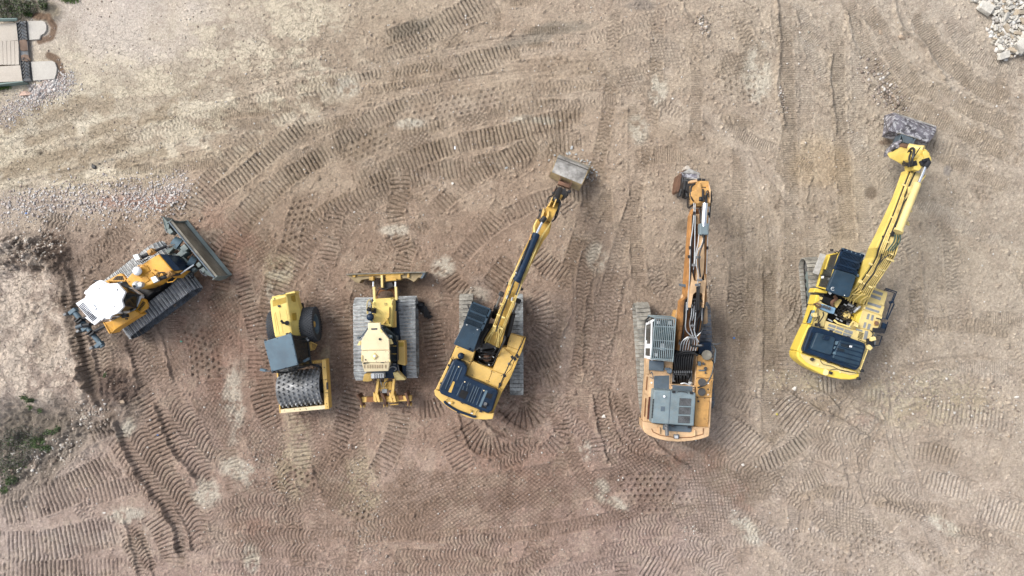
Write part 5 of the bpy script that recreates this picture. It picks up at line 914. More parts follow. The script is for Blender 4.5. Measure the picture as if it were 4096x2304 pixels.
cy = MB().cyl(F(530, 600, 1.5), F(528, 445, 1.45), .075).build('side_cylinder', 'yellow', r3, smooth=True); MB().cyl(F(528, 445, 1.45), F(527, 385, 1.4), .035).build('cylinder_rod', 'chrome', cy, smooth=True)
MB().pr(F, [(500, 580), (535, 578), (538, 602), (500, 602)], 1.6, 1.2).build('cylinder_mount', 'yellow', r3, bevel=.01)
# cab
MB().pr(F, [(270, 640), (400, 640), (468, 725), (470, 1000), (225, 1000), (215, 740)], 3.0, 1.1).build('cab', 'glass', r3, bevel=.02)
MB().pr(F, [(400, 590), (450, 600), (545, 690), (548, 930), (470, 935), (440, 700)], 1.95, 1.2).build('cab_side_glass', 'glass', r3, bevel=.03)
MB().pr(F, [(402, 595), (455, 610), (478, 640), (440, 640)], 1.7, 1.2).pr(F, [(485, 780), (545, 780), (545, 786), (485, 786)], 2.0, 1.9).pr(F, [(483, 855), (550, 855), (550, 862), (483, 862)], 2.0, 1.9).build('cab_side_frame', 'ochre', r3)
MB().pr(F, [(546, 740), (553, 755), (556, 925), (546, 930)], 2.0, 1.5).tube([F(520, 745, 2.0), F(550, 768, 2.0)], .02).build('door_frame', 'navy', r3)
rf = MB().pr(F, [(268, 560), (390, 558), (394, 618), (474, 716), (478, 822), (205, 825), (203, 735), (270, 624)], 3.15, 3.0).build('cab_roof', 'cream', r3, bevel=.03)
rr_ = MB().pr(F, [(206, 828), (478, 825), (479, 938), (208, 940)], 3.17, 3.0).build('roof_plate', 'cream', r3, bevel=.012)
rv = MB().pr(F, [(208, 944), (479, 941), (466, 1024), (235, 1032)], [3.15, 3.15, 2.95, 2.95], 2.8).build('roof_rear_visor', 'cream', r3, bevel=.02)
vs = MB()
for x in (237, 270, 293, 316, 340, 363, 385, 408, 441):
    for k in range(5): vs.pr(F, [(x - 7, 966 + k * 7), (x + 7, 966 + k * 7), (x + 7, 969 + k * 7), (x - 7, 969 + k * 7)], 3.105 - k * .014, 3.05)
vs.build('visor_slots', 'rust', rv)
MB().pr(F, [(300, 612), (360, 610), (355, 625), (303, 626)], 3.17, 3.1).cyl(F(385, 716, 3.14), F(385, 716, 3.2), .05).build('roof_fitting', 'navy', rf)
MB().pr(F, [(205, 872), (216, 872), (216, 930), (207, 930)], 3.22, 3.1).pr(F, [(473, 915), (485, 917), (483, 935), (473, 935)], 3.2, 3.1).pr(F, [(390, 614), (412, 640), (400, 655), (386, 640)], 3.17, 3.1).build('roof_clip', 'pale', rr_)
p = F(332, 880, 3.17); MB().box((p.x, p.y, 3.21), (.20, .20, .08), .78).build('beacon_mount', 'pale', rr_, bevel=.02); MB().cyl(F(332, 880, 3.25), F(332, 880, 3.29), .075, .06, 4).build('beacon_cap', 'white', rr_)
bm_ = MB()
for x in (222, 262, 350, 440, 466):
    for y in (838, 930): bm_.cyl(F(x, y, 3.16), F(x, y, 3.185), .013, n=8)
for y in (868, 900): bm_.cyl(F(466, y, 3.16), F(466, y, 3.185), .013, n=8)
bm_.build('roof_bolts', 'steel', rr_); MB().pr(F, [(225, 946), (275, 944), (275, 950), (240, 951), (240, 958), (226, 958)], 3.17, 3.1).pr(F, [(392, 940), (420, 938), (420, 944), (392, 946)], 3.18, 3.1).cyl(F(246, 915, 3.16), F(246, 915, 3.2), .03).build('roof_slot', 'black', rr_)
for q in ([(185, 735), (203, 732), (200, 772), (188, 778), (166, 778)], [(470, 716), (492, 716), (511, 762), (490, 768), (455, 765), (462, 740)]):
    MB().pr(F, q, 2.95, 2.8).build('work_light', 'pale', r3, bevel=.01)
MB().tube([F(168, 705, 2.7), F(210, 690, 2.8), F(235, 655, 3.0), F(266, 615, 3.05)], .028).tube([F(400, 612, 3.05), F(455, 680, 2.9), F(495, 690, 2.7), F(505, 705, 2.6)], .028).pr(F, [(165, 694), (188, 694), (188, 712), (165, 712)], 2.8, 2.5).build('light_bracket', 'slate_d', r3)
MB().pr(F, [(462, 675), (495, 680), (500, 698), (470, 705)], 2.8, 2.6).build('light_bracket', 'slate', r3)
fd = MB().pr(F, [(540, 735), (622, 731), (628, 780), (632, 972), (600, 965), (556, 955), (560, 800)], 1.65, 1.1).build('fender', 'yellow', r3, bevel=.02)
MB().pr(F, [(558, 750), (614, 748), (615, 788), (560, 792)], 1.67, 1.6).build('fender_screen', 'lemon_dark', fd)
MB().pr(F, [(560, 958), (634, 972), (636, 1100), (590, 1085), (575, 1000)], 1.2, .9).pr(F, [(470, 940), (555, 960), (556, 1060), (430, 1085), (440, 1030)], 1.3, .7).build('rear_deck', 'navy', r3)
MB().curve(F, [(470, 1000, 1.8), (510, 980, 2.0), (545, 1000, 1.9), (530, 1020, 1.8)], .03).curve(F, [(560, 960, 1.5), (575, 1040, 1.6), (620, 1090, 1.5)], .02).curve(F, [(480, 960, 1.9), (540, 955, 1.9)], .035).build('hoses', 'steel', r3, smooth=True)
MB().pr(F, [(510, 1040), (555, 1033), (636, 1104), (625, 1112), (540, 1113), (530, 1100)], [1.85, 1.8, 1.55, 1.55, 1.6, 1.75], 1.2).build('rear_corner_guard', 'pale', r3, bevel=.02)
MB().pr(F, [(232, 1055), (295, 1058), (312, 1118), (270, 1127), (218, 1124)], [1.8, 1.8, 1.55, 1.55, 1.6], 1.2).build('rear_corner_guard', 'yellow', r3, bevel=.02)
tb_ = MB().pr(F, [(295, 1050), (425, 1045), (424, 1092), (300, 1098)], 1.75, 1.4); tb_.build('rear_box', 'silver', r3, bevel=.02)
x_ = MB(); [x_.pr(F, [(330 + k * 22, 1052), (338 + k * 22, 1052), (338 + k * 22, 1094), (330 + k * 22, 1094)], 1.78, 1.7) for k in range(4)]; x_.build('box_ribs', 'steel', r3)
# ripper
bmr = MB().beam(F, [(205, 1278, 205, 1328, .85, .6), (690, 1262, 690, 1315, .85, .6)]).build('ripper_beam', 'yellow', r3, bevel=.03)
MB().beam(F, [(255, 1276, 255, 1326, .87, .7), (345, 1273, 345, 1323, .87, .7)]).pr(F, [(560, 1262), (600, 1260), (612, 1300), (570, 1305)], .88, .7).build('beam_rust_patch', 'rusto', bmr)
for x0, x1 in ((368, 345), (520, 500)):
    MB().beam(F, [(x0 - 10, 1100, x0 + 12, 1100, 1.25, 1.1), (x1 - 14, 1290, x1 + 14, 1290, 1.05, .85)]).build('lift_arm', 'yellow', r3, bevel=.01)
    for d in (-16, 16): MB().pr(F, [(x1 + d - 8, 1235), (x1 + d + 2, 1232), (x1 + d + 26, 1320), (x1 + d + 16, 1328), (x1 + d - 6, 1310)], 1.08, .6).build('pivot_plate', 'yellow', r3, bevel=.005)
MB().pr(F, [(372, 1130), (505, 1125), (495, 1210), (385, 1215)], 1.0, .75).pr(F, [(425, 1090), (465, 1090), (440, 1180), (425, 1180)], 1.1, .9).build('ripper_link', 'ochre', r3, bevel=.02)
MB().curve(F, [(390, 1105, 1.2), (400, 1150, 1.3), (412, 1185, 1.2)], .02).curve(F, [(460, 1120, 1.2), (430, 1140, 1.35), (425, 1170, 1.2), (440, 1210, 1.1)], .02).pr(F, [(402, 1200), (455, 1198), (450, 1235), (408, 1237)], 1.15, 1.0).build('ripper_hoses', 'steel', r3)
for pts in ([(150, 1258), (172, 1254), (205, 1300), (222, 1365), (205, 1372), (190, 1310)], [(388, 1248), (412, 1240), (442, 1300), (445, 1362), (425, 1368), (412, 1300)], [(618, 1238), (645, 1235), (662, 1290), (676, 1355), (655, 1360), (640, 1295)]):
    rs = MB().pr(F, pts, [1.15, 1.15, 1.0, .8, .8, 1.0], .35).build('ripper_shank', 'rust', r3, bevel=.02)
for x, y in ((215, 1368), (436, 1362), (668, 1352)): MB().pr(F, [(x - 20, y - 12), (x + 20, y - 12), (x + 18, y + 14), (x + 6, y - 2), (x - 4, y - 2), (x - 14, y + 14)], .7, .4).build('tooth_bracket', 'yellow', r3)
MB().tube([F(470, 1325, .75), F(565, 1318, .75), F(562, 1345, .7), F(480, 1350, .7)], .025).build('hitch_bar', 'ochre', r3)
# blade
MB().beam(F, [(58, 84, 60, 96, 1.15, .1), (828, 62, 828, 74, 1.15, .1)]).build('dozer_blade', 'soiled', r3, bevel=.01)
bk = MB().pr(F, [(62, 92), (165, 88), (610, 80), (775, 76), (830, 72), (795, 128), (760, 120), (715, 166), (690, 150), (640, 128), (590, 132), (585, 148), (440, 165), (438, 122), (300, 130), (210, 142), (185, 176), (145, 165), (105, 128)], [.95] * 19, .25).build('blade_back', 'buckety', r3, bevel=.02)
MB().beam(F, [(165, 90, 175, 104, 1.08, .8), (615, 80, 612, 92, 1.08, .8)]).pr(F, [(440, 100), (585, 92), (588, 140), (440, 160)], 1.05, .7).pr(F, [(280, 115), (322, 110), (320, 150), (278, 148)], 1.25, .9).pr(F, [(500, 118), (540, 130), (545, 150), (512, 150)], 1.25, .9).pr(F, [(650, 75), (668, 75), (670, 122), (650, 122)], 1.05, .9).pr(F, [(118, 90), (150, 88), (148, 118), (122, 116)], 1.05, .9).build('blade_rib', 'ochre', bk, bevel=.01)
MB().pr(F, [(760, 72), (830, 66), (795, 130), (775, 128), (800, 85)], 1.1, .3).build('blade_end_plate', 'slate_d', bk); MB().pr(F, [(392, 98), (412, 97), (416, 218), (396, 218)], 1.2, .9).build('centre_rib', 'pale', bk, bevel=.01)
arc = MB(); inn = [(362, 325), (368, 285), (395, 258), (440, 248), (490, 252), (515, 280), (522, 325)]; out = [(335, 325), (345, 260), (385, 215), (440, 192), (500, 212), (545, 262), (552, 325)]
arc.loft([[F(*i_, .75), F(*o_, .75), F(*o_, .45), F(*i_, .45)] for i_, o_ in zip(inn, out)]); arc.build('push_frame', 'rusto', r3, bevel=.02)
MB().pr(F, [(395, 170), (500, 165), (525, 215), (440, 245), (385, 215)], .95, .5).curve(F, [(350, 300, .9), (380, 235, 1.1), (440, 235, 1.1), (520, 205, 1.0), (555, 230, 1.0)], .03).build('blade_pivot', 'black', r3, bevel=.02)
for xa, xb in (((328), (322)), ((540), (536))):
    c_ = MB().pr(F, [(xa - 14, 210), (xa + 10, 210), (xa + 16, 340), (xa - 8, 340)], 1.6, 1.4).build('lift_cylinder', 'pale', r3, bevel=.02); MB().cyl(F(xb, 165, 1.4), F(xb, 212, 1.5), .045).build('cylinder_rod', 'chrome', c_, smooth=True)
MB().tube([F(556, 235, 1.2), F(580, 232, 1.3), F(582, 262, 1.2), F(560, 268, 1.2)], .02).build('step_ring', 'black', r3)

# ================================================================== SOIL COMPACTOR (Z2)
F = Z2; p = F(430, 720, 0)
r2 = thing('soil_compactor', 'pale yellow roller with blue grey cab roof and studded steel drum', 'road roller', Vector((p.x, p.y, 0)))
hd = MB().pr(F, [(157, 165), (182, 138), (332, 100), (348, 140), (365, 250), (385, 400), (402, 548), (214, 568), (200, 500), (172, 330)], 2.0, .8, .0).build('engine_hood', 'lemon', r2, bevel=.07)
sd = MB(); T = [F(332, 100, 1.97), F(352, 160, 1.97), F(368, 270, 1.97), F(388, 400, 1.97), F(402, 546, 1.97)]; Bm = [F(432, 86, 1.45), F(463, 200, 1.4), F(487, 270, 1.4), F(488, 400, 1.4), F(492, 546, 1.4)]
sd.loft([[t, b, Vector((b.x - .05, b.y, .8)), Vector((t.x, t.y, .8))] for t, b in zip(T, Bm)]); sd.build('hood_side', 'lemon', hd, bevel=.03)
MB().pr(F, [(178, 128), (420, 64), (437, 84), (332, 104), (182, 140)], 1.92, 1.3).build('rear_visor', 'lemon', hd, bevel=.02)
MB().pr(F, [(188, 168), (330, 130), (334, 188), (192, 232)], 2.012, 1.9).build('hood_screen', 'lemon_dark', hd)
wq = lambda pts, zz: [F(x, y, z) for (x, y), z in zip(pts, zz)]
for q, zz in (([(388, 120), (428, 110), (438, 178), (395, 186)], [1.73, 1.52, 1.52, 1.74]), ([(402, 304), (436, 298), (440, 378), (408, 382)], [1.89, 1.70, 1.72, 1.88])):
    P_ = wq(q, zz); MB().add([v + Vector((0, 0, .02)) for v in P_] + [v - Vector((0, 0, .1)) for v in P_], [(0, 1, 2, 3), (7, 6, 5, 4), (0, 4, 5, 1), (1, 5, 6, 2), (2, 6, 7, 3), (3, 7, 4, 0)]).build('side_screen', 'lemon_dark', hd)
cr = MB()
for a_, b2 in (((215, 290), (262, 530)), ((262, 275), (300, 518)), ((330, 262), (352, 380)), ((205, 310), (232, 500))): cr.tube([F(*a_, 2.005), F(*b2, 2.005)], .010, 5)
cr.build('hood_creases', 'lemon', hd); MB().pr(F, [(240, 220), (262, 215), (272, 232), (250, 240)], 2.06, 2.0).tube([F(205, 135, 2.02), F(210, 150, 2.05), F(200, 165, 2.02)], .012).build('hood_latch', 'black', hd)
MB().pr(F, [(268, 100), (320, 88), (320, 94), (270, 106)], 1.96, 1.9).build('visor_handle', 'slate_d', hd)
MB().cyl(F(342, 408, 1.95), F(342, 406, 2.15), .10, .09, 18).cyl(F(338, 405, 2.15), F(300, 408, 2.2), .045).cyl(F(302, 410, 2.2), F(280, 380, 2.25), .05).build('exhaust_pipe', 'black', r2, smooth=True)
rot = math.radians(6); ax_ = Vector((math.cos(rot), math.sin(rot), 0))
def tyre(c, wd, R0):
    h = wd / 2; prof = [(-h, R0 * .62), (-h * 1.06, R0 * .8), (-h * .98, R0 * .95), (-h * .75, R0 * .995), (0, R0 * 1.01), (h * .75, R0 * .995), (h * .98, R0 * .95), (h * 1.06, R0 * .8), (h, R0 * .62), (h * .5, R0 * .55), (-h * .5, R0 * .55)]
    t = MB().revolve(c, ax_, prof, 44).build('tyre', 'rubber', r2, smooth=True)
    lg = MB(); a2 = Vector((0, 0, 1)); b2 = ax_.cross(a2)
    for i in range(40):
        for j in range(8):
            th = 2 * math.pi * (i + .5 * (j % 2)) / 40; off = (j - 3.5) / 3.5 * h * .92; rr2 = R0 * (1.012 - .045 * abs(off / h) ** 4); nn = a2 * math.cos(th) + b2 * math.sin(th); tt = -a2 * math.sin(th) + b2 * math.cos(th)
            e1 = (ax_ * .62 + tt * .78).normalized(); e2 = (ax_ * .62 - tt * .78).normalized(); s_ = .047; cc = Vector(c) + ax_ * off + nn * (rr2)
            v4 = [cc + ax_ * .058, cc + tt * .050, cc - ax_ * .058, cc - tt * .050]; lg.add([v - nn * .02 for v in v4] + [v + nn * .018 for v in v4], [(4, 5, 6, 7), (0, 1, 5, 4), (1, 2, 6, 5), (2, 3, 7, 6), (3, 0, 4, 7)])
    lg.build('tread', 'rubber', t)
    rm = MB().revolve(c, ax_, [(-h * .95, R0 * .64), (h * .95, R0 * .64), (h * .8, R0 * .52), (h * .35, R0 * .46), (h * .35, R0 * .30), (h * .5, .18), (h * .5, 0.01), (-h * .5, .01), (-h * .8, R0 * .5)], 28).build('wheel_rim', 'blue', t, smooth=True)
    MB().cyl(Vector(c) + ax_ * h * .3, Vector(c) + ax_ * h * .72, .13, n=16).build('wheel_hub', 'yellow', t, bevel=.01); return t
tyre((-8.93, -1.62, .76), .56, .76); tyre((-10.33, -1.77, .76), .56, .76)
MB().cyl((-8.8, -1.6, .76), (-10.4, -1.77, .76), .14).box((-9.65, -1.9, .8), (.9, 2.4, .7), rot).build('rear_frame', 'black', r2)
# cab
cb = MB(); tp = [F(110, 612, 2.92), F(392, 540, 2.92), F(462, 868, 2.92), F(185, 930, 2.92)]; bt = [F(190, 640, 1.3), F(575, 565, 1.3), F(608, 790, 1.3), F(560, 880, 1.3), F(330, 940, 1.3)]
md = [F(150, 620, 2.2), F(470, 560, 2.2), F(515, 870, 2.2), F(250, 935, 2.2)]; bt4 = [F(190, 640, 1.3), F(560, 560, 1.3), F(600, 850, 1.3), F(330, 940, 1.3)]
cb.loft([tp, md, bt4]); cbo = cb.build('cab', 'glass', r2, bevel=.03)
fm = MB()
for i in range(4): fm.tube([tp[i], md[i], bt4[i]], .045, 6)
for Lp in (md, bt4): pass
fm.tube([bt4[1], bt4[2]], .05).tube([bt4[2], bt4[3]], .05).tube([tp[1].lerp(tp[2], .12), md[1].lerp(md[2], .12), bt4[1].lerp(bt4[2], .12)], .035, 6).tube([tp[1].lerp(tp[2], .75), md[1].lerp(md[2], .75), bt4[1].lerp(bt4[2], .75)], .035, 6); fm.build('cab_frame', 'black', cbo)
MB().box(bt4[1].lerp(bt4[2], .1) + Vector((.03, 0, .1)), (.1, .08, .12)).box(bt4[1].lerp(bt4[2], .02) + Vector((-.02, 0, .1)), (.1, .08, .12)).build('door_plate', 'silver', cbo)
MB().pr(F, [(93, 606), (387, 517), (461, 856), (176, 930)], 3.05, 2.93).build('cab_roof', 'blue', r2, bevel=.02)
bm_ = MB(); 
for x, y in ((110, 612), (240, 575), (375, 530), (400, 640), (430, 760), (448, 845), (330, 885), (190, 918), (150, 800), (125, 700)): bm_.cyl(F(x, y, 3.05), F(x, y, 3.065), .016, n=8)
bm_.build('roof_bolts', 'navy', r2)
rl = MB(); [rl.box(F(x, y, 2.98), (.09, .08, .08), rot * 2) for x, y in ((112, 592), (148, 583), (345, 525), (375, 518), (190, 935), (235, 928))]; rl.build('roof_lights', 'black', r2, bevel=.01)
for pts, c in ((((470, 835, 2.0), (520, 825, 2.3)), (553, 803)), (((165, 922, 2.4), (135, 925, 2.4)), (92, 912))):
    p = F(*c, 2.3); MB().tube([F(*q) for q in pts] + [p], .015).box(p, (.26, .10, .20), .5 if c[0] > 300 else -.2).build('mirror', 'blue', r2, bevel=.02)
st = MB(); st.tube([F(570, 622, 1.2), F(600, 612, 1.2), F(665, 640, .9), F(640, 690, .8), F(598, 700, 1.1), F(575, 690, 1.15)], .022)
for k in range(4): st.tube([F(612 + k * 14, 622 + k * 6, 1.1 - k * .1), F(604 + k * 12, 694 - k * 3, 1.1 - k * .1)], .018, 5)
st.pr(F, [(572, 626), (600, 620), (606, 690), (582, 694)], 1.15, 1.05); st.build('access_steps', 'yellow', r2)
# front frame and drum
ff = MB(); ff.pr(F, [(714, 802), (760, 799), (795, 1330), (748, 1335)], 1.25, .72); ff.pr(F, [(262, 1338), (756, 1290), (758, 1328), (270, 1374)], 1.22, .75); ff.pr(F, [(230, 932), (246, 930), (276, 1372), (262, 1374)], 1.25, .75); ff.pr(F, [(540, 858), (714, 838), (716, 808), (560, 820), (400, 880), (240, 925), (246, 945), (400, 915)], 1.0, .6)
fo = ff.build('drum_frame', 'yellow', r2, bevel=.02)
MB().pr(F, [(262, 1336), (752, 1289), (756, 1330), (268, 1376)], 1.235, 1.2).build('frame_top', 'cream', fo)
MB().pr(F, [(762, 1045), (778, 1043), (782, 1120), (766, 1124)], 1.26, 1.15).cyl(F(785, 1197, 1.25), F(785, 1197, 1.26), .015).build('frame_slot', 'black', fo)
nm_ = MB(); [nm_.pr(F, [(x, y), (x + 5, y), (x + 5, y + 10), (x, y + 10)], 1.262, 1.2) for x, y in ((748, 1010), (757, 1010), (766, 1008), (757, 1152), (766, 1152), (776, 1150), (738, 880), (746, 880), (765, 1268), (772, 1300))]
[nm_.pr(F, [(x, y), (x + 4, y), (x + 4, y + 9), (x, y + 9)], 1.245, 1.2) for x, y in ((312, 1346), (420, 1332), (478, 1326), (484, 1332), (543, 1322), (549, 1328))]; nm_.build('frame_markings', 'black', fo)
hs_ = MB(); [hs_.curve(F, [(560 + k * 6, 850 + k * 3, 1.1), (620, 845 + k * 6, 1.2), (680, 860 + k * 8, 1.2), (712, 885 + k * 4, 1.1)], .016) for k in range(4)]; hs_.build('hoses', 'hose', r2, smooth=True)
MB().pr(F, [(625, 822), (631, 822), (634, 870), (628, 870)], 1.2, 1.0).tube([F(556, 852, 1.0), F(560, 880, 1.0)], .02).build('hose_clamp', 'yellow', r2)
dr = math.radians(5.2); da = Vector((math.cos(dr), math.sin(dr), 0)); dc = Vector((-9.26, -4.42, .80)); RD = .74; hw = .94
dm = MB().revolve(dc, da, [(-hw, RD - .05), (-hw, RD - .01), (-hw + .02, RD), (hw - .02, RD), (hw, RD - .01), (hw, RD - .05), (hw - .08, RD - .06), (hw - .08, .01), (-hw + .08, .01), (-hw + .08, RD - .06)], 72).build('drum', 'drum', r2, smooth=True)
pads = {}; a2 = Vector((0, 0, 1)); b2 = da.cross(a2)
for i in range(22):
    for j in range(9):
        th = 2 * math.pi * (i + .5 * (j % 2)) / 22; off = (j - 4) * .208 + (.0); nn = a2 * math.cos(th) + b2 * math.sin(th); base = dc + da * off + nn * (RD - .01)
        k_ = pads.setdefault(nn.z > .02 or len(pads) > 9999, MB()); k_.cyl(base, base + nn * .095, .068, .044, 10)
up_ = sorted(pads[True].loose(), key=lambda m: -max(v[2] for v in m.v)); lo_ = pads[False]
for m_ in up_[:99]: m_.build_one('drum_pad', 'drum', dm)
for m_ in up_[99:]: lo_.add(m_.v, m_.f)
tag(lo_.build_one('drum_pads', 'drum', dm), kind='stuff')
MB().cyl(dc + da * (hw - .07), dc + da * (hw + .12), .3).cyl(dc - da * (hw - .07), dc - da * (hw + .1), .3).build('drum_bearing', 'black', r2)
MB().beam(F, [(262, 1300, 262, 1322, .9, .8), (745, 1262, 745, 1280, .9, .8)]).build('scraper_bar', 'black', r2)
def bolts(F, pts, z, r=.02): 
    b = MB(); [b.cyl(F(x, y, z), F(x, y, z + .02), r, n=8) for x, y in pts]; return b
# ================================================================== MIDDLE EXCAVATOR (Z4 body, Z5 arm)
F = Z4; p = F(600, 780, 0)
r4 = thing('excavator', 'yellow tracked excavator with navy engine cover and slotted navy cab roof, boom reaching up right', 'excavator', Vector((p.x, p.y, 0)), 'excavators on the yard')
craw(r4, F, 434, 1140, 429, 88, .60, .98, .172, 'digger', 'shoel', 'black')
craw(r4, F, 948, 1142, 943, 88, .60, .98, .172, 'digger', 'shoe', 'black')
MB().pr(F, [(480, 400), (900, 400), (910, 820), (480, 820)], .85, .45).build('car_body', 'black', r4)
MB().cyl(F(650, 745, .8), F(650, 745, 1.1), .62, n=28).build('slew_ring', 'steel', r4)
dk_ = [(322, 622), (520, 684), (492, 790), (702, 868), (760, 720), (798, 640), (845, 640), (880, 503), (1045, 547), (960, 770), (885, 950), (805, 1092), (708, 1318), (400, 1260), (108, 1082), (268, 752)]
dk4 = MB().pr(F, dk_, 1.82, 1.1).build('deck', 'ochre', r4, bevel=.02)
MB().pr(F, [(505, 680), (820, 640), (720, 880), (480, 800)], 1.15, 1.0).build('well_floor', 'hole', r4)
MB().pr(F, [(320, 622), (332, 626), (272, 752), (258, 748)], 1.75, 1.2).build('side_gap', 'hole', r4)
pn = MB()
for q in ([(326, 632), (514, 690), (484, 778), (440, 862), (428, 838), (400, 802), (330, 778), (280, 768)], [(496, 784), (696, 884), (648, 1012), (424, 934), (446, 880)], [(702, 886), (828, 934), (770, 1062), (652, 1014)], [(806, 646), (888, 716), (930, 758), (890, 860), (832, 930), (708, 878), (790, 690)], [(884, 506), (1006, 540), (990, 600), (962, 668), (850, 626)], [(852, 632), (962, 674), (948, 706), (838, 660)]):
    pn.pr(F, q, 1.87, 1.75)
pno = pn.build('access_panel', 'yellow', r4, bevel=.012)
MB().pr(F, [(1008, 541), (1045, 549), (1000, 690), (962, 775), (890, 950), (808, 1090), (780, 1082), (835, 935), (895, 865), (940, 765)], 1.85, 1.15).build('side_panel', 'ochre', r4, bevel=.02)
MB().pr(F, [(268, 752), (280, 775), (150, 1085), (108, 1080)], 1.95, 1.15).build('side_panel', 'yellow', r4, bevel=.03)
bolts(F, [(340, 644), (290, 754), (458, 790), (446, 820), (492, 792), (688, 890), (640, 990), (490, 932), (710, 900), (790, 936), (665, 1000), (760, 1046), (880, 580), (852, 604), (990, 640), (876, 815)], 1.875).build('panel_bolts', 'black', pno)
MB().cyl(F(372, 735, 1.85), F(372, 733, 2.25), .14, n=20).dome(F(372, 732, 2.25), .14, .12, 20).build('precleaner_dome', 'navy', r4, smooth=True)
eh = [(272, 812), (290, 778), (325, 772), (402, 802), (434, 846), (436, 880), (416, 940), (470, 965), (740, 1082), (754, 1108), (745, 1140), (690, 1305), (655, 1325), (600, 1308), (165, 1128), (147, 1095), (150, 1060)]
ec = MB().pr(F, eh, 2.30, 1.8, .03).build('engine_cover', 'navy', r4, bevel=.07)
rb_ = MB()
for a_, b2 in (((310, 830), (212, 1075)), ((340, 850), (262, 1040)), ((385, 850), (330, 985)), ((395, 1010), (330, 1145)), ((540, 1050), (470, 1215)), ((560, 1060), (495, 1225)), ((600, 1075), (535, 1240)), ((512, 1040), (445, 1205)), ((455, 1010), (437, 1050)), ((475, 1020), (462, 1035)), ((405, 1045), (392, 1085)), ((440, 1060), (430, 1095))):
    rb_.cyl(F(*a_, 2.30), F(*b2, 2.30), .028, n=8)
rb_.build('cover_ribs', 'navy2', ec, smooth=True)
MB().pr(F, [(625, 1088), (648, 1096), (580, 1262), (556, 1255)], 2.32, 2.2).build('cover_band', 'blue', ec)
MB().pr(F, [(290, 995), (310, 1003), (270, 1115), (240, 1105)], 2.305, 2.2).build('cover_grille', 'ochre', ec)
MB().pr(F, [(375, 1080), (452, 1108), (415, 1185), (345, 1155)], 2.305, 2.2).pr(F, [(632, 1110), (702, 1130), (685, 1182), (617, 1160)], 2.305, 2.2).pr(F, [(615, 1210), (655, 1222), (640, 1250), (605, 1238)], 2.305, 2.2).pr(F, [(583, 1238), (640, 1262), (635, 1282), (578, 1262)], 2.305, 2.2).build('cover_screen', 'hole', ec)
bolts(F, [(348, 846), (411, 1002), (609, 1092)], 2.31, .03).build('cover_plugs', 'cream', ec)
MB().cyl(F(625, 1240, 2.3), F(625, 1228, 2.42), .07).build('exhaust_pipe', 'steel', r4, smooth=True)
lt = MB(); [lt.box(F(x, y, 2.1), (.12, .08, .1), -.4) for x, y in ((400, 805), (447, 960), (660, 1050), (172, 1018), (250, 832), (385, 1215), (575, 1305))]; lt.build('cover_latches', 'black', ec, bevel=.01)
cw = MB().pr(F, [(95, 1088), (108, 1080), (200, 1118), (232, 1142), (655, 1330), (706, 1322), (716, 1318), (700, 1385), (640, 1392), (530, 1390), (440, 1370), (350, 1330), (260, 1282), (200, 1235), (130, 1168), (102, 1140)], 2.05, .95, -.03).build('counterweight', 'yellow', r4, bevel=.07)
MB().curve(F, [(205, 1200, 2.1), (210, 1218, 2.12), (270, 1262, 2.12), (350, 1305, 2.12), (440, 1338, 2.12), (505, 1362, 2.12), (525, 1352, 2.1)], .055, 8).build('bumper_bar', 'navy', r4, smooth=True)
MB().curve(F, [(236, 1150, 2.12), (238, 1175, 2.12), (215, 1195, 2.12)], .01, 5).curve(F, [(560, 1290, 2.12), (535, 1310, 2.12), (525, 1340, 2.12)], .01, 5).build('wire', 'black', cw)
MB().pr(F, [(270, 1205), (292, 1210), (290, 1216), (282, 1216), (280, 1232), (265, 1228), (275, 1215)], 2.14, 2.0).pr(F, [(468, 1292), (490, 1298), (488, 1306), (480, 1306), (476, 1322), (464, 1318), (472, 1304)], 2.14, 2.0).build('lifting_eye', 'ochre', cw)
MB().pr(F, [(242, 1210), (264, 1216), (262, 1230), (240, 1224)], 2.06, 2.0).pr(F, [(474, 1318), (496, 1324), (492, 1336), (472, 1330)], 2.06, 2.0).build('decal', 'white', cw)
p = F(348, 1315, 2.1); MB().box(p, (.14, .10, .12), -.4).build('rear_camera', 'black', cw)
# cab of the middle excavator
MB().pr(F, [(505, 200), (668, 262), (492, 668), (322, 604)], 2.9, 1.15).build('cab', 'glass', r4, bevel=.02)
cr4 = MB().pr(F, [(405, 393), (582, 470), (500, 697), (293, 611)], 3.08, 2.95).build('cab_roof', 'navy2', r4, bevel=.02)
MB().pr(F, [(490, 172), (690, 252), (600, 470), (404, 393)], 2.98, 2.9).build('roof_window', 'hole', r4)
gd = MB()
for q in ([(489, 168), (692, 250), (686, 262), (484, 184)], [(462, 255), (655, 330), (648, 346), (455, 270)], [(432, 322), (622, 398), (615, 412), (425, 338)], [(404, 388), (596, 462), (588, 478), (396, 402)]): gd.pr(F, q, 3.09, 3.0)
gd.pr(F, [(489, 168), (500, 172), (410, 398), (398, 394)], 3.09, 3.0).pr(F, [(674, 244), (692, 250), (596, 475), (570, 465)], 3.09, 3.0)
for A4, B4 in ((((486, 184), (658, 252)), ((462, 255), (634, 322))), (((456, 270), (640, 345)), ((434, 322), (608, 392))), (((427, 338), (606, 408)), ((405, 388), (578, 456)))):
    slats(gd, F, [A4[0], B4[0], B4[1], A4[1]], 18, 3.06, frac=.45, zz=.02, along=True)
gd.build('roof_guard', 'navy2', r4)
bolts(F, [(345, 585), (445, 600), (350, 520), (500, 500), (465, 640)], 3.08, .012).build('roof_bolts', 'blue', cr4)
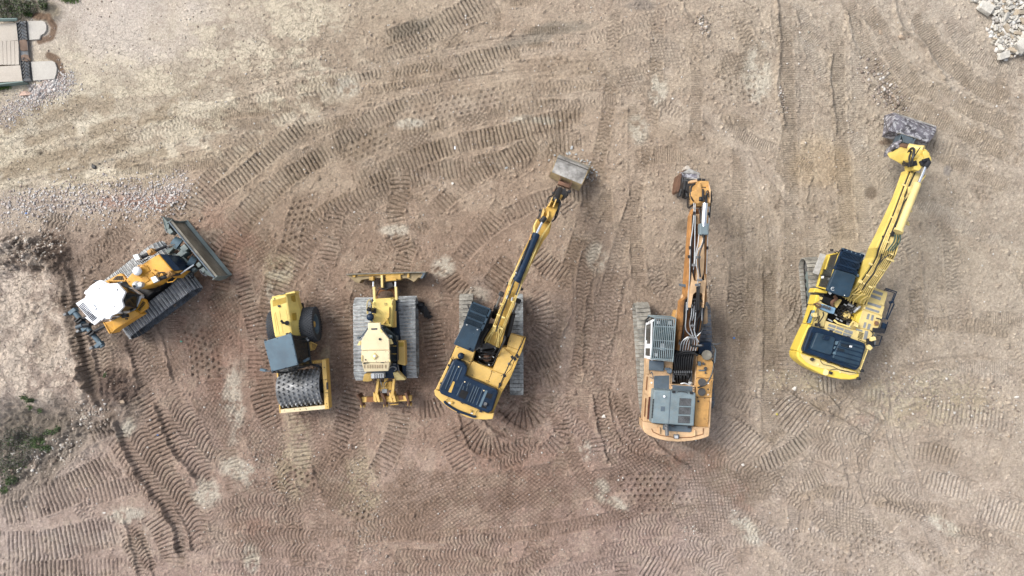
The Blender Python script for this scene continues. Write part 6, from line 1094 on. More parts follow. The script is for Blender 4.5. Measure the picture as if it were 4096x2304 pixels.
MB().pr(F, [(424, 405), (440, 408), (438, 418), (424, 416)], 3.11, 3.05).pr(F, [(535, 455), (550, 458), (548, 468), (534, 465)], 3.11, 3.05).build('roof_label', 'silver', cr4); MB().cyl(F(450, 660, 3.08), F(465, 668, 3.14), .06).box(F(478, 674, 3.1), (.09, .07, .06), -.4).build('roof_fitting', 'navy', cr4)
MB().pr(F, [(668, 262), (695, 275), (700, 290), (560, 640), (500, 690), (492, 668)], 2.2, 1.6).build('cab_side_frame', 'black', r4)
MB().curve(F, [(445, 215, 1.0), (452, 235, 1.2), (462, 250, 1.2)], .03).build('mirror_arm', 'black', r4)
# well hoses
wh = MB(); R = random.Random(8)
for k in range(14):
    x0, y0 = R.uniform(540, 600), R.uniform(660, 760); x1, y1 = R.uniform(680, 770), R.uniform(640, 820); xm, ym = (x0 + x1) / 2 + R.uniform(-50, 50), (y0 + y1) / 2 + R.uniform(-20, 70)
    wh.curve(F, [(x0, y0, 1.5), (xm, ym, R.uniform(1.2, 1.8)), (x1, y1, 1.6)], .018)
wh.curve(F, [(550, 665, 1.8), (620, 690, 1.9), (700, 700, 1.9), (735, 660, 1.9)], .018).curve(F, [(540, 690, 1.7), (650, 700, 1.9), (750, 715, 1.8)], .018).curve(F, [(545, 780, 1.5), (590, 820, 1.6), (690, 830, 1.6), (740, 740, 1.7)], .022)
wh.build('hoses', 'hose', r4, smooth=True)
MB().cyl(F(640, 740, 1.1), F(640, 740, 1.4), .22, n=20).cyl(F(640, 740, 1.4), F(635, 735, 1.55), .12, n=16).build('swivel_joint', 'rust', r4, bevel=.02)
fit = MB(); [fit.cyl(F(x, y, 1.75), F(x + 14, y + 10, 1.78), .025, n=8) for x, y in ((575, 665), (720, 650), (745, 712), (700, 740), (575, 680), (560, 740), (655, 820))]; fit.build('hose_fittings', 'silver', r4)
# handrail along the right side
hr = MB().tube([F(1028, 540, 1.95), F(1000, 610, 2.45), F(960, 690, 2.45), F(935, 735, 2.45), F(880, 800, 2.4), F(820, 930, 2.4), F(765, 1060, 2.3), F(760, 1065, 1.9)], .024).tube([F(920, 745, 2.0), F(900, 770, 2.4), F(880, 800, 2.4)], .02)
hr.build('handrail', 'black', r4); mr_ = MB(); [mr_.box(F(x, y, 2.3), (.16, .12, .12), -1.1) for x, y in ((930, 762), (905, 750), (822, 935), (955, 735))]; mr_.build('rail_bracket', 'black', r4, bevel=.01)
MB().cyl(F(868, 815, 1.86), F(868, 815, 1.95), .055).build('filler_cap', 'steel', r4); MB().pr(F, [(765, 1010), (790, 1015), (785, 1050), (762, 1040)], 1.89, 1.8).build('latch_recess', 'hole', r4)
# boom (traced at its own heights)
bm = MB(); G = lambda x, y: ((Z5.ox + x / Z5.k - Z4.ox) * Z4.k, (Z5.oy + y / Z5.k - Z4.oy) * Z4.k)
def g(x, y, z=None): q = G(x, y); return q
secs = [(608, 575, 770, 655, 1.95, 1.55), (652, 500, 800, 585, 2.35, 1.75), (700, 430, 828, 468, 2.75, 1.95), (748, 300, 868, 345, 3.2, 2.3), (800, 175, 925, 222, 3.65, 2.75)]
for xl, yl, xr, yr, zt, zb in [(300, 1400, 415, 1440, 3.95, 3.2), (352, 1280, 465, 1330, 3.95, 3.3), (440, 1070, 558, 1125, 3.8, 3.25), (555, 850, 660, 930, 3.4, 2.95), (562, 780, 718, 850, 3.15, 2.75), (600, 705, 742, 760, 3.0, 2.65)]:
    a_ = G(xl, yl); b2 = G(xr, yr); secs.append((*a_, *b2, zt, zb))
bo = MB().beam(Z4, secs).build('boom', 'ochre', r4, bevel=.02)
pp = MB()
def gp3(L): return [(*G(x, y), z) for x, y, z in L]
for d in (0, 1):
    o = d * 16
    pp.curve(Z4, [(648 + o, 560 + o, 2.1), (690 + o, 470, 2.6), (720 + o, 395, 2.95), (770 + o, 270, 3.4), (815 + o, 165, 3.85), (880 + o, 5, 4.05)] + gp3([(330 + o * .8, 1330, 4.05), (440 + o * .8, 1110, 3.95), (560 + o * .5, 870, 3.5), (570 + o * .5, 780, 3.3), (605, 720, 3.2)]), .022)
    pp.curve(Z4, [(755 - o, 640, 2.1), (770 - o, 560, 2.4), (818 - o, 440, 2.95), (865 - o, 320, 3.4), (915 - o, 200, 3.85), (985 - o, 30, 4.05)] + gp3([(455 - o * .8, 1330, 4.05), (560 - o * .8, 1080, 3.95), (640 - o * .5, 900, 3.5), (705 - o * .5, 800, 3.3), (735, 745, 3.2)]), .022)
for k, (x, y) in enumerate([(625, 600), (660, 590), (700, 560), (720, 600), (745, 620)]): pp.curve(Z4, [(x, y, 2.1), (x + 20, y - 50, 2.4), (705 + k * 14, 470, 2.8), (720 + k * 16, 420, 2.95)], .02)
pp.build('pipes', 'pipe', bo, smooth=True)
cp = MB()
for (x, y, z) in ((760, 310, 3.45), (810, 335, 3.45), (720, 425, 3.0), (790, 450, 3.0), (795, 200, 3.8), (850, 140, 3.95), (905, 170, 3.95)): cp.box(Z4(x, y, z), (.14, .07, .06), -.42)
cp.build('pipe_clamp', 'pipe', bo, bevel=.01)
hz = MB(); hz.curve(Z4, [(735, 480, 3.0), (760, 400, 3.2), (805, 270, 3.5), (850, 150, 3.95), (880, 60, 4.1)], .03).curve(Z4, gp3([(335, 1440, 4.15), (360, 1360, 4.2), (390, 1290, 4.15), (400, 1250, 4.1)]), .035).curve(Z4, gp3([(395, 1449, 4.15), (425, 1370, 4.2), (440, 1300, 4.15)]), .035).curve(Z4, gp3([(545, 870, 3.6), (520, 950, 3.9), (470, 1060, 4.1), (425, 1170, 4.2), (395, 1230, 4.2)]), .028).curve(Z4, gp3([(385, 1300, 4.1), (410, 1200, 4.15), (455, 1110, 4.1)]), .028)
hz.curve(Z4, gp3([(640, 640, 2.9), (625, 670, 3.0), (605, 720, 3.1)]), .03).curve(Z4, [(585, 640, 1.9), (590, 560, 2.3), (640, 470, 2.6), (655, 455, 2.6)], .04).curve(Z4, [(735, 740, 1.9), (800, 620, 2.4), (830, 545, 2.5), (810, 525, 2.5)], .04).build('hoses', 'hose', bo, smooth=True)
ft = MB(); [ft.cyl(Z4(*G(x, y), 4.15), Z4(*G(x - 4, y + 16), 4.15), .035, n=8) for x, y in ((402, 1225), (437, 1268), (440, 1290), (390, 1262))]; ft.cyl(Z4(905, 130, 4.05), Z4(895, 160, 3.95), .035).cyl(Z4(855, 110, 4.05), Z4(845, 140, 3.95), .035).build('hose_fittings', 'silver', bo)
sl = MB(); [sl.pr(Z5, [(540 - k * 17, 1052 + k * 42), (560 - k * 17, 1060 + k * 42), (550 - k * 17, 1085 + k * 42), (530 - k * 17, 1077 + k * 42)], 3.86, 3.7) for k in range(4)]; sl.build('pipe_block', 'black', bo)
ac = MB().cyl(Z5(418, 1290, 4.25), Z5(588, 880, 3.72), .135, n=20).cyl(Z5(575, 905, 3.75), Z5(592, 862, 3.7), .155, n=20).cyl(Z5(400, 1310, 4.2), Z5(425, 1275, 4.25), .16, n=14).build('arm_cylinder', 'navy', r4, smooth=True)
MB().cyl(Z5(592, 862, 3.7), Z5(655, 735, 3.5), .058, n=14).build('cylinder_rod', 'chrome', ac, smooth=True); MB().cyl(Z5(640, 745, 3.5), Z5(675, 700, 3.45), .11, n=12).build('rod_end', 'black', ac, smooth=True)
MB().cyl(Z5(545, 862, 3.8), Z5(525, 930, 3.8), .03).cyl(Z5(540, 905, 3.8), Z5(515, 975, 3.8), .02).build('cylinder_pipe', 'orange', ac)
for (h0, h1, rr0, c0, c1) in (((790, 92), (775, 150), (768, 190), (740, 225), (712, 330)), ((965, 165), (945, 225), (925, 285), (912, 295), (858, 520))):
    c_ = MB().cyl(Z4(*c0, 2.4), Z4(*c1, 1.75), .11, n=16).build('boom_cylinder', 'black', r4, smooth=True)
    MB().cyl(Z4(*h0, 2.9), Z4(*c0, 2.4), .05).build('cylinder_rod', 'steel', c_, smooth=True); p = Z4(*h0, 2.95); MB().box(p, (.22, .2, .24), -.42).build('cylinder_head', 'black', c_, bevel=.04)
MB().pr(Z4, [(985, 55), (1000, 30), (1022, 38), (1005, 60)], 3.6, 3.4).pr(Z5, [(300, 1325), (320, 1318), (335, 1335), (318, 1348)], 3.7, 3.5).build('boom_lamp', 'black', bo)
# stick
st_ = MB().beam(Z5, [(636, 700, 732, 745, 3.15, 2.6), (655, 640, 762, 690, 3.3, 2.5), (700, 590, 795, 620, 3.2, 2.4), (748, 505, 820, 540, 2.9, 2.2), (775, 470, 845, 500, 2.3, 1.7), (800, 440, 860, 470, 1.7, 1.25)]).build('stick', 'ochre', r4, bevel=.02)
lg = MB()
for q in ([(640, 720), (650, 640), (665, 600), (672, 640), (655, 700), (645, 730)], [(672, 745), (700, 660), (715, 630), (715, 680), (690, 740)], [(705, 590), (745, 505), (752, 510), (720, 590)], [(748, 600), (782, 520), (790, 525), (762, 600)]): lg.pr(Z5, q, 3.42, 3.1)
lg.build('bracket_plate', 'yellow', st_, bevel=.005)
bc = MB().cyl(Z5(778, 530, 3.2), Z5(820, 430, 2.5), .12, n=16).cyl(Z5(770, 545, 3.2), Z5(785, 515, 3.2), .15).build('bucket_cylinder', 'black', r4, smooth=True)
lh = MB(); lh.curve(Z5, [(800, 530, 3.0), (815, 560, 3.1), (800, 620, 3.1), (775, 690, 3.0), (770, 720, 2.9)], .03).curve(Z5, [(815, 530, 3.0), (828, 570, 3.1), (812, 620, 3.1), (785, 700, 3.0), (745, 740, 3.0)], .03).curve(Z5, [(870, 430, 2.3), (885, 470, 2.5), (860, 520, 2.7), (835, 530, 2.8)], .03).curve(Z5, [(790, 400, 2.2), (770, 450, 2.5), (745, 490, 2.8), (710, 510, 2.9), (700, 560, 3.0)], .025).curve(Z5, [(625, 640, 3.0), (632, 620, 3.1), (640, 640, 3.1), (625, 680, 3.1)], .035).build('hoses', 'hose', st_, smooth=True)
cl_ = MB(); cl_.box(Z5(845, 475, 1.9), (.35, .40, .3), -1.1).box(Z5(800, 455, 1.9), (.2, .5, .12), -1.1).box(Z5(875, 470, 1.9), (.12, .5, .2), -1.1).cyl(Z5(775, 450, 1.8), Z5(890, 500, 1.8), .06).cyl(Z5(790, 420, 1.6), Z5(895, 465, 1.6), .06).build('linkage', 'black', r4, bevel=.02)
MB().pr(Z5, [(808, 348), (820, 345), (915, 385), (912, 415), (895, 412), (800, 378)], 1.75, 1.4).pr(Z5, [(755, 440), (790, 400), (800, 410), (765, 460)], 1.9, 1.6).pr(Z5, [(835, 425), (860, 430), (850, 470), (830, 465)], 2.0, 1.7).build('quick_coupler', 'rust', r4, bevel=.02)
def bucket(root, F, left, right, prof, m_shell, m_side, nm='bucket'):
    """open shell: left/right are lists of zoom points down the back of the bucket, prof their heights; thickness 4 cm"""
    mb = MB(); rings = []
    outer = [(F(*a, z), F(*b, z)) for a, b, z in zip(left, right, prof)]; cx_ = sum((o[0] + o[1] for o in outer), Vector()) / (2 * len(outer)); cz = Vector((cx_.x, cx_.y, .15))
    n_ = len(outer); vs = []; 
    for a, b in outer: vs += [a, b]
    for a, b in outer: vs += [a + (cz - a).normalized() * .04, b + (cz - b).normalized() * .04]
    fs = []
    for i in range(n_ - 1): fs += [(2 * i, 2 * i + 1, 2 * i + 3, 2 * i + 2), (2 * n_ + 2 * i + 2, 2 * n_ + 2 * i + 3, 2 * n_ + 2 * i + 1, 2 * n_ + 2 * i)]
    fs += [(0, 2 * n_, 2 * n_ + 1, 1), (2 * n_ - 2, 2 * n_ - 1, 4 * n_ - 1, 4 * n_ - 2)]
    for i in range(n_ - 1): fs += [(2 * i, 2 * i + 2, 2 * n_ + 2 * i + 2, 2 * n_ + 2 * i), (2 * i + 1, 2 * n_ + 2 * i + 1, 2 * n_ + 2 * i + 3, 2 * i + 3)]
    bk_ = mb.add(vs, fs).build(nm, m_shell, root)
    sd_ = MB(); 
    for s in (0, 1):
        o_ = outer[0][1 - s] - outer[0][s]; o_ = o_.normalized() * -.03
        poly = [o[s] for o in outer]; sd_.loft([poly, [q + o_ for q in poly]])
    sd_.build('bucket_side', m_side, bk_); return bk_, outer
b4, _ = bucket(r4, Z5, [(845, 150), (822, 96), (800, 105), (785, 150), (765, 205), (742, 260), (726, 312), (760, 330)], [(1108, 250), (1113, 212), (1092, 228), (1078, 272), (1056, 322), (1030, 378), (1003, 440), (980, 400)], [.0, .10, .62, .98, 1.12, 1.08, .72, .05], 'bucketg', 'buckety')
MB().beam(Z5, [(815, 88, 1112, 206, .22, .1), (808, 104, 1108, 226, .30, .15)]).build('bucket_lip', 'soiled', b4, bevel=.01)
lp_ = MB(); lp_.beam(Z5, [(800, 108, 1098, 224, .74, .6), (797, 120, 1096, 236, .84, .7)]); lp_.build('wear_strip', 'bucketg', b4)
MB().beam(Z5, [(741, 262, 1029, 380, 1.085, 1.0), (726, 312, 1003, 440, .745, .6)]).build('bucket_top_band', 'buckety', b4)
MB().pr(Z5, [(828, 298), (835, 302), (815, 360), (808, 352)], 1.45, 1.0).pr(Z5, [(935, 342), (942, 345), (920, 440), (912, 432)], 1.45, .9).pr(Z5, [(815, 330), (930, 372), (925, 392), (812, 350)], 1.0, .8).build('bucket_ears', 'rust', b4, bevel=.01)

# ================================================================== FADED ORANGE EXCAVATOR (Z6 body, Z7 arm)
F = Z6; p = F(450, 750, 0)
r6 = thing('excavator', 'faded orange excavator with barred white cab and grey hood, boom pointing straight up', 'excavator', Vector((p.x, p.y, 0)), 'excavators on the yard')
edge_crawler(r6, F, (136, 1105), (64, 70), .05, .62, -1, 1.08, .18, 'digger', 'shoel', 'steelg')
edge_crawler(r6, F, (840, 1080), (797, 60), 1.0, .62, 1, 1.08, .18, 'digger', 'shoed', 'black')
MB().pr(F, [(230, 330), (720, 330), (730, 900), (230, 900)], .9, .45).build('car_body', 'black', r6); MB().cyl(F(550, 700, .8), F(550, 700, 1.15), .7, n=28).build('slew_ring', 'steel', r6)
dk_ = [(204, 582), (450, 600), (440, 838), (655, 850), (665, 560), (828, 590), (826, 780), (812, 960), (795, 1240), (250, 1200), (172, 1185), (190, 900), (202, 730)]
MB().pr(F, dk_, 1.75, 1.15).build('deck', 'peach', r6, bevel=.02)
MB().pr(F, [(430, 420), (690, 420), (670, 870), (430, 860)], 1.25, 1.1).build('well_floor', 'hole', r6)
pn = MB()
for q in ([(200, 584), (230, 586), (226, 742), (198, 732)], [(196, 738), (228, 748), (218, 938), (184, 914)], [(184, 920), (216, 942), (208, 1190), (168, 1180)], [(228, 738), (425, 742), (420, 892), (268, 886), (262, 900), (252, 1192), (210, 1190), (218, 945)]): pn.pr(F, q, 1.82, 1.7)
lp6 = pn.build('access_panel', 'peach', r6, bevel=.012)
MB().pr(F, [(272, 756), (414, 752), (412, 890), (268, 886)], 1.84, 1.75).build('grip_plate', 'slate_d', lp6, bevel=.008)
MB().pr(F, [(202, 764), (214, 762), (206, 895), (192, 888)], 1.83, 1.7).pr(F, [(188, 964), (202, 967), (190, 1140), (177, 1136)], 1.83, 1.7).build('side_vent', 'rusto', lp6)
vt = MB().pr(F, [(222, 952), (250, 954), (238, 1164), (206, 1160)], 1.835, 1.75).build('radiator_screen', 'red', lp6)
slats(MB(), F, [(222, 955), (250, 957), (238, 1162), (206, 1158)], 22, 1.838, frac=.3, zz=.012).build('screen_bars', 'hole', vt)
MB().cyl(F(247, 820, 1.83), F(247, 820, 1.85), .035).cyl(F(367, 948, 2.4), F(367, 948, 2.42), .045).cyl(F(776, 824, 1.83), F(776, 824, 1.86), .04).cyl(F(773, 930, 1.83), F(773, 930, 1.86), .035).build('round_decal', 'white', r6)
MB().curve(F, [(240, 735, 1.85), (250, 720, 2.1), (262, 760, 2.1), (262, 782, 1.85)], .02).curve(F, [(230, 765, 1.85), (262, 782, 1.9)], .015).build('grab_handle', 'slate_d', r6)
MB().pr(F, [(228, 612), (366, 622), (362, 714), (224, 702)], 1.9, 1.5).build('tool_tray', 'slate_d', r6, bevel=.02); MB().pr(F, [(224, 704), (400, 716), (400, 742), (224, 735)], 1.6, 1.3).build('tray_gap', 'black', r6)
MB().cyl(F(414, 712, 1.7), F(414, 708, 2.0), .12, n=18).box(F(395, 690, 1.95), (.2, .1, .1)).build('filter_pot', 'slate_d', r6, bevel=.02)
eh6 = MB().pr(F, [(272, 890), (300, 888), (425, 896), (662, 916), (660, 1000), (645, 1226), (440, 1212), (248, 1198), (262, 1000)], 2.32, 1.75, .02).build('engine_cover', 'slate', r6, bevel=.05)
MB().pr(F, [(424, 898), (431, 898), (412, 1210), (405, 1210)], 2.325, 2.25).build('cover_seam', 'slate_d', eh6)
gr_ = MB(); gb = MB()
for y0, y1, dx in ((966, 1038, 0), (1048, 1118, -6), (1130, 1200, -12)):
    gr_.pr(F, [(512 + dx, y0), (620 + dx, y0 + 4), (616 + dx, y1), (508 + dx, y1 - 4)], 2.33, 2.25)
    q = [(514 + dx, y0 + 2), (618 + dx, y0 + 6), (614 + dx, y1 - 2), (510 + dx, y1 - 6)]; slats(gb, F, q, 8, 2.335, frac=.35, zz=.012); slats(gb, F, [q[1], q[2], q[3], q[0]], 12, 2.337, frac=.35, zz=.012)
gro = gr_.build('cover_grille', 'hole', eh6); gb.build('grille_mesh', 'steel', gro)
sv_ = MB(); [sv_.pr(F, [(262 - k * 1.1, 978 + k * 14), (273 - k * 1.1, 972 + k * 14), (273 - k * 1.1, 978 + k * 14), (262 - k * 1.1, 985 + k * 14)], 2.335, 2.25) for k in range(13)]; sv_.build('side_slots', 'hole', eh6)
MB().pr(F, [(336, 1042), (374, 1045), (372, 1088), (334, 1086)], 2.335, 2.2).build('hood_hatch', 'slate_d', eh6, bevel=.004)
MB().box(F(455, 905, 2.35), (.12, .1, .1)).box(F(620, 915, 2.35), (.12, .1, .1)).box(F(447, 1222, 2.2), (.12, .1, .1)).box(F(600, 1235, 2.2), (.12, .1, .1)).tube([F(490, 912, 2.3), F(492, 902, 2.4), F(550, 905, 2.4), F(580, 912, 2.4), F(584, 920, 2.3)], .015).build('cover_latches', 'black', eh6, bevel=.01)
fp = MB().pr(F, [(430, 836), (652, 850), (650, 908), (428, 895)], 1.95, 1.7).build('front_panel', 'peach', r6, bevel=.012); MB().pr(F, [(445, 840), (634, 854), (632, 900), (442, 888)], 1.97, 1.9).build('grip_plate', 'slate_d', fp, bevel=.008); bolts(F, [(437, 846), (437, 884), (643, 866), (643, 886)], 1.96, .03).build('panel_bolts', 'black', fp)
rp_ = MB()
for q in ([(684, 556), (826, 612), (826, 780), (668, 770), (676, 640)], [(668, 778), (826, 786), (810, 958), (660, 950)], [(660, 956), (794, 962), (778, 1238), (650, 1226)]): rp_.pr(F, q, 1.86, 1.7)
rpo = rp_.build('tank_panel', 'orange', r6, bevel=.015); MB().pr(F, [(796, 960), (812, 962), (795, 1242), (780, 1238)], 1.86, 1.2).build('side_panel', 'peach', r6, bevel=.015)
MB().cyl(F(720, 818, 1.86), F(720, 816, 1.93), .165, n=24).cyl(F(717, 908, 1.86), F(717, 906, 1.93), .165, n=24).cyl(F(732, 641, 1.86), F(732, 641, 1.95), .06).cyl(F(752, 686, 1.86), F(752, 686, 1.96), .07).cyl(F(752, 728, 1.86), F(752, 728, 1.92), .04).cyl(F(686, 994, 1.86), F(686, 994, 1.9), .045).cyl(F(676, 960, 1.86), F(676, 960, 1.88), .025).cyl(F(744, 966, 1.86), F(744, 966, 1.88), .025).cyl(F(776, 882, 1.86), F(776, 882, 1.9), .035).build('tank_caps', 'black', rpo)
MB().pr(F, [(684, 622), (712, 622), (712, 660), (684, 660)], 1.98, 1.85).pr(F, [(690, 700), (760, 700), (760, 712), (690, 712)], 1.92, 1.85).build('tank_box', 'slate_d', rpo, bevel=.01)
MB().tube([F(800, 800, 1.88), F(800, 818, 1.98), F(788, 905, 1.98), F(788, 915, 1.88)], .018).tube([F(783, 990, 1.88), F(783, 1000, 1.98), F(770, 1190, 1.98), F(770, 1200, 1.88)], .018).build('grab_handle', 'orange', rpo)
MB().curve(F, [(818, 610, 2.0), (830, 640, 2.2), (815, 730, 2.3), (770, 820, 2.3), (725, 850, 2.2), (682, 866, 2.0)], .035, 8).build('fuel_hose', 'hose', r6, smooth=True)
MB().pr(F, [(694, 446), (806, 440), (806, 560), (690, 556)], 1.7, 1.15).build('tool_box', 'navy', r6, bevel=.02)
MB().cyl(F(765, 565, 1.7), F(765, 562, 2.0), .20, .22, 18).build('muddy_pot', 'soiled', r6, bevel=.02)
MB().tube([F(815, 460, 1.4), F(848, 515, 2.2), F(845, 570, 2.2), F(838, 632, 2.2), F(830, 600, 1.7)], .025).tube([F(840, 540, 2.2), F(832, 630, 2.1)], .02).curve(F, [(820, 455, 2.2), (860, 460, 2.3), (895, 448, 2.2)], .012).build('handrail', 'slate_d', r6)
cw6 = MB().pr(F, [(166, 1180), (176, 1185), (245, 1195), (350, 1215), (630, 1232), (792, 1240), (788, 1318), (760, 1332), (700, 1350), (630, 1362), (560, 1370), (480, 1372), (400, 1365), (330, 1350), (270, 1332), (222, 1312), (186, 1288), (168, 1250)], 2.0, .95, -.03).build('counterweight', 'peach', r6, bevel=.06)
MB().pr(F, [(360, 1210), (625, 1228), (622, 1280), (605, 1284), (395, 1272), (352, 1258)], 2.06, 1.95).build('rear_tray', 'slate_d', r6, bevel=.02)
MB().cyl(F(385, 1215, 2.2), F(385, 1235, 2.35), .085, n=18).tube([F(385, 1235, 2.35), F(392, 1260, 2.38), F(393, 1312, 2.36)], .082, 18).build('exhaust_pipe', 'steel', r6, smooth=True)
MB().tube([F(248, 1250, 2.02), F(262, 1280, 2.02), F(330, 1312, 2.02), F(480, 1335, 2.02), F(620, 1330, 2.02), F(730, 1300, 2.02), F(735, 1245, 2.02)], .018, 5).build('counterweight_seam', 'rusto', cw6)
MB().pr(F, [(318, 1238), (326, 1236), (330, 1290), (318, 1298)], 2.12, 2.0).pr(F, [(648, 1262), (656, 1262), (660, 1315), (646, 1322)], 2.12, 2.0).pr(F, [(258, 1205), (306, 1210), (302, 1242), (254, 1238)], 2.03, 2.0).pr(F, [(672, 1240), (728, 1243), (725, 1275), (670, 1272)], 2.03, 2.0).build('lifting_eye', 'peach', cw6, bevel=.006)
MB().pr(F, [(470, 1315), (500, 1316), (498, 1342), (468, 1340)], 2.2, 2.0).build('rear_camera', 'silver', cw6, bevel=.01); MB().pr(F, [(456, 1302), (508, 1305), (506, 1345), (454, 1342)], 2.03, 1.9).tube([F(486, 1276, 2.03), F(486, 1312, 2.05)], .008, 5).build('camera_base', 'slate_d', cw6)
MB().pr(F, [(604, 1228), (612, 1229), (605, 1244), (590, 1240)], 2.1, 2.0).build('clip', 'black', cw6)
# cab: white shell with bar cage
MB().pr(F, [(256, 238), (450, 228), (442, 600), (246, 600)], 2.75, 1.1).build('cab', 'glass', r6, bevel=.03)
MB().pr(F, [(272, 300), (425, 300), (425, 418), (272, 418)], 2.80, 2.6).build('roof_window', mat('teal_glass', lin(40, 62, 64), .2, dirt=.3), r6)
MB().pr(F, [(300, 430), (440, 430), (440, 580), (270, 580)], 2.79, 2.6).build('roof_panel', 'black', r6); MB().pr(F, [(330, 455), (372, 455), (372, 520), (330, 510)], 2.85, 2.7).pr(F, [(296, 245), (326, 245), (326, 270), (296, 270)], 2.83, 2.7).pr(F, [(408, 245), (440, 245), (440, 278), (408, 278)], 2.83, 2.7).pr(F, [(280, 545), (305, 545), (305, 575), (280, 575)], 2.83, 2.7).build('roof_details', 'silver', r6, bevel=.01)
q_ = (F(198, 262, 1.25), F(257, 232, 2.74), F(247, 603, 2.74), F(186, 590, 1.25))
ws_ = MB(); panel(ws_, q_, 0, 1, 0, .14, .04); panel(ws_, q_, 0, 1, .90, 1.0, .04); panel(ws_, q_, 0, .08, .1, .95, .04); panel(ws_, q_, .92, 1, .1, .95, .04); panel(ws_, q_, .60, .72, .1, .95, .04); panel(ws_, q_, .5, .72, .1, .3, .04); ws_.build('cab_door', 'white', r6, bevel=.01)
ws_ = MB(); ws_.pr(F, [(246, 585), (262, 575), (300, 600), (250, 612)], 2.72, 1.8).pr(F, [(257, 232), (285, 225), (285, 240), (257, 250)], 2.78, 2.6); ws_.build('cab_corner', 'white', r6, bevel=.01)
MB().cyl(F(198, 242, 2.4), F(212, 240, 2.4), .07).curve(F, [(205, 225, 2.5), (230, 205, 2.7), (262, 200, 2.8)], .03).build('mirror', 'black', r6, smooth=True)
cg = MB(); TL, TR_, BR, BL = (282, 212), (474, 222), (446, 622), (246, 603)
cg.tube([F(*TL, 3.15), F(*TR_, 3.15), F(*BR, 3.15), F(*BL, 3.15), F(*TL, 3.15)], .03, 6)
for k in range(1, 11):
    t = k / 11; a_ = (TL[0] + (TR_[0] - TL[0]) * t, TL[1] + (TR_[1] - TL[1]) * t); b2 = (BL[0] + (BR[0] - BL[0]) * t, BL[1] + (BR[1] - BL[1]) * t); cg.tube([F(*a_, 3.15), F(*b2, 3.15)], .018, 6)
for t in (.2, .53, .72, .97): cg.tube([F(TL[0] + (BL[0] - TL[0]) * t, TL[1] + (BL[1] - TL[1]) * t, 3.13), F(TR_[0] + (BR[0] - TR_[0]) * t, TR_[1] + (BR[1] - TR_[1]) * t, 3.13)], .025, 6)
cg.tube([F(*TL, 3.15), F(218, 190, 2.7), F(440, 205, 2.7), F(*TR_, 3.15)], .03, 6).tube([F(218, 190, 2.7), F(208, 240, 2.4)], .025, 6).tube([F(*BR, 3.15), F(446, 622, 2.2)], .03, 6).tube([F(*TR_, 3.15), F(470, 222, 2.3)], .03, 6).tube([F(268, 300, 3.1), F(262, 420, 3.0), F(240, 600, 3.0)], .02, 6)
for k in range(1, 9): t = k / 9; cg.tube([F(TL[0] + (TR_[0] - TL[0]) * t, TL[1] + 10 * t, 3.15), F(218 + 222 * t, 190 + 15 * t, 2.7)], .012, 5)
cg.build('cab_guard', 'slate', r6)
# hoses in the well
wh = MB()
for k in range(9):
    x = 462 + k * 20; sgn = (k - 4) * 4
    wh.curve(F, [(508 + k * 20 - 14, 520, 2.1), (x + sgn * .5 + 8, 590, 2.25), (x + 6, 660, 2.1), (x + 2, 715, 1.8)], .03, 7)
for k in range(8):
    x = 465 + k * 22; wh.curve(F, [(x, 735, 1.75), (x - 6 + (k % 3) * 6, 775, 1.8), (x + 10 - k * 3, 820, 1.5)], .025)
wh.curve(F, [(490, 552, 2.4), (540, 530, 2.6), (610, 528, 2.6), (680, 562, 2.4)], .035).curve(F, [(500, 560, 2.3), (560, 545, 2.5), (640, 545, 2.5), (672, 568, 2.3)], .025).curve(F, [(500, 280, 2.2), (512, 300, 2.4), (508, 380, 2.4), (510, 440, 2.3)], .035).curve(F, [(520, 270, 2.3), (545, 330, 2.5), (540, 430, 2.4)], .03)
wh.build('hoses', 'hose', r6, smooth=True)
fm_ = MB(); [fm_.cyl(F(462 + k * 20, 702, 1.85), F(462 + k * 20, 728, 1.8), .032, n=8) for k in range(9)]; fm_.cyl(F(440, 738, 1.7), F(585, 745, 1.7), .04); [fm_.cyl(F(508 + k * 22, 440, 2.35), F(508 + k * 22, 462, 2.3), .035, n=8) for k in range(3)]; fm_.box(F(440, 775, 1.6), (.2, .3, .2)).build('hose_fittings', 'steel', r6)
MB().curve(F, [(520, 830, 1.85), (560, 825, 1.9), (610, 845, 1.9)], .03).cyl(F(600, 820, 1.6), F(625, 830, 1.7), .07).build('steel_pipe', 'silver', r6, smooth=True)
# boom: foot 2.0 m, crown 4.6 m, nose 3.9 m
def H7(x, y): return ((Z7.ox + x / Z7.k - Z6.ox) * Z6.k, (Z7.oy + y / Z7.k - Z6.oy) * Z6.k)
sec = [(490, 520, 680, 520, 1.95, 1.5), (500, 400, 700, 400, 2.45, 1.7), (520, 230, 735, 240, 3.0, 2.3), (533, 60, 752, 70, 3.5, 2.8)]
for xl, yl, xr, yr, zt, zb in [(205, 1320, 405, 1320, 3.8, 3.1), (215, 1160, 400, 1160, 4.2, 3.5), (232, 900, 402, 900, 4.35, 3.75), (240, 700, 408, 700, 4.2, 3.7), (248, 540, 418, 540, 4.0, 3.55), (268, 470, 425, 470, 3.9, 3.55)]:
    sec.append((*H7(xl, yl), *H7(xr, yr), zt, zb))
bo = MB(); lo_, ro_ = [], []
bo.beam(Z6, [(a, b, c, d, zt - .14, zb) for a, b, c, d, zt, zb in sec]); bo6 = bo.build('boom', 'rusto', r6, bevel=.01)
bs = MB(); bs.beam(Z6, [(a, b, a + (c - a) * .12, b, zt, zb - .01) for a, b, c, d, zt, zb in sec]).beam(Z6, [(c - (c - a) * .12, d, c, d, zt, zb - .01) for a, b, c, d, zt, zb in sec]); bs.build('boom_side_plate', 'boomo', bo6, bevel=.01)
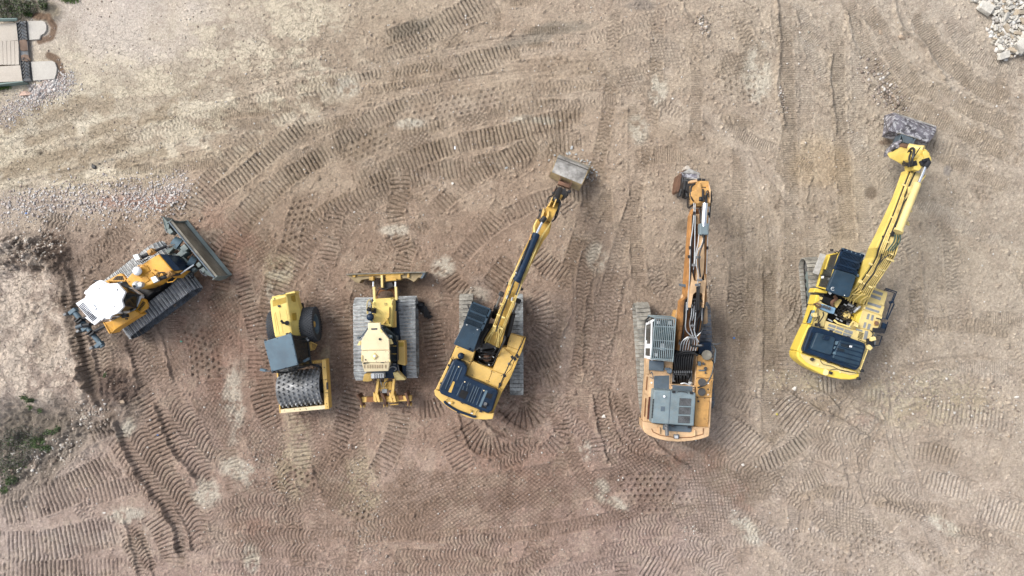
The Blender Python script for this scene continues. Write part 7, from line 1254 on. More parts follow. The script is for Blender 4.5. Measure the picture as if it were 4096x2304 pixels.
MB().beam(Z7, [(345, 700, 350, 700, 4.3, 4.0), (335, 800, 380, 800, 4.45, 4.1), (325, 950, 382, 950, 4.5, 4.1), (312, 1100, 372, 1100, 4.45, 4.0), (303, 1165, 345, 1165, 4.35, 4.0)]).build('arm_cylinder', 'peach', r6, bevel=.03)
MB().pr(Z7, [(262, 1085), (282, 1165), (330, 1175), (385, 1160), (378, 1090), (398, 1165), (385, 1300), (375, 1430), (362, 1290), (300, 1275), (272, 1300), (250, 1430), (245, 1280)], 4.35, 3.9).pr(Z7, [(248, 525), (332, 522), (335, 660), (300, 700), (290, 600), (245, 640)], 3.96, 3.8).build('boom_crown_plate', 'peach', bo6, bevel=.01)
MB().pr(Z7, [(170, 1300), (205, 1308), (208, 1380), (172, 1372), (165, 1345)], 3.3, 3.0).pr(Z7, [(398, 1318), (415, 1322), (412, 1375), (398, 1370)], 3.3, 3.0).build('boom_pin_cap', 'peach', bo6, bevel=.02); MB().pr(Z7, [(142, 1195), (222, 1205), (220, 1232), (150, 1220)], 3.9, 3.7).pr(Z7, [(398, 1212), (414, 1214), (412, 1242), (398, 1240)], 3.9, 3.7).build('boom_lamp', 'slate_d', bo6, bevel=.01)
bcy = MB().cyl(Z6(520, 120, 2.5), Z6(480, 255, 1.8), .13, n=16).cyl(Z6(740, 120, 2.5), Z6(745, 250, 1.8), .13, n=16).build('boom_cylinder', 'peach', r6, smooth=True); MB().cyl(Z6(540, 60, 2.9), Z6(520, 120, 2.5), .07).cyl(Z6(742, 50, 2.9), Z6(740, 120, 2.5), .07).build('cylinder_rod', 'steel', bcy, smooth=True)
MB().box(Z6(545, 110, 3.0), (.28, .34, .25)).build('cylinder_head', 'slate', bcy, bevel=.03); MB().pr(Z6, [(455, 210), (475, 145), (490, 140), (470, 218)], 2.0, 1.5).build('mount_plate', 'orange', r6)
pi = MB(); 
pi.curve(Z7, [(278, 415, 4.1), (280, 520, 4.15), (265, 680, 4.3), (248, 790, 4.45), (240, 950, 4.5), (236, 1150, 4.4), (225, 1300, 4.1), (218, 1449, 3.8)], .017, 6).curve(Z7, [(293, 415, 4.1), (292, 520, 4.15), (290, 650, 4.3), (288, 840, 4.45), (282, 1000, 4.5), (275, 1060, 4.4)], .017, 6).curve(Z7, [(330, 680, 4.4), (320, 800, 4.5), (298, 900, 4.6), (285, 1010, 4.6)], .016, 6)
pi.curve(Z7, [(375, 720, 4.5), (355, 820, 4.7), (315, 880, 4.75), (303, 1000, 4.7), (320, 1100, 4.6), (315, 1200, 4.5), (310, 1300, 4.3)], .020, 6).curve(Z7, [(425, 440, 4.0), (428, 560, 4.1), (412, 750, 4.3), (405, 950, 4.35), (398, 1100, 4.3)], .018, 6)
for k, (x0, y0, xm, ym, x1, y1) in enumerate([(575, 70, 568, 320, 622, 385), (632, 60, 605, 280, 640, 395), (650, 60, 628, 260, 665, 390), (668, 80, 650, 350, 690, 440), (720, 60, 718, 330, 640, 410)]): pi.curve(Z6, [(x0, y0, 3.8), ((x0 + xm) / 2, 200, 3.4), (xm, ym, 2.9), (x1, y1, 2.7)], .022, 6)
for k in range(7): pi.curve(Z6, [(535 + k * 24 + (620 - 535 - k * 24) * .6, 390, 2.7), (530 + k * 24, 440, 2.6), (515 + k * 24, 520, 2.4)], .020, 6)
pi.build('steel_pipes', 'silver', bo6, smooth=True)
pk = MB()
for f_, i0, i1 in ((.14, 2, 10), (.20, 0, 6), (.30, 4, 9), (.62, 1, 9), (.72, 1, 6), (.84, 1, 10), (.5, 1, 6), (.42, 2, 5)): pk.curve(Z6, [(a + (c - a) * f_, b + (d - b) * f_, zt + .03) for a, b, c, d, zt, zb in sec[i0:i1]], .035, 5)
pk.build('hoses', 'hose', bo6, smooth=True)
hz = MB().curve(Z7, [(360, 700, 4.5), (375, 780, 4.7), (335, 900, 4.8), (330, 1000, 4.75), (342, 1130, 4.6)], .035).curve(Z7, [(335, 1190, 4.6), (325, 1300, 4.5), (325, 1449, 4.2)], .045).curve(Z7, [(312, 1230, 4.6), (312, 1320, 4.4), (300, 1449, 4.2)], .045)
hz.curve(Z6, [(690, 0, 4.2), (690, 90, 3.8), (660, 160, 3.5), (650, 220, 3.2)], .045).curve(Z6, [(712, 0, 4.2), (715, 100, 3.8), (690, 200, 3.4), (650, 240, 3.2)], .04).curve(Z6, [(740, 100, 3.7), (720, 280, 3.1), (700, 350, 2.8), (640, 385, 2.7)], .045).curve(Z6, [(640, 60, 3.9), (600, 120, 3.6), (570, 180, 3.3), (560, 200, 3.2)], .035).curve(Z6, [(615, 400, 2.8), (620, 470, 2.6), (680, 480, 2.5), (730, 470, 2.4)], .045)
hz.curve(Z7, [(265, 1430, 4.0), (290, 1390, 4.2), (350, 1360, 4.3), (375, 1400, 4.1)], .03).curve(Z7, [(345, 1310, 4.2), (350, 1400, 4.0), (330, 1449, 3.9)], .03).curve(Z7, [(350, 460, 4.0), (330, 480, 4.05), (340, 530, 4.1), (345, 600, 4.2)], .025).curve(Z7, [(362, 470, 4.0), (345, 500, 4.05), (350, 560, 4.1)], .02)
hz.curve(Z7, [(290, 400, 4.1), (265, 380, 4.2), (250, 320, 4.2), (255, 260, 4.1), (290, 230, 4.0)], .04).curve(Z7, [(280, 420, 4.0), (250, 450, 3.8), (225, 460, 3.6), (220, 420, 3.4), (222, 370, 3.2)], .04).curve(Z7, [(420, 300, 4.2), (400, 360, 4.3), (410, 400, 4.2)], .025).curve(Z7, [(445, 300, 4.1), (450, 380, 4.1), (440, 430, 4.0), (430, 560, 4.1)], .03).build('hoses', 'hose', bo6, smooth=True)
cy6 = MB().cyl(Z7(388, 420, 4.45), Z7(373, 645, 4.5), .115, n=18).build('cylinder_rod', 'chrome', r6, smooth=True); MB().box(Z7(370, 670, 4.45), (.36, .45, .3)).box(Z7(338, 648, 4.4), (.14, .18, .2)).build('rod_gland', 'slate', cy6, bevel=.05)
cp = MB(); [cp.box(Z7(x, y, z), (.2, .1, .08)) for x, y, z in ((320, 940, 4.75), (335, 1160, 4.65), (315, 1208, 4.6), (285, 1015, 4.6))]; [cp.box(Z6(x, y, z), (.2, .07, .06)) for x, y, z in ((628, 285, 3.1), (655, 40, 4.0), (716, 42, 3.9), (630, 400, 2.8), (700, 470, 2.5))]; cp.build('pipe_clamp', 'steel', bo6, bevel=.015)
cp = MB(); [cp.box(Z7(x, y, z), (.06, .12, .1)) for x, y, z in ((240, 848, 4.5), (230, 935, 4.5), (410, 850, 4.35), (418, 520, 4.1), (284, 515, 4.2), (250, 1330, 4.1))]; cp.build('hose_clamp', 'black', bo6)
# stick standing down in front of the nose, and grab bucket
st6 = MB(); st6.beam(Z7, [(318, 445, 440, 445, 4.1, 3.5), (300, 400, 440, 410, 4.3, 3.3), (315, 300, 440, 310, 4.25, 3.0), (332, 205, 425, 205, 4.1, 2.6), (320, 198, 420, 200, 3.6, 1.9)])
s6 = st6.build('stick', 'orange', r6, bevel=.03)
MB().pr(Z7, [(255, 305), (300, 295), (325, 235), (345, 215), (360, 290), (358, 405), (320, 425), (300, 410), (280, 380), (255, 345)], 4.32, 4.0).pr(Z7, [(335, 200), (425, 205), (430, 240), (400, 262), (350, 258), (340, 240)], 4.2, 3.9).build('stick_head', 'orange', s6, bevel=.03)
MB().pr(Z7, [(240, 200), (310, 186), (318, 210), (270, 218), (240, 218)], 3.6, 3.3).pr(Z7, [(425, 225), (445, 290), (440, 418), (428, 410), (432, 300)], 4.3, 3.9).build('guard_plate', 'peach', s6, bevel=.01)
MB().cyl(Z7(345, 362, 4.3), Z7(345, 395, 4.36), .07).pr(Z7, [(360, 280), (378, 280), (375, 400), (362, 400)], 4.36, 4.2).pr(Z7, [(385, 340), (410, 340), (408, 415), (385, 415)], 4.36, 4.2).pr(Z7, [(345, 262), (400, 262), (395, 276), (348, 276)], 4.2, 3.8).box(Z7(330, 190, 3.9), (.14, .1, .1)).box(Z7(372, 194, 3.9), (.12, .1, .1)).build('stick_details', 'black', s6, bevel=.01)
MB().curve(Z7, [(395, 355, 4.35), (402, 310, 4.4), (418, 300, 4.4), (422, 360, 4.35)], .022).curve(Z7, [(390, 380, 4.35), (400, 330, 4.45), (412, 330, 4.4)], .02).build('stick_hoses', 'hose', s6, smooth=True)
MB().cyl(Z7(380, 300, 3.6), Z7(300, 230, 2.0), .10).box(Z7(285, 260, 2.6), (.4, .5, .8)).box(Z7(225, 285, 1.6), (.45, .7, .6), .2).box(Z7(205, 240, 1.4), (.3, .35, .5)).build('tilt_rotator', 'black', r6, bevel=.05)
ab = MB(); [ab.tube([Z7(x, 190 + d, 1.9), Z7(x - 8, 260 + d, 2.0), Z7(x - 22, 340 + d, 1.5)], .055) for x, d in ((218, 30), (195, 20), (240, 30), (262, 40))]; ab.cyl(Z7(195, 200, 1.6), Z7(290, 225, 1.9), .10).cyl(Z7(180, 340, 1.2), Z7(250, 330, 1.6), .08)
ab.curve(Z7, [(255, 220, 2.6), (290, 240, 3.0), (300, 300, 3.2)], .04).curve(Z7, [(225, 300, 2.0), (240, 360, 2.4), (265, 380, 3.0)], .035).build('coupler_arms', 'black', r6, smooth=True)
b6, _ = bucket(r6, Z7, [(205, 95), (150, 122), (138, 160), (125, 215), (112, 300)], [(335, 122), (332, 140), (325, 180), (310, 200), (200, 220)], [.6, .95, 1.0, .85, .35], 'bucketd', 'rusto')
MB().pr(Z7, [(155, 130), (240, 82), (348, 135), (332, 145), (300, 132), (165, 128)], .98, .5).pr(Z7, [(318, 130), (334, 132), (332, 185), (318, 190)], 1.1, .4).pr(Z7, [(185, 172), (318, 178), (318, 188), (186, 182)], 1.05, .7).build('bucket_edge', 'bucketg', b6, bevel=.01)
MB().pr(Z7, [(190, 90), (198, 58), (215, 50), (232, 55), (250, 88), (225, 95)], .95, .4).build('bucket_spade_tip', 'concrete', b6, bevel=.03)
MB().pr(Z7, [(138, 140), (162, 122), (165, 145), (160, 200), (145, 270), (130, 315), (112, 298), (122, 215)], 1.1, .2).build('bucket_side_plate', 'rust', b6, bevel=.02)
MB().pr(Z7, [(168, 160), (182, 155), (178, 240), (160, 350), (138, 355), (135, 340), (160, 250)], 1.35, .9).build('bucket_clamp_arm', 'black', b6, bevel=.03)

# ================================================================== BRIGHT YELLOW EXCAVATOR (Z8 body, Z9 arm)
F = Z8; p = F(560, 760, 0)
r8 = thing('excavator', 'bright yellow excavator with glossy navy engine cover and grip strips, rightmost', 'excavator', Vector((p.x, p.y, 0)), 'excavators on the yard')
A_ = F(178, 180, .05); B_ = F(226, 770, .05); u = (A_ - B_).normalized(); v = Vector((u.y, -u.x, 0)); Ld = 4.35
crawler(r8, A_ + v * .32 - u * Ld, A_ + v * .32, .62, 1.0, .172, 'digger', M['shoel'], M['steelg'])
Q = F(975, 1120, 1.0); P = F(878, 112, 1.0); u = (P - Q).normalized(); v = Vector((-u.y, u.x, 0)); crawler(r8, P + v * .31 - u * 4.38, P + v * .31, .62, 1.0, .172, 'digger', M['shoe'], M['black'])
MB().pr(F, [(340, 330), (800, 330), (820, 860), (340, 860)], .85, .45).build('car_body', 'black', r8); MB().cyl(F(640, 760, .8), F(640, 760, 1.1), .62, n=28).build('slew_ring', 'steel', r8)
MB().pr(F, [(440, 560), (800, 560), (800, 860), (440, 860)], 1.15, 1.0).build('well_floor', 'hole', r8)
dk8 = MB().pr(F, [(375, 548), (390, 560), (400, 610), (480, 740), (455, 820), (760, 915), (790, 800), (850, 620), (950, 478), (1075, 520), (1040, 660), (1020, 770), (960, 900), (860, 1150), (800, 1340), (500, 1260), (240, 1140), (170, 1108), (292, 830), (345, 650)], 1.78, 1.12).build('deck', 'pale', r8, bevel=.02)
sp8 = MB().pr(F, [(366, 547), (392, 552), (402, 600), (345, 648), (340, 638)], 1.9, 1.25).pr(F, [(346, 654), (382, 660), (350, 740), (322, 846), (290, 836)], 1.95, 1.25).pr(F, [(290, 842), (318, 850), (252, 1010), (222, 1135), (168, 1104), (224, 975)], 2.0, 1.25).build('side_panel', 'bright', r8, bevel=.03)
MB().pr(F, [(318, 700), (352, 704), (306, 834), (272, 826)], 1.965, 1.85).build('side_grille', 'hole', sp8); sg = MB(); [sg.pr(F, [(322 + k * 8, 702), (325 + k * 8, 702), (278 + k * 8, 828), (275 + k * 8, 828)], 1.98, 1.9) for k in range(4)]; sg.build('grille_bars', 'lite', sp8)
cw8 = MB().pr(F, [(170, 1160), (168, 1125), (178, 1106), (225, 1130), (380, 1180), (620, 1268), (770, 1310), (802, 1342), (785, 1385), (700, 1398), (620, 1395), (520, 1375), (430, 1350), (345, 1308), (270, 1268), (215, 1228), (180, 1190)], 2.0, 1.05, -.03).build('counterweight', 'bright', r8, bevel=.09)
MB().pr(F, [(205, 1135), (380, 1190), (620, 1275), (765, 1318), (770, 1340), (700, 1350), (560, 1310), (450, 1290), (330, 1260), (262, 1220), (215, 1168)], 2.03, 1.9).build('counterweight_top', 'pale', cw8, bevel=.015)
MB().cyl(F(380, 1243, 2.04), F(380, 1243, 2.06), .05).cyl(F(455, 1322, 2.0), F(455, 1322, 2.04), .13).cyl(F(600, 1322, 2.04), F(600, 1322, 2.06), .035).build('lifting_plug', 'pale', cw8)
lt = MB(); [lt.box(F(x, y, 2.12), (.15, .12, .14), rz) for x, y, rz in ((322, 1192, .5), (505, 1327, -.3), (817, 1305, 0), (785, 1385, -.1))]; lt.build('work_light', 'black', r8, bevel=.03)
MB().curve(F, [(400, 1195, 2.06), (430, 1240, 2.08), (520, 1262, 2.08), (600, 1300, 2.07), (700, 1320, 2.08), (800, 1335, 2.06)], .012, 5).curve(F, [(495, 1300, 2.06), (560, 1290, 2.08), (640, 1305, 2.08), (745, 1325, 2.08)], .012, 5).build('wire', 'black', cw8)
pn = MB()
for q in ([(352, 620), (396, 596), (420, 625), (475, 652), (470, 700), (480, 738), (460, 772), (440, 865), (320, 845), (345, 735), (368, 655)], [(460, 808), (770, 908), (740, 998), (440, 890)], [(782, 882), (935, 915), (905, 1010), (850, 1060), (735, 1000)], [(830, 700), (1025, 765), (985, 870), (940, 912), (784, 872), (795, 800)], [(885, 598), (1048, 665), (1020, 755), (835, 692), (850, 640)], [(940, 480), (1078, 528), (1040, 658), (882, 600), (905, 540)]): pn.pr(F, q, 1.84, 1.7)
pn8 = pn.build('access_panel', 'pale', r8, bevel=.015)
MB().pr(F, [(828, 700), (850, 640), (800, 790), (785, 830), (750, 808), (775, 740)], 1.8, 1.3).build('tank_side', 'bright', r8, bevel=.02)
gs = MB()
for q in ([(935, 498), (1030, 530), (1022, 558), (920, 522)], [(905, 540), (1012, 575), (1002, 604), (893, 565)], [(878, 618), (1014, 658), (1004, 684), (872, 640)], [(862, 668), (996, 710), (986, 732), (852, 688)], [(878, 735), (900, 738), (885, 795), (862, 790)], [(918, 748), (942, 752), (926, 808), (904, 802)], [(845, 820), (866, 825), (852, 880), (828, 876)], [(885, 835), (910, 840), (894, 896), (868, 890)], [(490, 836), (562, 858), (552, 884), (482, 860)], [(570, 862), (640, 884), (632, 910), (562, 886)], [(648, 888), (730, 914), (722, 946), (640, 920)], [(478, 870), (550, 892), (542, 912), (474, 888)], [(556, 898), (624, 918), (616, 940), (550, 918)], [(634, 924), (716, 950), (708, 972), (628, 950)], [(852, 905), (884, 912), (866, 1000), (832, 992)], [(765, 884), (826, 902), (820, 918), (760, 900)]): gs.pr(F, q, 1.855, 1.8)
gs.build('grip_strips', 'mesh_g', pn8)
hs8 = MB(); [hs8.pr(F, [(795 + i * 9 - j * 4, 918 + i * 3 + j * 13), (800 + i * 9 - j * 4, 920 + i * 3 + j * 13), (797 + i * 9 - j * 4, 930 + i * 3 + j * 13), (792 + i * 9 - j * 4, 928 + i * 3 + j * 13)], 1.85, 1.8) for i in range(5) for j in range(5)]; [hs8.pr(F, [(782 + i * 10 - j * 4, 990 + i * 4 + j * 13), (788 + i * 10 - j * 4, 992 + i * 4 + j * 13), (785 + i * 10 - j * 4, 1002 + i * 4 + j * 13), (779 + i * 10 - j * 4, 1000 + i * 4 + j * 13)], 1.85, 1.8) for i in range(8) for j in range(2)]; hs8.build('panel_slots', 'hole', pn8)
ec8 = MB().pr(F, [(322, 868), (345, 866), (420, 885), (500, 912), (700, 975), (840, 1030), (858, 1050), (858, 1085), (800, 1265), (770, 1300), (740, 1298), (560, 1235), (380, 1165), (260, 1130), (234, 1110), (236, 1075), (300, 900)], 2.2, 1.7, .03).build('engine_cover', 'navy', r8, bevel=.06)
MB().pr(F, [(370, 925), (540, 970), (556, 990), (520, 1140), (500, 1150), (320, 1095), (308, 1080)], 2.32, 2.15).build('cover_hump', 'navy2', ec8, bevel=.06)
MB().pr(F, [(600, 1000), (845, 1062), (800, 1250), (770, 1280), (520, 1180)], 2.26, 2.15).build('cover_panel', 'navy2', ec8, bevel=.05)
rb_ = MB(); [rb_.cyl(F(598 - k * 18, 1022 + k * 42, 2.265), F(845 - k * 14, 1092 + k * 42, 2.265), .02, n=8) for k in range(5)]; rb_.build('cover_ribs', 'navy', ec8, smooth=True)
MB().pr(F, [(560, 1010), (590, 1012), (572, 1050), (548, 1045)], 2.27, 2.2).pr(F, [(545, 1062), (565, 1065), (545, 1090), (535, 1085)], 2.27, 2.2).pr(F, [(540, 1115), (558, 1118), (560, 1148), (528, 1140)], 2.27, 2.2).build('cover_scoop', 'blue', ec8, bevel=.01)
hs8 = MB(); [hs8.pr(F, [(612 + i * 12, 1022 + i * 3 + j * 14), (620 + i * 12, 1025 + i * 3 + j * 14), (618 + i * 12, 1034 + i * 3 + j * 14), (610 + i * 12, 1031 + i * 3 + j * 14)], 2.27, 2.2) for i in range(7) for j in range(3)]; [hs8.pr(F, [(575 + i * 12, 1078 + i * 3 + j * 14), (583 + i * 12, 1081 + i * 3 + j * 14), (581 + i * 12, 1090 + i * 3 + j * 14), (573 + i * 12, 1087 + i * 3 + j * 14)], 2.27, 2.2) for i in range(6) for j in range(3)]
[hs8.pr(F, [(318 - k * 6, 925 + k * 17), (330 - k * 6, 928 + k * 17), (327 - k * 6, 938 + k * 17), (315 - k * 6, 935 + k * 17)], 2.22, 2.1) for k in range(10)]; hs8.build('cover_slots', 'hole', ec8)
MB().pr(F, [(448, 948), (502, 962), (485, 1005), (430, 990)], 2.4, 2.3).build('cover_box', 'navy', ec8, bevel=.02); MB().pr(F, [(697, 1048), (722, 1052), (718, 1074), (694, 1070)], 2.28, 2.2).build('cover_label', 'white', ec8)
lt = MB(); [lt.box(F(x, y, 2.1), (.12, .08, .1), -.3) for x, y in ((510, 910), (685, 972), (380, 850), (480, 1215), (615, 1262))]; lt.tube([F(540, 925, 2.15), F(600, 945, 2.25), F(670, 968, 2.15)], .015).build('cover_latches', 'black', ec8, bevel=.01)
MB().tube([F(860, 1060, 2.15), F(880, 1090, 2.15), F(800, 1300, 2.15)], .02).tube([F(850, 1090, 2.1), F(790, 1290, 2.1)], .02).tube([F(820, 1200, 2.1), F(836, 1205, 2.15)], .02).build('rear_rail', 'pipe', r8)
# blue box, hoses and bits behind the cab
MB().pr(F, [(418, 636), (452, 646), (558, 680), (540, 740), (500, 730), (408, 690)], 2.05, 1.8).build('blue_cooler_box', 'lite', r8, bevel=.02)
bx8 = MB(); [bx8.cyl(F(440 + k * 26, 668 + k * 9, 2.0), F(440 + k * 26, 666 + k * 9, 2.14), .065, n=14) for k in range(3)]; bx8.build('black_ports', 'black', r8, smooth=True)
MB().curve(F, [(340, 642, 1.9), (370, 635, 2.1), (405, 650, 2.2), (395, 672, 2.1), (350, 660, 1.9)], .04).curve(F, [(545, 560, 1.8), (560, 590, 1.9), (520, 620, 1.9), (525, 660, 1.8)], .07).build('brown_hose', 'rust', r8, smooth=True)
MB().pr(F, [(375, 600), (430, 560), (530, 590), (500, 650), (430, 620)], 1.55, 1.3).build('battery_tray', 'black', r8); MB().pr(F, [(388, 560), (430, 575), (420, 602), (385, 590)], 1.9, 1.6).pr(F, [(545, 610), (600, 590), (620, 600), (570, 680), (548, 665)], 1.75, 1.4).build('bracket_plate', 'pipe', r8, bevel=.01)
MB().pr(F, [(330, 732), (370, 728), (380, 768), (340, 772), (328, 760)], 2.15, 1.95).build('square_mirror', 'pale', r8, bevel=.02); MB().curve(F, [(380, 700, 1.95), (375, 780, 2.05), (345, 810, 2.0)], .018).curve(F, [(430, 720, 1.9), (432, 760, 2.1), (400, 810, 2.1), (372, 855, 2.0)], .024).curve(F, [(395, 760, 1.9), (380, 830, 2.0), (400, 870, 2.0), (440, 875, 1.9)], .02).box(F(375, 848, 2.1), (.16, .14, .2)).build('wires', 'black', r8)
MB().tube([F(540, 800, 1.9), F(575, 830, 2.0), F(690, 868, 2.0), F(725, 815, 2.0), F(780, 840, 2.0), F(770, 870, 2.0)], .045).build('yellow_tube_bar', 'pipe', r8, smooth=True); MB().pr(F, [(745, 815), (795, 835), (785, 880), (738, 860)], 2.0, 1.9).build('tube_plate', 'pale', r8, bevel=.01)
wh = MB(); R = random.Random(5)
for k in range(18):
    x0, y0 = R.uniform(560, 640), R.uniform(640, 800); x1, y1 = R.uniform(650, 760), R.uniform(640, 820); wh.curve(F, [(x0, y0, 1.5), ((x0 + x1) / 2 + R.uniform(-50, 50), (y0 + y1) / 2 + R.uniform(-30, 50), R.uniform(1.3, 1.8)), (x1, y1, 1.5)], .02)
wh.build('hoses', 'hose', r8, smooth=True); MB().cyl(F(655, 755, 1.15), F(655, 750, 1.45), .2, n=18).box(F(645, 745, 1.5), (.22, .2, .2), .4).build('swivel_joint', 'pipe', r8, bevel=.03)
wf = MB(); [wf.cyl(F(x, y, 1.8), F(x + 22, y + 14, 1.78), .03, n=8) for x, y in ((560, 780), (600, 800), (480, 790), (500, 800), (545, 740), (640, 640), (680, 640), (700, 650))]; wf.curve(F, [(740, 720, 1.7), (770, 690, 1.8), (800, 665, 1.8)], .05).build('hose_fittings', 'silver', r8, smooth=True)
# fuel cap and mirrors on the right, navy rails
MB().pr(F, [(945, 805), (990, 815), (985, 862), (938, 852)], 1.86, 1.8).build('cap_recess', 'ochre', pn8); MB().cyl(F(965, 832, 1.85), F(965, 830, 1.95), .085).build('fuel_cap', 'rust', pn8, smooth=True)
nr = MB(); nr.tube([F(1045, 500, 1.7), F(1060, 485, 2.3), F(1165, 518, 2.3), F(1125, 620, 2.2), F(1140, 640, 2.1), F(1070, 795, 1.9), F(1020, 780, 1.8)], .03).tube([F(1060, 500, 2.0), F(1145, 528, 2.0), F(1110, 625, 2.0), F(1060, 790, 1.7)], .025).tube([F(1020, 830, 1.6), F(1078, 818, 1.7), F(1045, 920, 1.6), F(1000, 930, 1.6)], .025).tube([F(965, 950, 1.5), F(1020, 960, 1.6), F(990, 1050, 1.5), F(930, 1060, 1.5)], .025)
nr.box(F(1112, 620, 2.1), (.16, .1, .12), .3).box(F(1030, 865, 1.7), (.16, .3, .1), -.3).build('handrail', 'navy', r8)
mm = MB(); mm.box(F(985, 905, 2.2), (.5, .2, .08), -.1).cyl(F(940, 895, 2.2), F(1030, 910, 2.25), .03).box(F(900, 1020, 2.0), (.3, .3, .1)).curve(F, [(905, 905, 2.0), (930, 940, 2.2), (900, 1000, 2.1), (870, 1040, 2.0)], .025).curve(F, [(960, 780, 2.0), (1000, 790, 2.1), (1010, 800, 2.0)], .03).build('mirror_frame', 'black', r8, bevel=.02)
MB().pr(F, [(902, 972), (955, 964), (965, 1000), (912, 1014)], 2.25, 2.1).pr(F, [(868, 1060), (900, 1045), (932, 1078), (905, 1105), (870, 1088)], 2.25, 2.1).build('square_mirror', 'pale', r8, bevel=.02)
# cab
_t = [F(x, y, 2.84) for x, y in ((606, 120), (828, 165), (690, 560), (482, 503))]; _b = [F(x, y, 1.3) for x, y in ((464, 152), (640, 178), (500, 560), (364, 470))]
MB().loft([_t, _b]).build('cab', 'glass', r8, bevel=.03)
q_ = (_b[0], _t[0], _t[3], _b[3])
ds = MB(); panel(ds, q_, 0, .45, 0, .30, .04); panel(ds, q_, .45, 1, 0, .12, .04); panel(ds, q_, 0, .04, .25, .95, .04); panel(ds, q_, .96, 1.0, .1, 1, .04); panel(ds, q_, 0, 1, .93, 1.0, .04); ds.build('cab_door', 'bright', r8, bevel=.01)
MB().pr(F, [(335, 525), (352, 480), (478, 508), (470, 535), (350, 520)], 1.75, 1.2).build('cab_sill', 'bright', r8, bevel=.02)
db_ = MB(); panel(db_, q_, .62, .65, .12, .9, .05); db_.build('door_bar', 'black', r8)
MB().pr(F, [(424, 362), (438, 360), (436, 382), (420, 384)], 2.1, 2.0).build('door_label', 'white', r8)
MB().pr(F, [(404, 130), (462, 150), (385, 350), (328, 328)], 1.9, 1.86).build('sun_flap', mat('perforated_grey', lin(170, 168, 162), .7, dirt=.3, scale=18), r8, bevel=.008)
cr8 = MB().pr(F, [(555, 290), (730, 340), (758, 352), (762, 372), (700, 560), (685, 575), (600, 555), (472, 508), (470, 490)], 3.02, 2.85).build('cab_roof', 'navy2', r8, bevel=.04)
MB().pr(F, [(625, 85), (835, 150), (760, 345), (560, 290)], 2.9, 2.8).build('roof_window', 'hole', r8)
gd = MB().pr(F, [(625, 76), (845, 148), (832, 178), (612, 108)], 3.04, 2.95).pr(F, [(625, 78), (640, 82), (562, 296), (540, 290)], 3.04, 2.95).pr(F, [(835, 150), (845, 150), (765, 350), (745, 342)], 3.04, 2.95).pr(F, [(604, 160), (812, 228), (805, 246), (598, 178)], 3.04, 2.98).pr(F, [(582, 232), (788, 296), (782, 310), (578, 246)], 3.04, 2.98)
for A4, B4 in ((((628, 108), (825, 172)), ((605, 160), (800, 226))), (((600, 180), (800, 244)), ((584, 230), (780, 294))), (((580, 248), (775, 308)), ((565, 290), (750, 342)))): slats(gd, F, [A4[0], B4[0], B4[1], A4[1]], 15, 3.0, frac=.5, zz=.02)
gd.build('roof_guard', 'navy', r8); bolts(F, [(670, 102), (715, 118), (758, 132), (802, 146), (630, 88)], 3.045, .025).cyl(F(765, 355, 2.95), F(780, 352, 2.95), .07).build('guard_bolts', 'blue', cr8)
ring_ = MB().tube([F(528 + 17 * math.cos(a), 488 + 17 * math.sin(a), 3.03) for a in [k * math.pi / 9 for k in range(2, 17)]], .012, 5).tube([F(522, 488, 3.03), F(536, 482, 3.03)], .01, 4).build('roof_emblem', 'silver', cr8)
MB().pr(F, [(490, 520), (505, 512), (520, 530), (505, 545)], 2.9, 2.8).cyl(F(645, 552, 3.02), F(645, 552, 3.05), .02).build('roof_fitting', 'silver', cr8)
MB().tube([F(575, 140, 2.8), F(600, 100, 2.9), F(620, 95, 2.95)], .02).tube([F(485, 120, 2.6), F(540, 118, 2.7), F(560, 130, 2.6)], .022).box(F(517, 100, 2.6), (.1, .08, .08)).curve(F, [(560, 110, 2.6), (590, 125, 2.7), (570, 150, 2.6)], .02).build('mirror_arm', 'black', r8)
# boom
def H9(x, y): return ((Z9.ox + x / Z9.k - Z8.ox) * Z8.k, (Z9.oy + y / Z9.k - Z8.oy) * Z8.k)
sec = [(668, 570, 868, 655, 1.95, 1.5), (735, 480, 905, 560, 2.5, 1.8), (800, 390, 960, 455, 3.0, 2.2), (870, 290, 1045, 330, 3.4, 2.6), (932, 175, 1130, 200, 3.8, 3.1)]
for xl, yl, xr, yr, zt, zb in [(100, 1290, 290, 1340, 4.3, 3.7), (165, 1150, 335, 1160, 4.3, 3.75), (230, 1000, 380, 1040, 4.2, 3.7), (300, 820, 440, 860, 4.0, 3.6), (362, 660, 500, 720, 3.75, 3.3), (385, 590, 555, 640, 3.55, 3.1)]: sec.append((*H9(xl, yl), *H9(xr, yr), zt, zb))
bo8 = MB().beam(Z8, sec).build('boom', 'boomy', r8, bevel=.02)
MB().beam(Z8, [(a + (c - a) * .16, b, c - (c - a) * .03, d, zt + .006, zt - .05) for a, b, c, d, zt, zb in sec]).build('boom_top_plate', 'pale', bo8)
MB().beam(Z9, [(355, 690, 440, 720, 3.80, 3.6), (300, 860, 410, 880, 4.02, 3.8), (245, 1010, 350, 1030, 4.22, 4.0), (200, 1120, 300, 1140, 4.31, 4.1)]).build('boom_top_plate', 'pale', bo8)
pp = MB()
lanes = [(.06, 0), (.15, 0), (.25, 0), (.88, 0), (.97, 0)]
def lane_pts(f, i0, i1, dz=.06): return [(sec[i][0] + (sec[i][2] - sec[i][0]) * f, sec[i][1] + (sec[i][3] - sec[i][1]) * f, sec[i][4] + dz) for i in range(i0, i1)]
for f_, i0, i1 in ((.30, 0, 12), (.22, 0, 12), (.38, 1, 9), (.47, 1, 6), (.56, 1, 6), (.65, 1, 6), (.74, 1, 6), (.84, 1, 7), (.95, 0, 12)): pp.curve(Z8, lane_pts(f_, i0, min(i1, 11)), .026, 6)
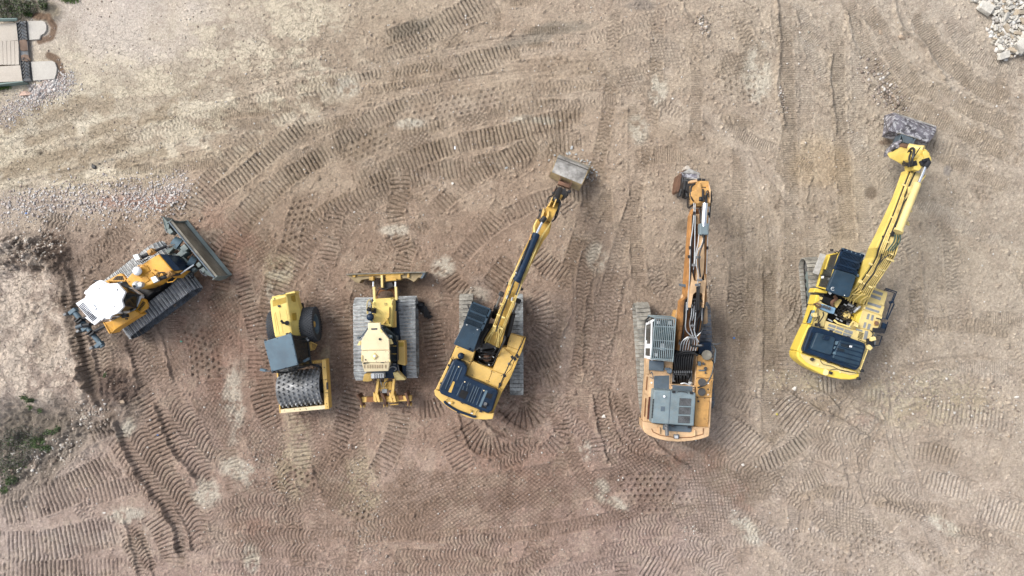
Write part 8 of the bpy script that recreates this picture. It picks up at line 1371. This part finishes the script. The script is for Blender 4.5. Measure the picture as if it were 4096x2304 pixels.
for k, (x, y, x1, y1) in enumerate([(655, 590, 770, 470), (680, 605, 790, 490), (700, 620, 810, 510), (730, 640, 830, 530), (760, 620, 850, 540), (800, 640, 880, 560), (835, 650, 900, 560), (850, 600, 720, 540)]): pp.curve(Z8, [(x, y, 2.0), (x + 15, y - 40, 2.3), (x1, y1, 2.7)], .025, 6)
pp.build('pipes', 'pipe', bo8, smooth=True)
pk = MB()
for f_, i0, i1 in ((.13, 2, 11), (.42, 5, 11), (.9, 0, 11), (.18, 0, 11), (.26, 0, 11), (.34, 1, 9), (.425, 1, 6), (.515, 1, 6), (.605, 1, 6), (.695, 1, 6), (.79, 1, 6)): pk.curve(Z8, lane_pts(f_, i0, i1, .03), .024, 5)
pk.build('hoses', 'hose', bo8, smooth=True)
cp = MB(); [cp.box(Z8(x, y, z), (.16, .08, .05), -.42) for x, y, z in ((810, 410, 3.12), (850, 440, 3.12), (905, 470, 3.1), (905, 240, 3.65), (960, 355, 3.4), (1010, 295, 3.6), (1030, 300, 3.6), (1010, 155, 4.0), (1080, 190, 3.95), (1120, 205, 3.95), (940, 460, 3.0), (880, 355, 3.3), (800, 420, 3.1), (1055, 15, 4.2))] + [cp.box(Z9(x, y, z), (.16, .07, .05), -.42) for x, y, z in ((350, 725, 3.9), (345, 800, 3.95), (305, 925, 4.1), (250, 1020, 4.25), (380, 1060, 4.2), (410, 960, 4.1), (380, 885, 4.0), (200, 1240, 4.4), (240, 1350, 4.3), (385, 1080, 4.2))]; cp.build('pipe_clamp', 'pale', bo8, bevel=.01)
hz = MB().curve(Z8, [(820, 500, 2.9), (870, 420, 3.3), (930, 340, 3.6), (970, 260, 3.85), (1000, 200, 4.0), (1020, 130, 4.2)], .03)
hz.curve(Z9, [(430, 740, 4.0), (400, 820, 4.15), (350, 890, 4.25), (310, 990, 4.35), (265, 1120, 4.45), (235, 1180, 4.4)], .03).curve(Z9, [(120, 1449, 4.2), (170, 1390, 4.4), (230, 1350, 4.45)], .02); hz.curve(Z8, [(960, 160, 3.7), (955, 120, 3.8), (975, 90, 3.9)], .015).build('hoses', 'hose', bo8, smooth=True)
gh = MB(); [gh.curve(Z9, [(275 + k * 22, 1175, 4.5), (262 + k * 26, 1240, 4.55), (225 + k * 24, 1290, 4.5), (205 + k * 22, 1320, 4.45)], .028) for k in range(3)]; gh.build('green_hoses', 'hoseg', bo8, smooth=True)
ac8 = MB().cyl(Z9(475, 715, 4.35), Z9(310, 1130, 4.65), .14, n=20).cyl(Z9(310, 1130, 4.65), Z9(300, 1150, 4.66), .18, n=20).build('arm_cylinder', 'pale', r8, smooth=True); MB().cyl(Z9(545, 565, 4.2), Z9(487, 705, 4.34), .06, n=14).build('cylinder_rod', 'chrome', ac8, smooth=True); MB().cyl(Z9(545, 565, 4.2), Z9(575, 520, 4.15), .10).build('rod_end', 'black', ac8, smooth=True)
MB().pr(Z9, [(415, 735), (440, 740), (425, 780), (408, 800)], 4.15, 3.95).build('boom_eye_plate', 'pale', bo8); MB().pr(Z9, [(160, 1182), (182, 1185), (178, 1202), (158, 1200)], 4.35, 4.2).pr(Z9, [(232, 1160), (270, 1145), (265, 1190), (240, 1185)], 4.45, 4.2).build('boom_lamp', 'black', bo8)
bc8 = MB().cyl(Z8(905, 150, 3.0), Z8(850, 215, 2.4), .055).build('boom_cylinder_rod', 'steel', r8, smooth=True); MB().cyl(Z8(850, 215, 2.4), Z8(800, 290, 1.9), .10).build('boom_cylinder', 'bright', bc8, smooth=True); MB().cyl(Z8(935, 95, 3.1), Z8(990, 75, 3.1), .12).cyl(Z8(930, 80, 3.1), Z8(960, 70, 3.1), .14).build('cylinder_pin', 'rust', bc8, smooth=True)
# stick going down to the bucket
s8 = MB().beam(Z9, [(445, 560, 605, 500, 3.6, 3.1), (430, 480, 600, 470, 3.9, 2.9), (395, 420, 585, 440, 3.6, 2.2), (330, 400, 540, 410, 2.6, 1.5), (320, 370, 510, 395, 1.8, 1.0)]).build('stick', 'boomy', r8, bevel=.03)
MB().pr(Z9, [(275, 462), (300, 450), (360, 455), (365, 490), (345, 518), (330, 505)], 2.2, 1.9).pr(Z9, [(440, 520), (500, 470), (540, 480), (540, 540), (490, 595), (445, 585)], 4.05, 3.4).pr(Z9, [(525, 425), (550, 410), (598, 470), (606, 505), (545, 500)], 3.9, 3.3).pr(Z9, [(550, 398), (590, 440), (575, 448), (535, 405)], 3.4, 2.8).build('stick_plate', 'boomy', s8, bevel=.02)
MB().cyl(Z9(395, 380, 2.3), Z9(500, 400, 2.6), .15, n=16).cyl(Z9(495, 400, 2.6), Z9(530, 405, 2.7), .17, n=16).build('bucket_cylinder', 'pipe', r8, smooth=True); MB().cyl(Z9(330, 372, 2.0), Z9(395, 380, 2.3), .12).build('link_cylinder', 'rust', r8, smooth=True)
hz = MB().curve(Z9, [(420, 545, 4.1), (432, 480, 4.3), (445, 410, 4.2), (425, 392, 4.0), (400, 420, 3.6), (375, 470, 3.3), (355, 520, 3.3), (400, 540, 3.8)], .05).curve(Z9, [(395, 545, 4.0), (345, 545, 3.4), (350, 500, 3.0), (400, 420, 3.2)], .035).curve(Z9, [(410, 540, 4.0), (400, 480, 3.8), (420, 420, 3.7)], .035).curve(Z9, [(520, 540, 3.95), (505, 520, 4.1), (530, 500, 4.1), (560, 510, 4.1)], .03)
hz.build('hoses', 'hose', s8, smooth=True); MB().box(Z9(530, 520, 4.0), (.4, .22, .3), .4).box(Z9(425, 535, 4.0), (.35, .2, .15), .2).box(Z9(480, 575, 3.6), (.3, .05, .1), .4).build('greasy_joint', 'black', s8, bevel=.05)
MB().box(Z9(470, 430, 4.0), (.5, .03, .06), 1.0).box(Z9(395, 455, 3.3), (.14, .12, .1), .5).box(Z9(450, 590, 3.75), (.3, .1, .08), .3).box(Z9(540, 500, 4.15), (.16, .12, .12), .3).build('stick_details', 'black', s8, bevel=.02)
MB().pr(Z9, [(235, 415), (262, 370), (300, 335), (330, 310), (340, 320), (300, 380), (280, 400), (255, 440), (238, 450)], 1.6, 1.0).curve(Z9, [(240, 410, 1.7), (260, 370, 1.8), (310, 340, 1.8)], .08).cyl(Z9(290, 400, 1.8), Z9(320, 370, 1.9), .15).build('quick_coupler', 'bucketd', r8, bevel=.04); MB().curve(Z9, [(240, 440, 1.7), (265, 400, 1.9), (300, 400, 2.0), (280, 450, 1.8), (245, 468, 1.6)], .03).cyl(Z9(260, 400, 1.8), Z9(300, 420, 1.8), .12).build('coupler_hoses', 'black', r8, smooth=True)
b8, _ = bucket(r8, Z9, [(176, 112), (182, 96), (275, 70), (285, 90), (262, 150), (222, 232), (158, 290), (175, 240)], [(560, 300), (640, 188), (642, 192), (636, 240), (612, 285), (572, 335), (528, 385), (510, 340)], [.05, .12, .55, .95, 1.2, 1.15, .65, .1], 'bucketd', 'bucketd')
MB().beam(Z9, [(272, 68, 642, 188, .60, .5), (282, 84, 640, 202, .72, .6)]).beam(Z9, [(305, 248, 492, 302, 1.30, 1.15), (303, 253, 490, 310, 1.30, 1.15)]).build('bucket_lip', 'bucketg', b8, bevel=.01)
MB().pr(Z9, [(335, 262), (440, 300), (432, 362), (350, 340)], 1.3, .9).pr(Z9, [(330, 262), (338, 264), (318, 330), (300, 335)], 1.3, .8).pr(Z9, [(458, 300), (466, 304), (425, 378), (418, 370)], 1.4, .8).build('bucket_ears', 'slate_d', b8, bevel=.02)
